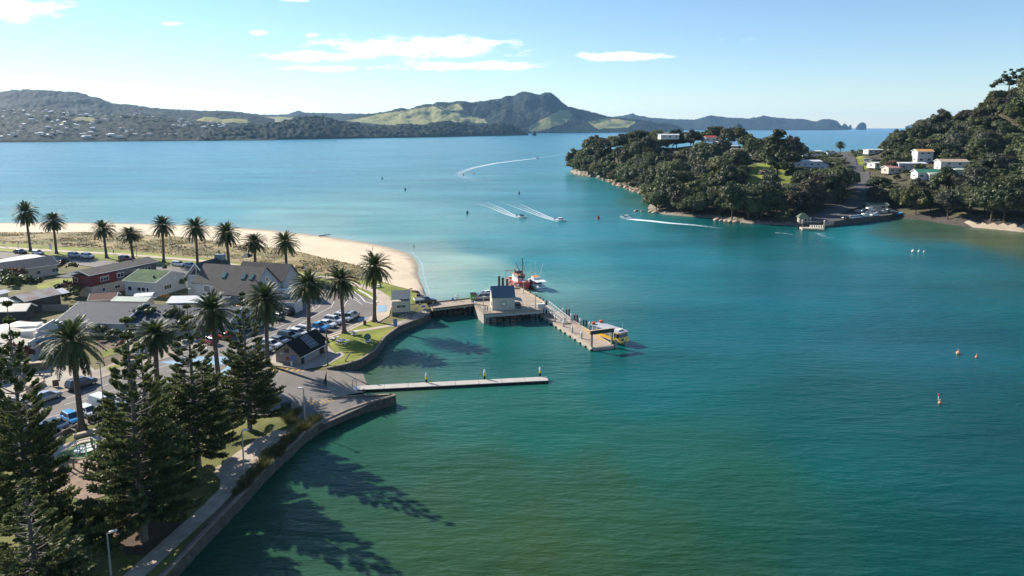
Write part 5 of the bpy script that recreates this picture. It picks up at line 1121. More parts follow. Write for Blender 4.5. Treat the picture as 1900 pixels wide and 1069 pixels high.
for kind, px, py, hd, pt, lab, grp in CARS:
    z = 2.42 if px > 770 else LAND + .08
    t = place_car(kind, G(px, py, z), hd, pt, lab, grp)
    if lab.startswith('black pickup'):
        for ch in list(t.children):
            if ch.name.startswith('tray_bed'): bpy.data.objects.remove(ch)
        b = MB(); b.box((-1.65, 0, 1.16), (2.3, 1.95, .1)); b.box((-1.65, .95, 1.35), (2.3, .06, .3)); b.box((-1.65, -.95, 1.35), (2.3, .06, .3)); b.box((-2.78, 0, 1.35), (.06, 1.9, .3)); b.build('flat_tray', M_offw, t)
lc = [('wagon', 1578, 406, 'white'), ('sedan', 1588, 405, 'silver'), ('hatch', 1596, 404, 'sky'), ('sedan', 1604, 402.5, 'white'), ('hatch', 1570, 407, 'black'), ('hatch', 1606, 399, 'white'), ('suv', 1615, 398, 'white'), ('hatch', 1593, 394.5, 'silver'), ('hatch', 1603, 393, 'bluegrey'), ('van', 1616, 392, 'white'),
      ('sedan', 1630, 396.5, 'silver'), ('hatch', 1638, 395.5, 'white'), ('hatch', 1645, 395, 'grey'), ('sedan', 1622, 401, 'white'), ('suv', 1652, 394, 'white')]
for i, (k, px, py, pt) in enumerate(lc):
    place_car(k, G(px, py, 2.32), [-160, -165, 20, -158, 15][i % 5], pt, ('white van, the tallest vehicle in the car park across the water' if k == 'van' else f'{ {"sky":"pale blue","bluegrey":"blue grey"}.get(pt, pt) } {dict(hatch="hatchback", suv="off roader", sedan="saloon", wagon="estate").get(k)} in the car park across the water'), 'cars at the landing across the water')
# ------------------------------------------------------------------ wharf
DK = 2.4
M_deck = mat('wharf_deck', (.36, .29, .22), .9, .16, .6, bump=.008, bscale=10); M_pile = mat('wharf_pile', (.12, .09, .07), .9, .35, 1.5); M_wconc = mat('weathered_concrete', (.40, .35, .29), .9, .25, .6)
wf = thing('wharf', 'concrete and timber wharf running out from the beach corner', 'wharf', (0, 0, 0))
deck_px = [(792, 563), (860, 555), (905, 551), (925, 536), (966, 536), (1012, 563.5), (1007, 574), (897, 582.5), (879, 565), (803, 574)]
DP = [G(x, y, DK) for x, y in deck_px]
b = MB(); b.prism([(p.x, p.y) for p in DP], DK - .45, DK); b.build('deck', M_deck, wf)
b = MB()
for p, q in ((DP[3], DP[4]), (DP[4], DP[5])): b.bar(p + Vector((0, 0, .16)), q + Vector((0, 0, .16)), .35, .3)
b.build('kerb_beam', M_pale_timber, wf)
b = MB(); b.bar(DP[0] + Vector((0, 0, .12)), DP[2] + Vector((0, 0, .12)), .25, .24); b.bar(DP[9] + Vector((0, 0, .12)) , DP[8] + Vector((0, 0, .12)), .25, .24); b.bar(DP[8] + Vector((0.2, .2, .1)), G(905, 568, DK + .1), .2, .2); b.build('kerb_beam', M_timber, wf)
b = MB(); a0, a1 = DP[8], DP[7]; n_ = Vector((-(a1 - a0).y, (a1 - a0).x, 0)).normalized(); b.prism([(p.x, p.y) for p in (a0 + n_ * .02, a1 + n_ * .02, a1 + n_ * .5, a0 + n_ * .5)], -1, DK - .46); b.build('abutment', M_wconc, wf)
for f_ in [i / 9 for i in range(10)]:
    p = DP[7].lerp(DP[6], f_); b = MB(); b.tube((p.x, p.y + 3.5, -2), (p.x, p.y + 3.5, DK - .4), .2, n=8); b.build('pile', M_pile, wf)
for f_ in [i / 8 for i in range(9)]:
    p = DP[5].lerp(DP[4], f_); b = MB(); b.tube((p.x + .25, p.y, -2), (p.x + .25, p.y, DK + .75), .2, n=8); b.build('pile', M_pile, wf)
for f_ in (.9,):
    p = DP[9].lerp(DP[8], f_); b = MB(); b.tube((p.x, p.y + .6, -2), (p.x, p.y + .6, DK - .4), .25, n=8); b.build('pile', M_pile, wf)
b = MB(); b.bar(DP[7] + Vector((0, .35, -.7)), DP[6] + Vector((0, .35, -.7)), .3, .5); b.build('cross_beam', M_steel, wf)
# rubble bank under the causeway
for i in range(26):
    p = G(800 + (i * 3.1) % 80, 576 + (i % 3) * 3.2 - (i * 3.1 % 80) * .05, .5 + .4 * (i % 3 == 0)); o = bpy.data.objects.new('bank_rock', BM[i % 4]); COL.objects.link(o); s = .5 + .4 * ((i * 37 % 10) / 10)
    o.location = p; o.scale = (s, s, s * 1.1); o.rotation_euler = (i, i * .7, i * 1.3); o.material_slots[0].link = 'OBJECT'; o.material_slots[0].material = M_drock; tag(o, 'rounded rock in the bank beneath the wharf causeway', 'rock', 'rocks under the causeway')
for i in range(20):
    px, py = 762 + i * 1.7 + (i * 7 % 5), 537 + i * 1.25 + (i * 5 % 6); p = G(px, py, 1.2); o = bpy.data.objects.new('bank_rock', BM[i % 4].copy() if i < 4 else bpy.data.objects['dark_bank_rock' + str(i % 4)].data if False else BM[i % 4]); COL.objects.link(o); s = .5 + .35 * ((i * 31 % 10) / 10)
    o.location = p; o.scale = (s, s, s); o.rotation_euler = (i, i * .7, i * 1.3); o.data.materials
    o.material_slots[0].link = 'OBJECT'; o.material_slots[0].material = M_drock
    tag(o, 'dark boulder in the heap between grass and beach at the wharf start', 'rock', 'dark boulders by the beach end')
# wharf hut
whh = house('cream gabled hut with slate blue roof standing on the wharf', (914.5, 559.7), (955.3, 556.7), 4.55, 4.6, 2.1, 'hut', 'blue', name='wharf_hut', cat='hut', over=.12, trim=False)
whh.location = G(913.4, 575.7, DK) + Vector((0, 0, -.3)); whh.rotation_euler.z = R(8)
for (a_, z_) in ((2.6, 1.3),):
    window(whh, 5.2, 4.6, 'f', a_, z_, .95, .8, fm=M_dark, pm=M_offw)
window(whh, 5.2, 4.6, 'l', 1.6, 1.2, .6, .6, fm=M_dark)
vb = MB(); slab(vb, (5.45, .6, 2.3), (7.1, .6, 2.0), (7.1, 3.6, 2.0), (5.45, 3.6, 2.3), .08); vb.build('lean_to_roof', ROOFM['blue'], whh)
vb = MB(); [vb.tube((7.0, y, .3), (7.0, y, 2.0), .06) for y in (.8, 3.4)]; vb.build('post', M_steel, whh)
vb = MB(); vb.box((6.2, 2.2, .75), (1.2, 2.4, .9)); vb.build('counter', M_dark, whh)
def rail(label, pts, z, h=.95, m=M_steel, name='railing', step=1.5, rails=2): return fence(name, label, pts, h, m, step, z, boards=False, rails=rails, post=.07)
rail('grey steel railing along the front edge of the wharf', [(897, 582), (1006, 573.5)], DK); rail('short sloping railing on the wharf abutment', [(879.5, 565), (897, 582)], DK)
rail('double railing of the path ramp beside the tower hut', [(737, 601), (764, 591), (781, 583), (793, 577)], LAND + .14, .8); rail('railing between tower hut and path ramp', [(741, 594), (761, 586), (775, 577)], LAND + .14, .8)
p = G(1004, 571, DK); t = thing('service_cabinet', 'pale box cabinet at the head of the gangway', 'cabinet', p, R(10)); b = MB(); b.box((0, 0, .45), (1.7, .7, .9)); b.build('body', M_steel, t); b = MB(); b.box((0, 0, .93), (1.8, .8, .06)); b.build('lid', M_offw, t)
# green skip bin, round table, signs
t = thing('skip_bin', 'bright green slope lidded skip bin on the wharf', 'bin', G(878.5, 556, DK), R(8)); b = MB(); b.box((0, 0, .65), (1.5, 1.3, 1.1), taper=1.1); b.build('body', mat('bin_green', (.12, .42, .12), .5, .15, 1), t); b = MB(); slab(b, (-.8, -.75, 1.2), (.8, -.75, 1.2), (.8, .75, 1.55), (-.8, .75, 1.55), .08); b.build('lid', M_trimk, t)
t = thing('lifebuoy_stand', 'round lifebuoy on a stand at the wharf edge', 'lifebuoy', G(848, 558, DK)); b = MB(); b.tube((0, 0, 0), (0, 0, .9), .05); b.build('post', M_dark, t); b = MB()
b.loft([[(.35 * math.cos(a) * (1 + .28 * math.cos(c_)), .09 * math.sin(c_), .95 + .35 * math.sin(a) * (1 + .28 * math.cos(c_))) for c_ in [k * 1.2566 for k in range(5)]] for a in [k * .5236 for k in range(13)]], cap=False); b.build('ring', M_offw, t)
for (px, py, z, l, c_, w, h, hh, ry) in ((840, 558.5, DK, 'small blue sign on the causeway edge', 'blue_sign', .5, .7, .8, 0), (733.5, 606.5, LAND, 'tall blue notice panel by the path above the sea wall', 'blue_sign', .9, 1.6, 1.75, -.2), (786, 571, DK, 'blue framed plaque on a low plinth beside the wharf entrance', 'blue_sign', .9, .45, .55, .1), (877, 564, DK, 'small blue sign on the railing corner of the wharf', 'blue_sign', .6, .35, .7, 0), (94, 464, LAND, 'blue and white path sign near the second beach palm', 'blue_white_sign', .8, 1.4, 1.8, .3), (8, 459, LAND, 'blue road sign at the far left of the beach path', 'blue_white_sign', .8, .7, 2.0, .3), (567, 503, LAND, 'small white path sign beside the dunes', 'blue_white_sign', .5, 1.0, 1.3, .2), (267, 665, LAND, 'long white painted sign board in the garden by the hall', 'blue_white_sign', 2.6, 1.1, 1.6, -.5), (104, 719, LAND, 'brown plaque on the verge behind the dark grey wagon', 'brown_door', .9, 1.1, 1.3, .4)):
    t = thing('sign', l, 'sign', G(px, py, z), ry); b = MB(); b.box((0, 0, hh - h / 2), (w, .06, h)); b.build('panel', MATS[c_], t); b = MB(); [b.box((x, .06, (hh) / 2), (.06, .06, hh)) for x in (-w * .35, w * .35)]; b.build('post', M_steel, t)
# pontoon, gangway, gantry, piles
PZ = .6; QA, QB, QC = G(1000.3, 582.6, PZ), G(1097.6, 646.2, PZ), G(1138.8, 640.6, PZ); dv = (QA - QB); wv = (QC - QB); wv = wv - dv.normalized() * wv.dot(dv.normalized()); dn = dv.normalized(); wn = wv.normalized(); PW = wv.length
pt = thing('ferry_pontoon', 'long floating concrete pontoon below the wharf where the yellow ferry lies', 'pontoon', (0, 0, 0))
b = MB(); P4 = [QB, QB + wv, QB + wv + dv, QA]; b.prism([(p.x, p.y) for p in P4], -.5, PZ); b.build('float', M_wconc, pt)
b = MB(); i_ = .3; b.prism([(p.x, p.y) for p in (QB - dn * -i_ + wn * i_, QB + wn * (PW - i_) + dn * i_, QB + wn * (PW - i_) + dv - dn * i_, QA + wn * i_ - dn * i_)], PZ + .002, PZ + .05); b.build('deck', M_deck, pt)
b = MB(); b.bar(QB + wn * .15 + Vector((0, 0, .06)), QA + wn * .15 + Vector((0, 0, .06)), .28, .14); b.bar(QB + wn * (PW - .15) + Vector((0, 0, .06)), QB + wv + dv - wn * .15 + Vector((0, 0, .06)), .28, .14); b.build('edge_beam', M_pale_timber, pt)
for k in range(12):
    p = QB + dv * (k / 11); b = MB(); b.box((p.x, p.y, .12), (.25, .5, .5), math.atan2(dv.y, dv.x)); b.build('fender', M_tyre, pt)
for (s, e) in ((.55, .8), (3.6, 6.4), (9, 12)):
    b = MB(); o = wn * (PW - .75) + Vector((0, 0, .06)); b.bar(QB + dn * s + o, QB + dn * e + o, .7, .02); b.build('yellow_stripe', mat('faded_yellow', (.5, .30, .10), .8, .3, 1.5), pt)
def cone_pile(px, py, z, h, lab, grp, r=.2, base=-1.5, m=None, band=None):
    p = G(px, py, z); t = thing('mooring_pile', lab, 'pile', (p.x, p.y, 0), group=grp); b = MB(); b.tube((0, 0, base), (0, 0, z + h * .6), r, n=10); b.build('shaft', m or M_steel, t)
    b = MB(); b.lathe((0, 0, z + h * .6), [(r + .02, 0), (r + .02, h * .2), (r * .5, h * .36), (.02, h * .42)], 10); b.build('cap', M_white, t)
    if band: b = MB(); b.tube((0, 0, z + h * .35), (0, 0, z + h * .58), r + .03, n=10); b.build('band', band, t)
for px, py in ((1030, 597.5), (1046, 606.8), (1061.7, 617.6), (1079, 628.4)): cone_pile(px, py, PZ, 1.55, 'white capped grey pile along the near side of the ferry pontoon', 'white capped piles, near side of pontoon')
for px, py in ((1045, 584), (1060, 594.7), (1076.7, 604), (1094, 611)): cone_pile(px, py, PZ, 1.75, 'white capped grey pile along the far side of the ferry pontoon', 'white capped piles, far side of pontoon')
for px, py in ((1051, 584.5), (1066, 595.5), (1082.5, 604.8)):
    p = G(px, py, 0); t = thing('timber_pile', 'dark timber fender pile beside a white capped pile', 'pile', (p.x, p.y, 0), group='timber piles outside the pontoon'); b = MB(); b.tube((0, 0, -1.5), (0, 0, 1.4), .2, n=8); b.tube((.6, .2, -1.5), (.6, .2, 1.4), .2, n=8); b.build('shaft', M_pile, t)
for px, py, h in ((926, 534.5, 3.4), (933, 535, 3.0), (941, 536, 2.8)):
    p = G(px, py, 0); t = thing('timber_pile', {926: 'tall dark dolphin pile standing farthest from fishing boat', 933: 'dark dolphin pile between two others off the wharf end', 941: 'brown dolphin pile touching the fishing boat'}[px], 'pile', p); b = MB(); b.tube((0, 0, -2), (0, 0, h), .36, .33, n=10); b.build('shaft', M_pile if px < 940 else M_timber, t); b = MB(); b.tube((0, 0, h + .004), (0, 0, h + .1), .37, n=10); b.build('cap', M_steel, t)
gw = thing('gangway', 'white lattice sided gangway sloping from wharf to pontoon', 'gangway', (0, 0, 0))
g0, g1 = G(1012, 567, DK + .05), G(1053, 600, PZ + .2); s = Vector((-(g1 - g0).y, (g1 - g0).x, 0)).normalized() * .85
b = MB(); b.bar(g0, g1, 1.6, .1); b.build('walkway', M_deck, gw)
for q in (-1, 1):
    b = MB(); A_, B_ = g0 + s * q, g1 + s * q; up = Vector((0, 0, 1.0)); b.bar(A_ + up, B_ + up, .07, .08); b.bar(A_, B_, .07, .1)
    for k in range(12):
        b.bar(A_.lerp(B_, k / 12), A_.lerp(B_, (k + .5) / 12) + up, .04, .05); b.bar(A_.lerp(B_, (k + .5) / 12) + up, A_.lerp(B_, (k + 1) / 12), .04, .05)
    b.build('lattice_side', M_white, gw)
gt = thing('gantry', 'dark beam gantry frame on two posts at the pontoon end', 'gantry', (0, 0, 0))
e0, e1 = QB + wn * .25 + dn * .5, QB + wn * (PW - .2) + dn * .7
for e in (e0, e1): b = MB(); b.box((e.x, e.y, 1.2), (.34, .34, 5.2), math.atan2(wn.y, wn.x)); b.build('post', mat('gantry_post', (.20, .19, .17), .8, .3, 1), gt)
b = MB(); b.bar(e0 + Vector((0, 0, 3.0)) - wn * .3, e1 + Vector((0, 0, 3.0)) + wn * .4, .4, .75); b.build('beam', mat('gantry_beam', (.045, .055, .055), .7, .3, 1), gt); b = MB(); b.bar(e0 + Vector((0, 0, 3.42)) - wn * .35, e1 + Vector((0, 0, 3.42)) + wn * .45, .5, .07); b.build('cap', M_pale_timber, gt)
p = QB + wn * (PW + .5) + dn * .2; t = thing('timber_pile', 'stout grey pile just outside the gantry by the ferry bow', 'pile', (p.x, p.y, 0)); b = MB(); b.tube((0, 0, -1.5), (0, 0, 1.7), .28, n=10); b.build('shaft', M_wconc, t)

# ------------------------------------------------------------------ boats
def hull(L, W, H, fore, m, t, name='hull', draft=.4, flare=1.15, sheer=.5, n=14, stern=.85, mi=None):
    b = MB(); secs = []
    for i in range(n + 1):
        f = i / n; x = (f - .5) * L; w = W / 2 * (stern + (1 - stern) * min(1, f * 3)) * (1 if f < .55 else max(.02, 1 - ((f - .55) / .45) ** 2.2)); zt = H + sheer * max(0, f - .3) ** 2 * 2
        xb = x - (f > .55) * (f - .55) * L * .14
        secs.append([(xb, 0, -draft), (xb, -w * .72, -draft * .3), (x, -w * (flare if f > .6 else 1), zt), (x, -w * .9 * (flare if f > .6 else 1), zt + .02), (x, w * .9 * (flare if f > .6 else 1), zt + .02), (x, w * (flare if f > .6 else 1), zt), (xb, w * .72, -draft * .3)])
    b.loft(secs); return b.build(name, m, t)
# ferry
c0, c1 = Vector((19.0, 143.2, 0)), Vector((23.6, 136.9, 0)); a = math.atan2((c1 - c0).y, (c1 - c0).x); mid = (c0 + c1) / 2 - wn * .9
fy = thing('ferry', 'small yellow and white passenger ferry moored at the pontoon', 'ferry', mid, a)
M_fy = paint('ferry_yellow', (.72, .42, .01), .35); M_alu = mat('aluminium', (.45, .46, .47), .4, .15, 2, metal=.5)
L = 9.2; hull(L, 3.2, .75, 0, M_alu, fy, draft=.4, sheer=.1, stern=.95)
for s in (-1, 1):
    b = MB(); b.loft([[(x, s * y, .78), (x, s * y, 1.35), (x, s * (y - .12), 1.35), (x, s * (y - .12), .78)] for x, y in ((-4.3, 1.5), (2.4, 1.5), (3.8, 1.25))]); b.build('side_panel', M_fy, fy)
    for k in range(5):
        b = MB(); b.box((-3.2 + k * 1.25, s * 1.42, 1.85), (1.0, .06, .75)); b.build('side_window', M_glassl, fy)
    b = MB(); [b.box((-3.9 + k * 1.26, s * 1.42, 1.75), (.09, .08, 1.1)) for k in range(6)]; b.build('pillar', M_white, fy)
b = MB(); b.loft([[(3.92, -1.34, .6), (3.7, -1.36, 1.6), (3.7, 1.36, 1.6), (3.92, 1.34, .6)], [(4.25, -1.25, .6), (3.95, -1.25, 1.6), (3.95, 1.25, 1.6), (4.25, 1.25, .6)]]); b.build('bow_panel', M_fy, fy)
b = MB(); [b.bar((4.2, -.9 + d_, .95), (4.08, -.75 + d_, 1.4), .1, .05) for d_ in (0, .25, .45)]; b.build('bow_mark', M_trimk, fy)
b = MB(); b.add([(3.85, -1.28, 1.62), (3.85, 1.28, 1.62), (3.6, 1.24, 2.3), (3.6, -1.24, 2.3)], [(0, 1, 2, 3)]); b.build('windscreen', M_glass, fy)
b = MB(); [b.box((2.3, s * 1.33, 1.8), (1.9, .06, .75)) for s in (-1, 1)]; b.build('wheelhouse_window', M_glass, fy)
b = MB(); b.loft([[(x, -w, 2.32), (x, -w, 2.45), (x, w, 2.45), (x, w, 2.32)] for x, w in ((1.9, 1.5), (3.6, 1.45), (4.0, 1.15))]); b.build('visor', M_fy, fy)
b = MB(); b.loft([[(x, -w, 2.46), (x, -w, z), (x, 0, z + .1), (x, w, z), (x, w, 2.46)] for x, w, z in ((-4.5, 1.55, 2.6), (1.8, 1.55, 2.6), (3.55, 1.4, 2.58), (3.9, 1.1, 2.52))]); b.build('roof', mat('ferry_roof', (.40, .40, .42), .5, .08, .8), fy)
for s in (-1, 1): b = MB(); b.lathe((-4.0, s * 1.1, 2.62), [(.3, 0), (.42, .1), (.42, .4), (.3, .5)], 12); b.build('raft_canister', mat('raft_red', (.55, .08, .03), .5, .2, 3), fy)
b = MB(); b.tube((2.6, .9, 2.6), (2.6, .9, 4.0), .02); b.tube((2.2, -.3, 2.6), (2.2, -.3, 3.0), .06); b.build('antenna', M_white, fy); b = MB(); b.box((2.6, 0, 2.85), (.9, 1.4, .25)); b.build('roof_locker', M_offw, fy)
b = MB(); [b.box((-3.6 + k * .9, s * .7, 1.0), (.5, .9, .5)) for k in range(6) for s in (-1, 1)]; b.build('seat', M_dark, fy); b = MB(); b.box((-.3, 0, .77), (8.2, 2.7, .04)); b.build('deck', M_alu, fy)
# red fishing boat
fb = thing('fishing_boat', 'red hulled fishing boat with white wheelhouse, mast and boom at the wharf end', 'fishing boat', G(964, 536, 0) + Vector((0, 3, 0)), R(-62))
M_fr = paint('boat_red', (.55, .02, .025), .45); hull(11.5, 3.9, 1.5, 0, M_fr, fb, draft=.6, flare=1.18, sheer=.9)
b = MB(); b.box((-.8, 0, 1.55), (8.5, 3.1, .06)); b.build('deck', mat('boat_deck', (.30, .28, .25), .8, .3, 1), fb)
b = MB(); b.box((-.6, 0, 2.5), (3.4, 2.3, 1.9), taper=.95); b.build('wheelhouse', M_white, fb); b = MB(); b.box((-.6, 0, 3.5), (3.7, 2.6, .1)); b.build('wheelhouse_roof', mat('salmon_roof', (.45, .22, .14), .7, .2, 1), fb)
for y in (-.7, 0, .7): b = MB(); b.box((1.1, y, 2.9), (.1, .55, .65)); b.build('wheelhouse_window', M_glass, fb)
b = MB(); [b.box((-.9 + k * .9, s * 1.13, 2.9), (.5, .08, .5)) for k in range(3) for s in (-1, 1)]; b.build('side_window', M_glass, fb)
b = MB(); b.tube((1.9, 0, 1.5), (1.7, 0, 8.3), .17, .1, 8); b.build('mast', mat('mast_brown', (.14, .10, .08), .7, .3, 2), fb)
b = MB(); b.tube((1.5, 0, 3.2), (-1.4, -.4, 6.4), .12, .09, 8); b.build('boom', M_dark, fb)
b = MB(); b.tube((-1.4, -.4, 6.4), (1.7, 0, 8.2), .025, n=4); b.tube((1.7, 0, 8.2), (5.0, 0, 2.4), .025, n=4); b.tube((1.7, 0, 7.6), (1.2, 1.7, 1.7), .025, n=4); b.tube((1.7, 0, 7.6), (1.2, -1.7, 1.7), .025, n=4); b.tube((1.7, 0, 8), (-5, 0, 2.6), .025, n=4); b.build('rigging', M_dark, fb)
b = MB(); b.tube((-2, .9, 3.5), (-2, .9, 8.2), .03, n=5); b.tube((1.7, 0, 8.3), (1.7, 0, 9.6), .02, n=5); b.build('antenna', M_white, fb); b = MB(); b.box((-.5, 0, 3.95), (.9, 1.3, .6)); b.box((.3, .5, 4.2), (.3, .3, .5)); b.tube((-1.4, -.6, 3.5), (-1.4, -.6, 4.4), .16); b.build('roof_gear', M_trimk, fb)
b = MB(); b.lathe((.4, 0, 3.55), [(.25, 0), (.3, .2), (.05, .35)], 10); b.box((-1.6, 0, 4.3), (.2, 1.2, .15)); b.build('radar', M_white, fb)
b = MB()
for s in (-1, 1): b.tube((-5.2, s * 1.5, 1.6), (-5.2, s * 1.5, 3.6), .08); 
b.tube((-5.2, -1.5, 3.6), (-5.2, 1.5, 3.6), .08); b.build('stern_gantry', mat('orange_steel', (.5, .10, .03), .6, .2, 2), fb)
for i, (x, y, z, c_) in enumerate(((-3.6, .8, 1.85, 'raft_red'), (-4.2, -.6, 1.8, 'offwhite'), (-3.1, -.9, 1.85, 'orange_steel'), (-4.6, .6, 1.9, 'black_trim'), (2.9, .5, 1.9, 'raft_red'), (3.2, -.5, 1.85, 'offwhite'))):
    b = MB(); b.box((x, y, z), (.8, .7, .55), i * .5); b.build('fish_crate', MATS[c_], fb)
for i, (x, s) in enumerate(((-2, -1), (1, -1), (3.2, -1), (3.0, 1))): b = MB(); b.lathe((x, s * 2.1, 1.1), [(.05, -.45), (.24, -.2), (.24, .2), (.05, .45)], 8); b.build('fender', M_offw, fb)
# white launch
lb = thing('motor_launch', 'white motor launch with orange flybridge cover rafted beside the red boat', 'motor boat', G(1003, 541, 0) + Vector((-1.2, 5, 0)), R(112))
hull(8.6, 3.3, 1.0, 0, M_white, lb, draft=.4, sheer=.7); b = MB(); b.box((-4.25, 0, .5), (.12, 2.7, .28)); b.build('blue_stripe', mat('stripe_blue', (.04, .12, .28), .4, .1, 2), lb)
b = MB(); b.loft([[(x, -w, 1.0), (x, -w * .9, z), (x, w * .9, z), (x, w, 1.0)] for x, w, z in ((-1.6, 1.35, 2.3), (1.2, 1.35, 2.3), (2.4, 1.0, 1.5), (3.0, .7, 1.2))]); b.build('cabin', M_white, lb)
b = MB(); b.box((-2.2, 0, 2.36), (4.2, 2.9, .1)); b.build('cockpit_roof', M_white, lb); b = MB(); [b.box((-.2, s * 1.33, 1.75), (2.6, .06, .6)) for s in (-1, 1)]; b.build('side_window', M_glass, lb); b = MB(); b.box((-1.64, 0, 1.65), (.06, 2.2, .9)); b.build('rear_window', M_glass, lb)
b = MB(); b.loft([[(x, -w, 2.4), (x, -w, 3.0), (x, w, 3.0), (x, w, 2.4)] for x, w in ((-1, 1.0), (.8, 1.0), (1.2, .7))]); b.build('flybridge', M_white, lb); b = MB(); b.box((.3, 0, 3.04), (1.7, 1.7, .1)); b.build('flybridge_cover', mat('cover_orange', (.60, .25, .06), .8, .15, 2), lb)
b = MB(); b.tube((.2, 0, 2.9), (.2, 0, 7.3), .06, .04); b.build('mast', M_white, lb); b = MB(); b.tube((0, 1.1, 2.4), (-.6, 1.9, 7.6), .03, n=5); b.tube((0, -1.1, 2.4), (-.6, -1.9, 6.6), .035, n=5); b.build('outrigger_pole', M_white, lb)
b = MB(); b.box((-3.2, 0, .95), (1.6, 2.3, .06)); b.box((-3.6, .5, 1.2), (.5, .7, .5)); b.build('cockpit_gear', mat('boat_blue', (.10, .22, .36), .6, .2, 2), lb); b = MB(); b.tube((0, 0, 7.3), (0, 0, 7.35), .01); 
# runabouts with wakes
M_foam = bpy.data.materials.new('wake_foam'); M_foam.use_nodes = True; nt = M_foam.node_tree; bs = nt.nodes['Principled BSDF']; bs.inputs['Base Color'].default_value = (.75, .82, .84, 1); bs.inputs['Roughness'].default_value = .8
tcn = N(nt, 'ShaderNodeTexCoord'); nz = N(nt, 'ShaderNodeTexNoise', Scale=.8, Detail=6.0, Roughness=.75); nt.links.new(tcn.outputs['Object'], nz.inputs['Vector']); at = N(nt, 'ShaderNodeAttribute', attribute_name='dens')
f = math_(nt, 'MULTIPLY', math_(nt, 'SUBTRACT', math_(nt, 'ADD', nz.outputs[0], at.outputs['Fac']), .78), 3.2, True); nt.links.new(math_(nt, 'MULTIPLY', f, math_(nt, 'POWER', at.outputs['Fac'], .6), True), bs.inputs['Alpha'])
def wake(pts, label, w0, w1, d0=.95, d1=.1, v=True):
    L = resample([G(x, y, 0) for x, y in pts], 60); V = []; Dn = []; cr = (0, .12, .3, .5, .7, .88, 1); dd = (0, .9, .35, .75, .35, .9, 0) if v else (0, .5, .9, 1, .9, .5, 0)
    for i, p in enumerate(L):
        q = L[min(59, i + 1)] - L[max(0, i - 1)]; q.normalize(); s = Vector((-q.y, q.x, 0)); f = i / 59; w = w0 + (w1 - w0) * f
        for c_, d_ in zip(cr, dd): e = p + s * ((c_ - .5) * w); V.append((e.x, e.y, .035)); Dn.append(d_ * (d0 + (d1 - d0) * f ** .7))
    n = len(cr); Fq = [(i * n + j, i * n + j + 1, (i + 1) * n + j + 1, (i + 1) * n + j) for i in range(59) for j in range(n - 1)]
    me = npmesh('wake_foam', np.array(V), np.array(Fq)); a_ = me.attributes.new('dens', 'FLOAT', 'POINT'); a_.data.foreach_set('value', np.array(Dn, np.float32))
    tag(put('wake_foam', me, None, M_foam), label, 'wake', kind='stuff')
wake([(995, 294), (960, 298), (920, 303), (880, 311), (856, 319), (853, 326), (875, 333), (905, 341), (935, 352)], 'long curling foam trail of the farthest boat', 4, 22, .9, .22, False)
wake([(1066, 284), (1040, 287), (1002, 293)], 'thin foam streak reaching the headland', 3, 5, .5, .5, False)
wake([(966, 405), (945, 398), (920, 386), (890, 376), (850, 362)], 'foam trail of the left of two boats', 3.5, 14, 1.0, .2); wake([(1038, 411), (1015, 404), (985, 392), (955, 380), (910, 362)], 'foam trail of the right of two boats', 3.5, 15, 1.0, .2)
wake([(1160, 405), (1180, 408), (1205, 410), (1240, 414), (1290, 418), (1340, 424)], 'white foam trail off the headland bluff', 5.5, 6, 1.4, .3, False); wake([(1438, 432), (1455, 433), (1478, 437)], 'short foam streak near the landing', 2, 3, .5, .3, False)
wake([(1492, 266.5), (1475, 267), (1452, 268.5)], 'far foam trail beyond the headland', 6, 9, 1, .6, False); wake([(1516, 433), (1530, 439), (1545, 442)], 'faint foam patch off the landing jetty', 3, 5, .45, .3, False)
def runabout(px, py, hd, L, label, canopy):
    t = thing('speedboat', label, 'speedboat', G(px, py, 0), R(hd)); hull(L, L * .38, .7, 0, M_white, t, draft=.2, sheer=.5); b = MB(); b.loft([[(x, -w, .75), (x, -w * .85, z), (x, w * .85, z), (x, w, .75)] for x, w, z in ((-L * .08, L * .14, 1.5), (L * .12, L * .13, 1.4), (L * .22, L * .1, .95))]); b.build('cabin', M_glassl, t)
    b = MB(); b.box((-L * .05, 0, 1.62), (L * .3, L * .27, .1)); b.build('canopy', canopy, t); b = MB(); b.box((-L * .49, 0, .8), (.4, .5, .8)); b.build('outboard_motor', M_trimk, t); return t
runabout(968, 404.5, -35, 6.2, 'white speedboat with dark canopy, left of the pair crossing the channel', M_trimk); runabout(1040, 410.5, -35, 6.5, 'white speedboat with open deck, right of the pair crossing the channel', M_white); runabout(996, 293.5, 25, 6.5, 'far speedboat trailing the long curved wake', M_trimk); runabout(1161, 405.5, 170, 5.5, 'small white speedboat throwing spray near the headland bluff', M_white); runabout(1493, 266.3, 10, 9, 'tiny boat speeding on the open sea beyond the headland', M_white)
t = thing('sailing_boat', 'tiny white sailing boat far out on the open sea', 'sailing boat', G(1680, 240.8, 0)); hull(26, 8, 2, 0, M_white, t); b = MB(); b.add([(0, 0, 3), (10, .2, 3), (.5, 0, 30)], [(0, 1, 2)]); b.add([(-1, 0, 3), (-10, .2, 3), (-.5, 0, 32)], [(0, 1, 2)]); b.build('sail', M_white, t)
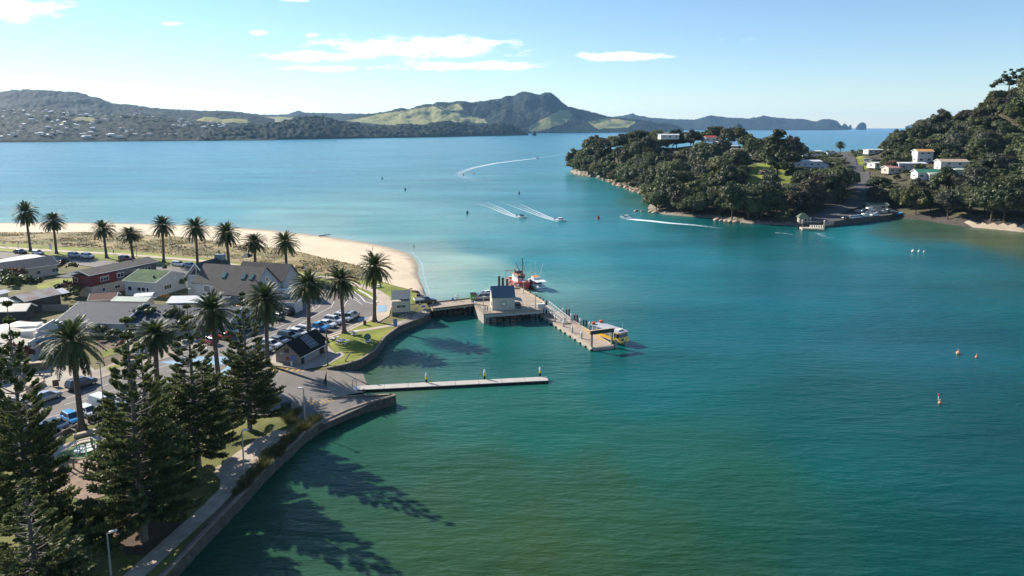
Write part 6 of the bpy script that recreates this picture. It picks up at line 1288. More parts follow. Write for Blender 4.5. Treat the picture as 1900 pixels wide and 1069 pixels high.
# buoys and moorings
def buoy(px, py, m, lab, r, h, grp=None, kind='can', cat='buoy'):
    t = thing('channel_marker' if kind == 'can' else 'mooring_buoy', lab, cat, G(px, py, 0), group=grp); b = MB()
    if kind == 'can': b.lathe((0, 0, -.3), [(r, 0), (r, .5), (r * .75, .6), (r * .6, h), (r * .2, h + .15)], 10)
    else: b.lathe((0, 0, -r * .35), [(r * .3, 0), (r * .85, r * .35), (r, r * .8), (r * .8, r * 1.35), (r * .25, r * 1.7)], 12)
    b.build('body', m, t); b = MB(); b.tube((0, 0, h if kind == 'can' else r * 1.3), (0, 0, h + .5 if kind == 'can' else r * 1.3 + .35), .06 if kind == 'can' else .1); b.build('top_mark', m, t); return t
M_bg = mat('buoy_green', (.02, .14, .10), .5, .1, 2); M_br = mat('buoy_red', (.42, .03, .03), .5, .1, 2); M_bo = mat('buoy_orange', (.55, .25, .16), .5, .15, 4)
for px, py, m, l in ((709, 332, M_bg, 'small green marker farthest left in the bay'), (752, 353, M_bg, 'green marker in the middle of the bay'), (867, 396.5, M_bg, 'green channel marker nearest the two speedboats'), (860, 325, M_br, 'red marker in the curve of the long wake'), (879, 323, mat('buoy_yellow', (.6, .35, .03), .5, .1, 2), 'yellow marker beside the long wake'), (963, 360, M_br, 'red channel marker between long wake and the two speedboats'), (1110, 406, M_br, 'red channel marker right of the two speedboats')):
    buoy(px, py, m, l, .75, 1.7)
buoy(1778, 657, M_bo, 'tall pale orange mooring buoy far right on the harbour', .45, .9, kind='b'); buoy(1812, 663.5, M_bo, 'small orange ball float right of the tall mooring buoy', .28, .4, kind='b'); buoy(1744, 749, M_bo, 'orange float with a small white flag stick', .30, .4, kind='b'); buoy(1694, 467.5, M_offw, 'round white mooring buoy at the left end of a row', .55, .6, kind='b'); buoy(1705, 467.8, M_offw, 'flat white float in the middle of the row of three', .42, .4, kind='b'); buoy(1714.5, 468, M_offw, 'smallest white float at the right end of the row', .32, .4, kind='b')
t = thing('marker_float', 'little red and white stick float beside the orange one', 'float', G(1741, 743, 0)); b = MB(); b.tube((0, 0, -.2), (0, 0, .9), .06); b.build('stick', M_white, t); b = MB(); b.lathe((0, 0, .75), [(.05, 0), (.16, .1), (.16, .3), (.05, .4)], 8); b.build('flag', M_br, t)
# boat ramp jetty
jt = thing('boat_ramp_jetty', 'narrow pale floating jetty running out from the boat ramp', 'jetty', (0, 0, 0)); J0, J1 = G(668, 719.5, .45), G(1016, 702.5, .45); jd = (J1 - J0).normalized(); jn = Vector((-jd.y, jd.x, 0)); M_jd = mat('jetty_deck', (.44, .40, .36), .85, .12, .5); n = 8
for k in range(n):
    p, q = J0 + (J1 - J0) * (k / n) + jd * .03, J0 + (J1 - J0) * ((k + 1) / n) - jd * .03; b = MB(); b.prism([(e.x, e.y) for e in (p - jn * .95, q - jn * .95, q + jn * .95, p + jn * .95)], .36, .47); b.build('deck_panel', M_jd, jt)
    b = MB(); b.prism([(e.x, e.y) for e in (p - jn * .9, q - jn * .9, q + jn * .9, p + jn * .9)], -.35, .355); b.build('float', M_trimk, jt)
b = MB(); r0, r1 = G(632, 722, LAND * .45), J0; b.add([r0 - jn * .9, r1 - jn * .95, r1 + jn * .95, r0 + jn * .9], [(0, 1, 2, 3)]); b.build('ramp_plate', M_steel, jt)
for px, py in ((791, 709.5), (899, 703), (1002, 698)): cone_pile(px, py, .45, 1.75, {791: 'black jetty pile with yellow band, nearest the boat ramp', 899: 'middle black jetty pile with yellow band', 1002: 'black jetty pile with yellow band at the jetty tip'}[px], 'jetty piles', .17, m=M_trimk, band=mat('hi_vis_yellow', (.75, .62, .02), .5, .1, 2))
t = thing('hoop_frame', 'curved steel hoop with yellow bands at the jetty head', 'hoop', G(658, 721, .9), R(20)); b = MB(); pts = [(-.3, 0, 0), (-.3, 0, 1.3), (-.2, 0, 1.6), (0, 0, 1.72), (.2, 0, 1.6), (.3, 0, 1.3), (.3, 0, 0)]; [b.tube(p, q, .05, n=6) for p, q in zip(pts[:-1], pts[1:])]; b.build('hoop', M_steel, t); b = MB(); [b.tube((-.3, 0, z), (-.3, 0, z + .18), .07) for z in (.4, .8)]; b.build('band', MATS['hi_vis_yellow'], t)
# landing across the water
t = thing('landing_shelter', 'small hipped roof shelter at the landing across the water', 'shelter', G(1489, 412, 2.3), R(-5)); b = MB(); b.box((0, 0, 1.1), (3.8, 3, 2.2)); b.build('wall', M_conc, t); b = MB(); b.add([(-2.4, -2, 2.2), (2.6, -2, 2.2), (2.6, 2, 2.2), (-2.4, 2, 2.2), (-.5, 0, 4.1), (.5, 0, 4.1)], [(0, 1, 5, 4), (1, 2, 5), (2, 3, 4, 5), (3, 0, 4), (3, 2, 1, 0)]); b.build('roof', ROOFM['dgreen'], t); b = MB(); [b.box((x, -1.53, 1.2), (.8, .1, .9)) for x in (-.8, .8)]; b.build('opening', M_trimk, t)  # concrete grey on the wall paints in the shade of the trees
jl = thing('landing_jetty', 'low timber landing stage with pale piles across the water', 'jetty', (0, 0, 0)); k0, k1 = G(1489, 424, .8), G(1529, 426, .8); b = MB(); b.prism([(k0.x, k0.y), (k1.x, k1.y), (k1.x + 1, k1.y + 5), (k0.x + .6, k0.y + 5)], .1, .9); b.build('deck', M_pale_timber, jl)
for px, py in ((1488, 424), (1503, 420), (1529, 425.5)):
    p = G(px, py, 0); b = MB(); b.tube((p.x, p.y, -1), (p.x, p.y, 3.4), .3, n=8); o = b.build('pile', mat('pale_pile', (.45, .36, .27), .9, .2, 1), jl); b = MB(); b.lathe((p.x, p.y, 3.41), [(.34, 0), (.34, .25), (.1, .5)], 8); b.build('pile_cap', M_white, o)
b = MB(); [b.box((k0.x + 3.6 + i * .75, k0.y + .8, 1.5), (.12, .5, 1.3)) for i in range(8)]; b.build('bench', M_offw, jl)
rail('white railing of the ramp to the landing stage', [(1532, 420), (1547, 416.5)], 1.6, 1.6)
t = thing('dinghy', 'pale blue upturned dinghy on the sand beyond the landing', 'dinghy', G(1669, 397.5, 1.4), R(10)); hull(3.6, 1.6, .6, 0, mat('dinghy_blue', (.06, .33, .55), .5, .1, 2), t, draft=.2)
# ------------------------------------------------------------------ palms
M_palm = foliage('palm_frond', (.016, .030, .010), (.088, .122, .032), .25, .15, hue=(.24, .16, .075))
M_ptrunk = mat('palm_trunk', (.115, .092, .075), .95, .3, 4.0, bump=.05, bscale=9); M_fruit = mat('palm_fruit', (.42, .17, .05), .8, .35, 6)
def palm_crown(seed, nf=95, FL=4.6, nl=36):
    rng = np.random.default_rng(seed); Vs, Fs, T, off = [], [], [], 0
    for i in range(nf):
        f = (i + .5) / nf; el = R(86) - f ** .85 * R(142) + rng.normal() * .07; az = i * 2.39996 + rng.normal() * .12; L = FL * (.72 + .35 * min(1, f * 1.7)) * rng.uniform(.9, 1.08)
        if f > .9: L *= .8
        droop = R(58) * rng.uniform(.75, 1.25) * (1 if f < .75 else .6); n = 12; pts = [np.array([.1 * math.cos(az), .1 * math.sin(az), 0.])]; ds = []
        for k in range(n):
            e = el - droop * (k / n) ** 1.3; d = np.array([math.cos(az) * math.cos(e), math.sin(az) * math.cos(e), math.sin(e)]); ds.append(d); pts.append(pts[-1] + d * L / n)
        pts = np.array(pts); ds = np.array(ds + [ds[-1]]); side = np.array([-math.sin(az), math.cos(az), 0.]); tn = float(np.clip(rng.uniform(.15, .75) + (.25 if .25 < f < .6 else 0) - (.15 if f > .8 else 0), 0, .78))
        if f > .9 and rng.random() < .4: tn = 1.15
        w = .05
        for k in range(n):                                    # midrib
            Vs.append(np.array([pts[k] - side * w, pts[k + 1] - side * w, pts[k + 1] + side * w, pts[k] + side * w])); Fs.append(np.arange(4) + off); off += 4; T.append(min(1, tn + .2))
        for k in range(nl):
            s = .12 + .88 * (k + rng.uniform(0, 1)) / nl; q = s * n; j = min(n - 1, int(q)); p = pts[j] + (pts[j + 1] - pts[j]) * (q - j); d = ds[j]; up = np.cross(d, side) * -1
            ll = .50 * math.sin(math.pi * min(1, .18 + s * .82)) ** .6 + .1
            for sg in (-1, 1):
                v = side * sg * .72 + d * .72 + up * rng.uniform(.05, .38); v /= np.linalg.norm(v); e = p + v * ll; t_ = d * .062
                Vs.append(np.array([p - t_, p + t_, e + t_ * .5, e - t_ * .5])); Fs.append(np.arange(4) + off); off += 4; T.append(min(1, max(0, tn + rng.uniform(-.12, .15))))
    T = np.array(T); return np.concatenate(Vs), np.array(Fs), np.where(T > .9, T, np.minimum(T, .66))
def palm_proto(seed, H, nf=95, fruit=True):
    t = thing('date_palm', 'x', 'palm tree', group='date palms'); b = MB(); rng = random.Random(seed); prof = [(.78, -.3), (.68, .15), (.5, .6), (.41, 1.2), (.36, H * .4), (.36, H * .8), (.42, H * .92), (.55, H - .35), (.3, H + .1)]
    b.lathe((0, 0, 0), prof, 12); b.build('trunk', M_ptrunk, t, smooth=True)
    V, Fq, T = palm_crown(seed, nf); V = V + np.array([0, 0, H]); put('crown', npmesh('crown', V, Fq, T), t, M_palm)
    if fruit:
        b = MB()
        for i in range(5):
            a = rng.uniform(0, 6.28); b.lathe((.75 * math.cos(a), .75 * math.sin(a), H - .9), [(.05, -.35), (.26, -.15), (.3, .15), (.08, .5)], 7)
        b.build('fruit_cluster', M_fruit, t)
    return t
PPAL = [palm_proto(21, 11.0, 112), palm_proto(22, 11.0, 100), palm_proto(23, 11.0, 88, False)]
PALMS = [(57, 467, 379, 'palm farthest left in the beach row, the tallest there'), (105, 471, 395, 'second palm from the left along the beach path'), (198, 479, 408, 'third beach palm, behind the end of the white cars'), (247, 481, 418, 'short fourth palm of the beach row'), (304, 487, 402, 'beach palm with bushy ivy at its foot'), (367, 496, 406, 'palm behind the lodge chimney'), (426, 505, 415, 'palm rising behind the middle of the lodge roof'), (475, 510, 432, 'smallest palm, behind the right half of the lodge roof'), (533, 516, 430, 'palm at the right end of the lodge terrace'),
         (573, 620, 505, 'palm in the row of cars above the hut'), (639, 618, 497, 'palm on the green beside the picnic table'), (695, 597, 473, 'palm nearest the tower hut and beach'), (497, 678, 527, 'palm at the left corner of the ramp hut'), (406, 706, 548, 'palm standing alone in the street by the blue paving'), (152, 797, 598, 'large leaning over palm by the parked blue hatchback'), (292, 723, 592, 'palm in front of the hall wing, beyond the pine tops'), (3, 788, 640, 'palm cut by the left edge behind the pine')]
for i, (px, py, top, lab) in enumerate(PALMS):
    p = G(px, py, LAND + .06); H = (zat(p.x, p.y, top) - LAND - 2.6); src = PPAL[i % 3 if i != 13 else 0]
    s = H / 11.0; rs = 1.0 if py > 560 else 1.02
    o = src if i < 3 else dup(src); o.location = p; o.rotation_euler = (R(RND.uniform(-2.6, 2.6)), R(RND.uniform(-2.6, 2.6)), RND.uniform(0, 6.28)); o.scale = (rs * RND.uniform(.95, 1.05), rs, s); o['label'] = lab
    if s < .7 or s > 1.35:
        pass
p = HIT(1558, 291) or AT(1558, 291, 640); o = dup(PPAL[0], p, 1.0, 'lone palm at the top of the headland road', (1.35, 1.35, 1.1))
# ------------------------------------------------------------------ tall pines with tiered branches
M_pine = foliage('pine_needles', (.020, .034, .014), (.15, .178, .06), .36, .1, hue=(.19, .20, .07)); M_pbark = mat('pine_bark', (.13, .115, .095), .9, .25, 3, bump=.02)
def pine_proto(seed, H=24.0, RM=6.3):
    rng = np.random.default_rng(seed); t = thing('norfolk_pine', 'x', 'pine tree'); b = MB(); n = 12
    for k in range(n): z0, z1 = H * k / n - (.4 if k == 0 else 0), H * (k + 1) / n; b.tube((0, 0, z0), (0, 0, z1), .42 * (1 - z0 / H * .93), .42 * (1 - z1 / H * .93), 9, cap=False)
    b.build('trunk', M_pbark, t); br = MB(); C, A, S, T = [], [], [], []
    z = 2.6
    while z < H - .15:
        h = z / H; Lb = RM * (1 - h) ** .95 * (1.0 if h > .15 else .8 + h * 1.3) * (1 if h < .6 else 1.12 - (h - .6) * .8); Lb = max(.35, Lb)
        
        nb = 7 if h < .5 else 5; a0 = rng.uniform(0, 6.28); tone = rng.uniform(.15, .6)
        for k in range(nb):
            az = a0 + 6.283 * k / nb + rng.normal() * .14; L = Lb * rng.uniform(.82, 1.12); e0 = R(-6 + 34 * h) + rng.normal() * .06; m = 9; p = np.array([0., 0, z]); P = [p]; D = []
            for j in range(m):
                e = e0 + R(24) * (j / m) ** 1.6; d = np.array([math.cos(az) * math.cos(e), math.sin(az) * math.cos(e), math.sin(e)]); D.append(d); p = p + d * L / m; P.append(p)
            for j in range(m): br.tube(P[j], P[j + 1], .07 * (1 - j / m) + .02, n=4, cap=False)
            side = np.array([-math.sin(az), math.cos(az), 0.]); nf = max(3, int(L * 5.0)); st = .3 if h < .55 else .62
            for q in range(nf + 1):
                s = st + (1 - st) * (q + .5) / nf if q < nf else 1.0; jj = min(m - 1, int(s * m)); c = P[jj] + (P[jj + 1] - P[jj]) * (s * m - jj); d = D[jj]; sg = (-1) ** q if q < nf else 0
                fl = (.95 if h < .6 else .6) * rng.uniform(.65, 1.15) * (1.05 - .45 * s) * min(1, L / 2.5 + .25)
                for rep in range(2 if q < nf else 1):
                    v = side * (sg if rep == 0 else -sg) * .85 + d * rng.uniform(.45, .85) + np.array([0, 0, rng.uniform(.05, .4)]); v /= np.linalg.norm(v)
                    if q == nf: v = d
                    w_ = 9
                    for x in range(w_):
                        f = (x + rng.uniform(.2, .9)) / w_; cc = c + v * fl * f + np.array([0, 0, .12 * f * f]); o = rng.normal(size=3); o -= v * o.dot(v); o /= np.linalg.norm(o) + 1e-9
                        C.append(cc); A.append(v * .75 + o * .7); S.append(.27 * (1.15 - .5 * f)); T.append(tone + rng.uniform(-.15, .3) + .15 * f)
        z += (.66 if h < .5 else .66 + (h - .5) * 2.4) * rng.uniform(.8, 1.2)
    C, A, S, T = map(np.array, (C, A, S, T)); A /= np.linalg.norm(A, axis=1, keepdims=True); r = rng.normal(size=A.shape); B_ = np.cross(A, r); B_ /= np.linalg.norm(B_, axis=1, keepdims=True); w = .105
    V = np.stack([C - B_ * w * .6, C + A * S[:, None] * .55 - B_ * w, C + A * S[:, None] * 1.15, C + A * S[:, None] * .55 + B_ * w], 1).reshape(-1, 3)
    br.build('branches', M_pbark, t); put('foliage', npmesh('foliage', V, np.arange(len(V)).reshape(-1, 4), np.clip(T, 0, 1)), t, M_pine); return t
PP = [pine_proto(31), pine_proto(32), pine_proto(33, 24.0, 6.6)]
PINES = [(16, 62, 1010, 560, 'tall pine at the left edge with sparse flat tiers', 0, .82), (238, 268, 1004, 588, 'dense tall pine whose brown trunk base stands by promenade', 1, 1.02), (270, 284, 930, 636, 'shorter pine tucked between two tall ones', 2, .95), (345, 368, 868, 566, 'pine with the tall thin spire in the middle of the grove', 0, .98), (455, 464, 800, 540, 'pine nearest the boat ramp, right end of grove', 2, .84), (60, 80, 1200, 890, 'pine crown at the bottom left corner', 1, 1.0)]
for i, (tx, px, py, top, lab, k, rs) in enumerate(PINES):
    p = G(px, py, LAND); H = zat(p.x, p.y, top) - LAND; o = PP[k] if i in (0, 1, 2) else dup(PP[k]); o.location = p; o.rotation_euler.z = i * 1.3; s = H / 24; o.scale = (rs, rs, s); o['label'] = lab; o['group'] = 'tall pines along the promenade'
# ------------------------------------------------------------------ garden bushes, grasses, hedges
SH = [tree_proto('bush', 'x', 'bush', 400 + i, 1.6, 2.4, 9, 60, .22, m, trunk=0) for i, m in enumerate((M_folg, M_fold, M_folo, M_folr))]
BUSH = [(62, 512, 0, 1.3, 'yellow green bush left of the orange one'), (82, 510, 2, 1.7, 'orange leaved bush in front of the grey bungalow, left half'), (98, 508, 2, 1.6, 'orange leaved bush in front of the grey bungalow, right half'), (120, 505, 1, 1.6, 'dark bush between orange bush and the maroon house'), (134, 504, 0, 1.2, 'light green bush at the lawn corner by the road'), (30, 524, 3, 1.8, 'dull russet bush below the bungalow'), (30, 545, 0, 2.2, 'olive round bush beside the rusty shed'), (44, 543, 0, 2.0, 'olive bush touching the palm like shrub'), (60, 541, 1, 1.7, 'dark spiky bush at the lawn edge'), (8, 530, 1, 1.8, 'dark bush at left edge above the lean-to'),
        (122, 550, 1, 1.6, 'dark bush by the rusty shed corner'), (138, 556, 0, 1.6, 'green shrub between shed and hall roof'), (128, 563, 0, 1.4, 'green shrub beside the board fence'), (150, 545, 1, 1.5, 'dark shrub under the cream base of the maroon house'), (175, 545, 1, 1.6, 'dark hedge shrub in front of the maroon house'), (195, 540, 1, 1.5, 'dark shrub near the middle of the maroon house'), (215, 533, 1, 1.9, 'tall dark shrub between the maroon house and cottage'), (224, 538, 1, 1.8, 'dark shrub at the cottage corner'), (263, 540, 0, 1.1, 'clipped green bush below the cottage windows'), (334, 530, 1, 1.4, 'round dark bush at the cottage gable'), (342, 536, 0, 1.3, 'green bush between cottage and lodge'), (305, 560, 2, .8, 'small orange brown plant on the white roof edge'),
        (440, 570, 1, 1.7, 'dark hedge beside the glass lounge'), (455, 573, 1, 1.5, 'dark hedge below the lodge roof'), (470, 578, 0, 1.4, 'green shrub in the bay garden'), (445, 590, 0, 1.4, 'olive shrub in the car park bed'), (458, 598, 2, 1.0, 'orange tinted shrub near motorhome'), (540, 552, 1, 1.1, 'hedge shrub under the lodge terrace'), (530, 548, 1, 1.1, 'hedge shrub beside the terrace post'),
        (188, 628, 0, 1.2, 'yellow green palm like plant in the hall garden'), (212, 634, 0, 1.1, 'bright green plant below the hall window'), (200, 645, 1, 1.2, 'dark shrub in the hall garden bed'), (232, 652, 3, 1.0, 'brown shrub in the hall garden'), (250, 640, 1, 1.6, 'dark shrub by the wing entrance'), (262, 612, 0, 2.2, 'grey green tree in front of hall wing'), (322, 618, 1, 2.2, 'dark tree in front of the wing canopy'), (340, 628, 1, 1.6, 'dark shrub beside the wing veranda'), (310, 640, 0, 1.4, 'shrub behind the street palm'), (290, 628, 1, 1.5, 'shrub between canopy and street'), (235, 668, 0, 1.0, 'low green shrub by the white sign'), (240, 678, 3, .8, 'brown low plant below the white sign'),
        (20, 690, 3, 2.2, 'russet bush at the left edge by the cafe'), (35, 680, 3, 1.6, 'pinkish brown bush in front of the cafe'), (6, 700, 1, 2.0, 'dark shrub at the left edge beneath the palm'), (180, 790, 0, .9, 'green tuft beside the large palm'), (192, 781, 0, 1.1, 'grassy tuft below the lamp pole'), (305, 505, 1, .8, 'ivy clump at the palm foot on the beach road'), (150, 985, 0, 1.3, 'bright bush on the lawn under the left pine'), (178, 1002, 0, 1.5, 'spreading yellow green bush on the lower lawn'), (205, 1015, 0, 1.2, 'yellow green bush beside the lower lamp post'), (165, 1035, 0, 1.5, 'yellow green bush at the bottom of the lawn'), (125, 1010, 0, 1.6, 'green bush behind the corner pine'), (192, 1052, 0, 1.2, 'green bush at the bottom edge near the lamp post'), (405, 852, 0, .8, 'bright green bush under the pine by the promenade')]
for i, (px, py, k, s, lab) in enumerate(BUSH):
    src = SH[k]; o = src if src['label'] == 'x' else dup(src); o.location = G(px, py, LAND); o.rotation_euler.z = i * 1.7; o.scale = (s * .95, s * .95, s * 1.05); o['label'] = lab; o['group'] = 'bushes in the town gardens'
def tuft_proto(seed, n=420, h=.95, r=.9, spread=.6):
    rng = np.random.default_rng(seed); a = rng.uniform(0, 6.28, n); q = np.sqrt(rng.uniform(0, 1, n)) * r; b_ = np.stack([q * np.cos(a), q * np.sin(a), np.zeros(n)], 1); tip = b_ * (1 + spread) + np.stack([rng.normal(size=n) * .25, rng.normal(size=n) * .25, h * rng.uniform(.5, 1.1, n)], 1); s = np.stack([-np.sin(a), np.cos(a), np.zeros(n)], 1) * .03
    V = np.stack([b_ - s, b_ + s, tip + s * .4, tip - s * .4], 1).reshape(-1, 3); t = thing('grass_tuft', 'x', 'grass tuft'); put('blades', npmesh('blades', V, np.arange(4 * n).reshape(-1, 4), rng.uniform(0, 1, n)), t, M_tuft); return t
M_tuft = foliage('tussock', (.045, .06, .018), (.20, .19, .075), .2, .2); TU = [tuft_proto(51), tuft_proto(52, 380, 1.1, .8)]
tf = [(x, y) for x, y in ((526, 772), (534, 776), (541, 772), (548, 769), (538, 783), (555, 764), (572, 790), (582, 783), (590, 778), (566, 797), (556, 800), (545, 812), (536, 820), (524, 834), (514, 842), (506, 851), (498, 858), (488, 868), (478, 878), (470, 886), (527, 826), (509, 838), (498, 848), (518, 846), (455, 903), (440, 915))]
for i, (x, y) in enumerate(tf):
    o = TU[i % 2] if TU[i % 2]['label'] == 'x' else dup(TU[i % 2]); o.location = G(x, y, LAND + .08); o.rotation_euler.z = i * 2.1; s = .6 + .45 * ((i * 7) % 5) / 5; o.scale = (s, s, s); o['label'] = 'straw green tussock in the planting bed beside the boat ramp' if i < 9 else 'straw tussock in the narrow bed along the sea wall'; o['group'] = 'tussocks by the ramp' if i < 9 else 'tussocks along the sea wall'
def dune_tufts():
    rng = np.random.default_rng(61); V = []; a = np.array([[p.x, p.y] for p in resample(DUNE[:15], 400)]); c = np.array([[p.x, p.y] for p in resample(W2(LAWN_PX, LAND), 400)]); T = []
    for i in range(9000):
        k = rng.integers(0, 400); f = rng.uniform(.03, .97); x, y = a[k] * (1 - f) + c[k] * f
        if fbm(np.array(x / 9), np.array(y / 9), 3, 71) < .02 and rng.random() < .75: continue
        h = rng.uniform(.2, .5); tn = rng.uniform(0, 1)
        for j in range(4):
            az = rng.uniform(0, 6.28); d = np.array([math.cos(az), math.sin(az)]) * rng.uniform(.2, .5); s = np.array([-math.sin(az), math.cos(az)]) * .12; z = LAND + .05
            V += [(x - s[0], y - s[1], z), (x + s[0], y + s[1], z), (x + d[0] + s[0] * .3, y + d[1] + s[1] * .3, z + h), (x + d[0] - s[0] * .3, y + d[1] - s[1] * .3, z + h)]; T.append(tn)
    V = np.array(V); tag(put('dune_grass', npmesh('dune_grass', V, np.arange(len(V)).reshape(-1, 4), np.array(T)), None, foliage('dune_blades', (.25, .185, .065), (.47, .37, .155), .2, .0)), 'dry tawny grass covering the dunes behind the beach', 'grass', kind='stuff')
dune_tufts()
DS = tree_proto('dune_shrub', 'x', 'shrub', 440, 1.0, 1.0, 7, 70, .18, foliage('brown_shrub', (.05, .04, .02), (.14, .10, .05), .2, .3), trunk=0)
for i, (px, py) in enumerate(((121, 455), (125, 456), (150, 457), (158, 457), (164, 458), (172, 459), (178, 458), (190, 460), (322, 457), (330, 460), (338, 462), (372, 455), (380, 459), (385, 452), (392, 461), (403, 452), (440, 462), (447, 465), (540, 476), (562, 488), (568, 493), (580, 492), (556, 501), (618, 498), (245, 462), (270, 466), (122, 445), (405, 470))):
    o = DS if i == 0 else dup(DS); o.location = G(px, py, LAND + .1); s = .9 + .7 * ((i * 13) % 7) / 7; o.scale = (s * 1.2, s, s * .8); o.rotation_euler.z = i; o['label'] = 'low brown shrub dotting the dune grass'; o['group'] = 'shrubs on the dunes'
# ------------------------------------------------------------------ street furniture
def lamp(px, py, top, lab, arm=1.0, rz=0, z=LAND, m=M_steel, heads=1):
    p = G(px, py, z); H = zat(p.x, p.y, top) - z; t = thing('street_lamp', lab, 'lamp post', p, rz); b = MB(); b.tube((0, 0, 0), (0, 0, H), .11, .07, 8); b.build('pole', m, t)
    for s in ((1,) if heads == 1 else (-1, 1)):
        b = MB(); b.bar((0, 0, H - .05), (arm * s, 0, H + .05), .07, .07); b.build('arm', m, t); b = MB(); b.box((arm * s, 0, H + .06), (.7 if heads == 1 else .35, .28, .14 if heads == 1 else .3)); b.build('lamp_head', M_offw, t)
    return t
lamp(566, 785, 721, 'grey lamp post on the verge beside the boat ramp parking', .5, R(170)); lamp(196, 793, 676, 'slim lamp post behind the white van', .5, R(150)); lamp(454, 888, 800, 'lamp post beside the promenade square, half in branches', .4, R(30)); lamp(206, 1068, 990, 'lamp post at the bottom edge below the pines', .5, R(40)); lamp(993.5, 572, 545, 'twin headed lamp on the wharf by gangway', .3, R(10), DK, heads=2); lamp(971.5, 545, 523, 'slender lamp on the wharf near the red boat', .3, 0, DK); lamp(35, 472, 448, 'thin pole lamp by the black saloon on the beach road', .4, R(60)); lamp(254, 478, 452, 'thin pole lamp between beach palms', .4, R(60)); lamp(351, 560, 536, 'thin white pole on the low annexe roof', .25, 0)
lamp(897, 570, 551, 'thin flag pole beside the wharf hut', .2, 0, DK)
t = thing('utility_pole', 'weathered timber pole in front of the ramp hut', 'pole', G(608, 677, LAND + .1)); b = MB(); b.tube((0, 0, 0), (0, 0, zat(t.location.x, t.location.y, 611) - LAND), .16, .12, 8); b.build('shaft', M_timber, t); b = MB(); b.box((-.1, 0, 4.2), (.3, .3, .4)); b.build('junction_box', M_offw, t)
def picnic(px, py, rz, lab, rnd=False):
    t = thing('picnic_table', lab, 'picnic table', G(px, py, LAND + .1), rz); b = MB()
    if rnd: b.tube((0, 0, .62), (0, 0, .7), .75, n=18)
    else: b.box((0, 0, .66), (1.7, .8, .08))
    b.build('tabletop', M_offw, t); b = MB(); b.tube((0, 0, 0), (0, 0, .62), .16); b.build('pedestal', M_conc, t)
    for k in range(4 if rnd else 2):
        a = k * math.pi / 2 + .4 if rnd else math.pi / 2 + k * math.pi; r = 1.15 if rnd else .85; b = MB(); b.box((r * math.cos(a), r * math.sin(a), .38), (.95, .35, .08) if rnd else (1.7, .3, .08), a + math.pi / 2 if rnd else 0); b.box((r * math.cos(a), r * math.sin(a), .17), (.2, .25, .34), a); b.build('seat', M_offw, t)
picnic(635, 637.5, .3, 'round white picnic table on the green by the hut', True); picnic(657, 621, R(30), 'white picnic table beside the palm on the green'); picnic(702, 533, R(-20), 'pale picnic table on the grass by the beach path'); picnic(622, 632, R(60), 'pale picnic seat partly behind the hut ridge')
t = thing('harbour_monument', 'upright round green buoy shaped monument on the green', 'monument', G(682, 634, LAND + .1), R(20)); b = MB(); b.box((0, 0, .15), (1.2, .8, .3)); b.build('base', M_offw, t); b = MB(); b.tube((0, -.12, .95), (0, .16, .95), .68, n=18); b.build('disc', mat('verdigris', (.11, .17, .14), .7, .3, 2), t)
t = thing('leaning_plank', 'dark board leaning on the sea wall beside the hut', 'board', G(646, 668, LAND + .3), R(20)); b = MB(); b.bar((-.6, 0, -.1), (.5, 0, 1.5), .5, .14); b.build('board', M_pile, t)
t = thing('litter_bin', 'brown litter bin on the kerb of the green', 'bin', G(677, 603, LAND + .1)); b = MB(); b.box((0, 0, .45), (.55, .55, .9)); b.build('body', mat('bin_brown', (.14, .06, .04), .7, .2, 2), t); b = MB(); b.box((0, 0, .93), (.62, .62, .08)); b.build('lid', M_trimk, t)
t = thing('litter_bin', 'dark green litter bin beside the grass tussocks', 'bin', G(531, 762, LAND + .1), .4); b = MB(); b.box((0, 0, .6), (1.5, .7, 1.2)); b.build('body', mat('bin_dark_green', (.02, .05, .035), .7, .2, 2), t); b = MB(); b.box((0, 0, 1.24), (1.6, .8, .08)); b.build('lid', M_trimk, t)
t = thing('bollard', 'short pale bollard in front of the hut gable', 'bollard', G(541, 680, LAND + .1)); b = MB(); b.tube((0, 0, 0), (0, 0, .8), .14); b.build('post', M_offw, t); b = MB(); b.lathe((0, 0, .8), [(.2, 0), (.2, .12), (.02, .2)], 10); b.build('cap', M_white, t)
t = thing('outdoor_shower', 'round topped drinking post by the parked cars', 'post', G(592, 622, LAND)); b = MB(); b.tube((0, 0, 0), (0, 0, 1.2), .1); b.build('post', M_steel, t); b = MB(); b.lathe((0, 0, 1.2), [(.25, 0), (.25, .1), (.1, .18)], 10); b.build('basin', M_white, t)
def log_rail(pts, lab, h=.65, r=.14):
    L = [G(x, y, LAND) for x, y in pts]; t = thing('log_barrier', lab, 'barrier', (0, 0, 0)); n = len(L)
    for p in L: b = MB(); b.tube((p.x, p.y, LAND), (p.x, p.y, LAND + h + .15), .2, n=8); b.build('post', M_timber, t)
    for p, q in zip(L[:-1], L[1:]): b = MB(); b.tube(p + Vector((0, 0, h)), q + Vector((0, 0, h)), r, n=8); b.build('rail', M_pale_timber, t)
log_rail([(97, 821), (118, 808), (143, 796)], 'log post and rail barrier left of the large palm'); log_rail([(166, 785), (182, 779), (198, 774)], 'log barrier beyond the large palm'); log_rail([(24, 838), (60, 832), (96, 822)], 'log barrier under the left pine')
t = thing('log_bench', 'long pale timber bench wall beside the playground path', 'bench', (0, 0, 0)); b = MB(); b.bar(G(136, 810, LAND + .3), G(186, 797, LAND + .3), .7, .5); b.build('seat', M_pale_timber, t); b = MB(); b.bar(G(137, 812, LAND + .2), G(187, 799, LAND + .2), .08, .4); b.build('back_board', M_pile, t)
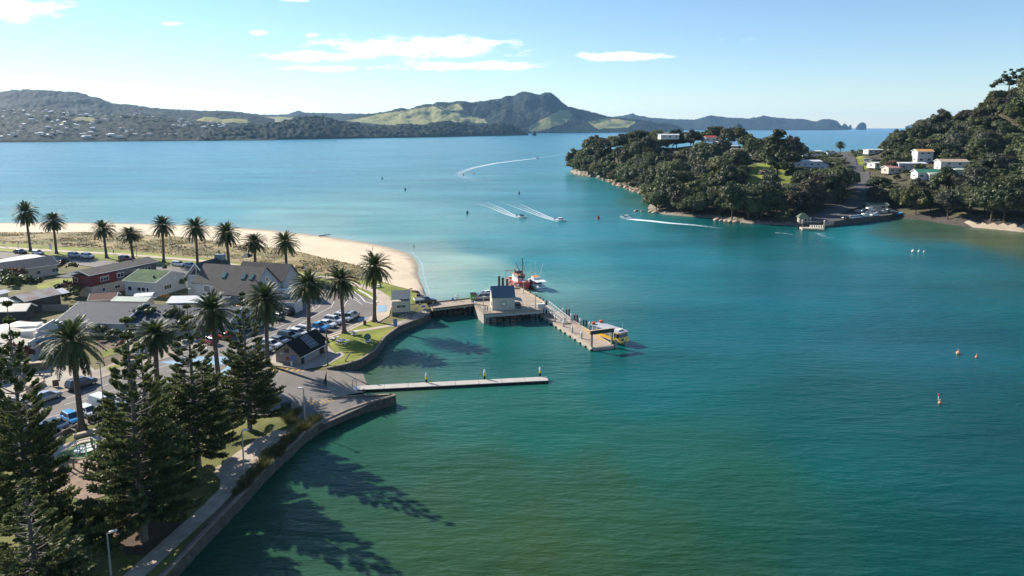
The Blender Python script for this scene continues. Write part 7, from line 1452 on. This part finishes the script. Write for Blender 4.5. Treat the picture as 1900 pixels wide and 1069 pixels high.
# playground
t = thing('roundabout', 'white playground roundabout with curved green hoops', 'roundabout', G(159, 834, LAND + .12)); b = MB(); b.tube((0, 0, .1), (0, 0, .2), 1.35, n=20); b.build('platform', M_white, t)
b = MB()
for z in (.55, .95): b.loft([[((1.2 + .05 * math.cos(c_)) * math.cos(a), (1.2 + .05 * math.cos(c_)) * math.sin(a), z + .05 * math.sin(c_)) for c_ in (0, 1.57, 3.14, 4.71)] for a in [k * .3307 for k in range(20)]], cap=False)
b.build('hoop', mat('play_green', (.05, .25, .15), .5, .1, 2), t); b = MB(); [b.tube((1.2 * math.cos(a), 1.2 * math.sin(a), .2), (1.2 * math.cos(a), 1.2 * math.sin(a), 1.3), .05) for a in (0, 1.57, 3.14, 4.71)]; b.build('upright', MATS['play_green'], t)
cf = thing('climbing_frame', 'timber climbing frame with green bars on bark chips', 'climbing frame', (0, 0, 0)); cps = [(112, 880, 858), (126, 873, 852), (137, 871, 850), (160, 845, 822), (172, 835, 813), (184, 838, 816), (195, 838, 818), (158, 882, 864), (163, 868, 846), (171, 872, 850), (184, 872, 852), (198, 870, 852), (176, 846, 826)]; tops = []
for x, y, tp in cps:
    p = G(x, y, LAND); H = max(1.2, zat(p.x, p.y, tp) - LAND); b = MB(); b.tube((p.x, p.y, LAND), (p.x, p.y, LAND + H), .12, n=8); b.build('post', M_timber, cf); tops.append(p + Vector((0, 0, H)))
for i, j in ((0, 1), (1, 2), (2, 8), (8, 3), (7, 9), (9, 10), (10, 11), (3, 4), (3, 2), (6, 10)):
    b = MB(); b.tube(tops[i] - Vector((0, 0, .3)), tops[j] - Vector((0, 0, .3)), .05, n=6); b.build('bar', MATS['play_green'], cf)
b = MB(); b.bar(tops[5] - Vector((0, 0, 1.0)), tops[6] - Vector((0, 0, 1.0)), .08, .9); b.build('play_panel', mat('panel_brown', (.14, .07, .05), .8, .2, 2), cf)
for i in range(6): b = MB(); e = G(150 + i * 8, 858 + (i % 3) * 7, LAND + .5); b.box(e, (.7, .35, .12), i); b.box(e - Vector((0, 0, .25)), (.15, .15, .5)); b.build('step', M_pale_timber, cf)
cd_ = thing('deck_ramp', 'timber ramp with handrail in front of the cafe', 'ramp', (0, 0, 0)); b = MB(); b.prism([(p.x, p.y) for p in (G(46, 716, 2.2), G(62, 718, 2.2), G(82, 706, 2.2), G(76, 699, 2.2), G(52, 700, 2.2))], LAND, 2.25); b.build('deck', M_pale_timber, cd_); b = MB(); b.bar(G(62, 712, 3.2), G(82, 699, 3.2), .1, .1); b.bar(G(62, 712, 2.7), G(82, 699, 2.7), .08, .08); b.build('handrail', M_pale_timber, cd_)
for x, y in ((62, 717), (72, 711), (82, 704)): p = G(x, y, 2.2); b = MB(); b.box((p.x, p.y, 2.7), (.12, .12, 1.0)); b.build('post', M_pale_timber, cd_)
t = thing('outdoor_table', 'pale picnic bench beside the cafe', 'picnic table', G(64, 700, LAND), .5); b = MB(); b.box((0, 0, .7), (2.2, .8, .08)); b.build('tabletop', M_pale_timber, t); b = MB(); [b.box((0, s * .8, .42), (2.2, .3, .08)) for s in (-1, 1)]; b.build('seat', M_pale_timber, t); b = MB(); [b.box((x, 0, .35), (.1, 1.4, .7)) for x in (-.8, .8)]; b.build('leg', M_timber, t)
t = thing('thatched_screen', 'round topped brown timber screen in front of the cafe', 'screen', G(62, 687, LAND), .3); b = MB(); b.box((0, 0, .7), (4.4, 1.2, 1.4), taper=.92); b.build('body', M_timber, t); b = MB(); b.box((0, 0, 1.44), (4.6, 1.4, .08)); b.build('top', M_pale_timber, t)
for i, (px, py, m, l) in enumerate(((450, 577, M_offw, 'cream sun umbrella by the lounge'), (447, 583, MATS['cover_orange'], 'orange sun umbrella by the lounge'))):
    t = thing('sun_umbrella', l, 'umbrella', G(px, py, LAND)); b = MB(); b.tube((0, 0, 0), (0, 0, 2.2), .04); b.build('pole', M_steel, t); b = MB(); b.lathe((0, 0, 1.9), [(1.3, 0), (.7, .3), (.03, .5)], 8); b.build('canopy', m, t)
# small foam line on the spit
foam_pts = [(764, 468), (776, 479), (783, 491), (785, 500), (786, 510), (790, 522), (793, 532), (797, 545)]
wake(foam_pts, 'thin line of lapping foam along the tip of the beach', .6, .8, .5, .42, False)
# ------------------------------------------------------------------ people
M_skin = mat('skin', (.42, .26, .19), .6, .1, 5)
def person_mesh(pose, H=1.5):
    import bmesh
    J = {'pel': (0, 0, .53), 'ches': (0, 0, .74), 'neck': (0, 0, .845), 'head': (0, .01, .93), 'top': (0, .01, .985), 'shL': (-.11, 0, .80), 'shR': (.11, 0, .80), 'elL': (-.15, .0, .64), 'elR': (.15, .0, .64), 'haL': (-.14, .05, .48), 'haR': (.14, .05, .48), 'hiL': (-.055, 0, .51), 'hiR': (.055, 0, .51), 'knL': (-.06, .0, .28), 'knR': (.06, .0, .28), 'anL': (-.06, 0, .04), 'anR': (.06, 0, .04), 'toL': (-.06, .09, .015), 'toR': (.06, .09, .015)}
    if pose == 'walk': J.update(knL=(-.06, .06, .29), anL=(-.06, .10, .05), toL=(-.06, .19, .03), knR=(.06, -.03, .28), anR=(.06, -.14, .07), toR=(.06, -.07, .015), haL=(-.14, -.09, .5), haR=(.14, .13, .52), elL=(-.15, -.06, .65), elR=(.15, .04, .65))
    if pose == 'sit':
        for k in ('pel', 'ches', 'neck', 'head', 'top', 'shL', 'shR', 'elL', 'elR', 'haL', 'haR', 'hiL', 'hiR'): x, y, z = J[k]; J[k] = (x, y - .1, z - .36)
        J.update(knL=(-.09, .14, .28), knR=(.09, .14, .28), anL=(-.08, .24, .05), anR=(.08, .24, .05), toL=(-.08, .32, .02), toR=(.08, .32, .02), haL=(-.1, .14, .27), haR=(.1, .14, .27))
    E = [('pel', 'ches'), ('ches', 'neck'), ('neck', 'head'), ('head', 'top'), ('ches', 'shL'), ('ches', 'shR'), ('shL', 'elL'), ('shR', 'elR'), ('elL', 'haL'), ('elR', 'haR'), ('pel', 'hiL'), ('pel', 'hiR'), ('hiL', 'knL'), ('hiR', 'knR'), ('knL', 'anL'), ('knR', 'anR'), ('anL', 'toL'), ('anR', 'toR')]
    Rd = {'pel': .075, 'ches': .085, 'neck': .035, 'head': .062, 'top': .045, 'sh': .045, 'el': .03, 'ha': .026, 'hi': .06, 'kn': .042, 'an': .028, 'to': .026}
    ks = list(J); me = bpy.data.meshes.new('person'); me.from_pydata([tuple(c * H for c in J[k]) for k in ks], [(ks.index(a), ks.index(b_)) for a, b_ in E], [])
    o = bpy.data.objects.new('tmp', me); COL.objects.link(o); sm = o.modifiers.new('s', 'SKIN'); sm.use_smooth_shade = True; o.modifiers.new('u', 'SUBSURF').levels = 1
    for i, k in enumerate(ks): r = Rd.get(k) or Rd[k[:2]]; me.skin_vertices[0].data[i].radius = (r * H, r * H * .8)
    me.skin_vertices[0].data[0].use_root = True; dg = bpy.context.evaluated_depsgraph_get(); m2 = bpy.data.meshes.new_from_object(o.evaluated_get(dg)); bpy.data.objects.remove(o); dz = -.36 * H if pose == 'sit' else 0
    for p in m2.polygons:
        c = p.center; z = (c.z - dz) / H
        if pose == 'sit' and c.y > .04 * H and c.z < .3 * H: z = .3
        p.material_index = 1 if z < .53 and z > .06 and not (abs(c.x) > .115 * H) else (2 if .53 <= z < .83 else 0)
    return m2
PM = {k: person_mesh(k) for k in ('stand', 'walk', 'sit')}
CLO = {c: mat('cloth_' + c, v, .9, .15, 5) for c, v in dict(navy=(.03, .045, .09), black=(.02, .02, .022), white=(.6, .6, .58), red=(.35, .05, .04), blue=(.08, .16, .4), grey=(.15, .15, .16), tan=(.35, .26, .17), pink=(.5, .25, .25)).items()}; M_hair = mat('hair', (.035, .022, .015), .7, .2, 6)
def person(px, py, pose, rz, top, leg, lab, z=LAND, s=1.0):
    p = G(px, py, z); t = bpy.data.objects.new('person', PM[pose].copy()); COL.objects.link(t); t.location = p; t.rotation_euler.z = rz; t.scale = (s, s, s)
    for m in (M_skin, CLO[leg], CLO[top]): t.data.materials.append(m)
    tag(t, lab, 'person'); b = MB(); H = 1.5; o = (-.1, -.36) if pose == 'sit' else (0, 0); b.lathe((0, H * (o[0] - .002), H * (.93 + o[1])), [(.1, -.02), (.108, .03), (.085, .085), (.02, .108)], 10); b.build('hair', M_hair, t)
person(768, 461.5, 'stand', .5, 'red', 'black', 'person in a dark red top standing at the water edge on the beach tip', .15); person(684, 468, 'sit', 1, 'blue', 'black', 'person in blue sitting on the sand', 1.6); person(680, 467.5, 'sit', 2, 'navy', 'grey', 'person in navy sitting on the sand beside another', 1.6); person(691.5, 466.5, 'stand', 2, 'black', 'black', 'person in black standing near the two sitting on sand', 1.6); person(604, 517, 'walk', 2.2, 'black', 'black', 'walker in black on the dune path', LAND + .15); person(609, 516.5, 'walk', 2.2, 'navy', 'grey', 'walker in navy beside one in black on the dune path', LAND + .15); person(686, 534, 'walk', .5, 'black', 'navy', 'walker in dark clothes behind the palm by the beach path', LAND + .15); person(690, 533, 'walk', .5, 'red', 'grey', 'walker in a red top behind the palm by the beach path', LAND + .15)
person(900, 579.3, 'stand', 3, 'blue', 'black', 'person in blue standing at the front corner of the wharf', DK, .85); person(904.5, 578.8, 'stand', 2.6, 'black', 'black', 'person in black beside one in blue on the wharf corner', DK, .8); person(802, 572, 'stand', 1, 'grey', 'black', 'person in grey at the wharf entrance railing', DK, .85); person(1000, 569.5, 'sit', 3, 'black', 'navy', 'person in black seated at the gangway head', DK + .1); person(1004, 568, 'sit', 2.5, 'navy', 'black', 'person in navy seated next to one in black at the gangway head', DK + .1); person(52, 737, 'walk', 1, 'pink', 'navy', 'person in pale pink walking on the verge by the silver hatchback', LAND + .15); person(960, 563.5, 'sit', 2, 'white', 'black', 'person in white seated under the hut lean to on the wharf', DK + .05); person(211, 471.5, 'walk', 1.2, 'red', 'black', 'walker in a dark red top on the beach path between palms', LAND + .15)
# low picnic seats on the beach road verge, driftwood
for px, py, l in ((607, 436.5, 'dark driftwood log at the water edge of the beach'), (600, 437.5, 'shorter driftwood piece beside the dark log')):
    t = thing('driftwood_log', l, 'driftwood', G(px, py, .55), .3); b = MB(); b.tube((-1.8, 0, 0), (1.6, .3, .15), .22, .1, 7); b.build('log', M_pile, t); b = MB(); b.tube((.4, .1, .1), (1.0, .8, .7), .1, .03, 6); b.build('branch', M_pile, t)
t = thing('traffic_cone', 'orange traffic cone on the footpath below the lodge', 'cone', G(558.5, 562, LAND + .12)); b = MB(); b.box((0, 0, .03), (.4, .4, .06)); b.build('base', M_trimk, t); b = MB(); b.tube((0, 0, .06), (0, 0, .7), .16, .03, 10); b.build('body', mat('cone_orange', (.6, .1, .02), .6, .1, 3), t)
# ------------------------------------------------------------------ the air
def haze():
    b = MB(); b.box((0, 7450, 172), (36000, 17500, 360)); o = b.build('haze', [])
    m = bpy.data.materials.new('haze_air'); m.use_nodes = True; nt = m.node_tree
    nt.nodes.remove(nt.nodes['Principled BSDF'])
    v = N(nt, 'ShaderNodeVolumePrincipled'); v.inputs['Color'].default_value = (.38, .66, 1, 1); v.inputs['Density'].default_value = 3.2e-5; v.inputs['Anisotropy'].default_value = .2
    nt.links.new(v.outputs[0], nt.nodes['Material Output'].inputs['Volume']); o.data.materials.append(m)
    tag(o, kind='stuff')
haze()
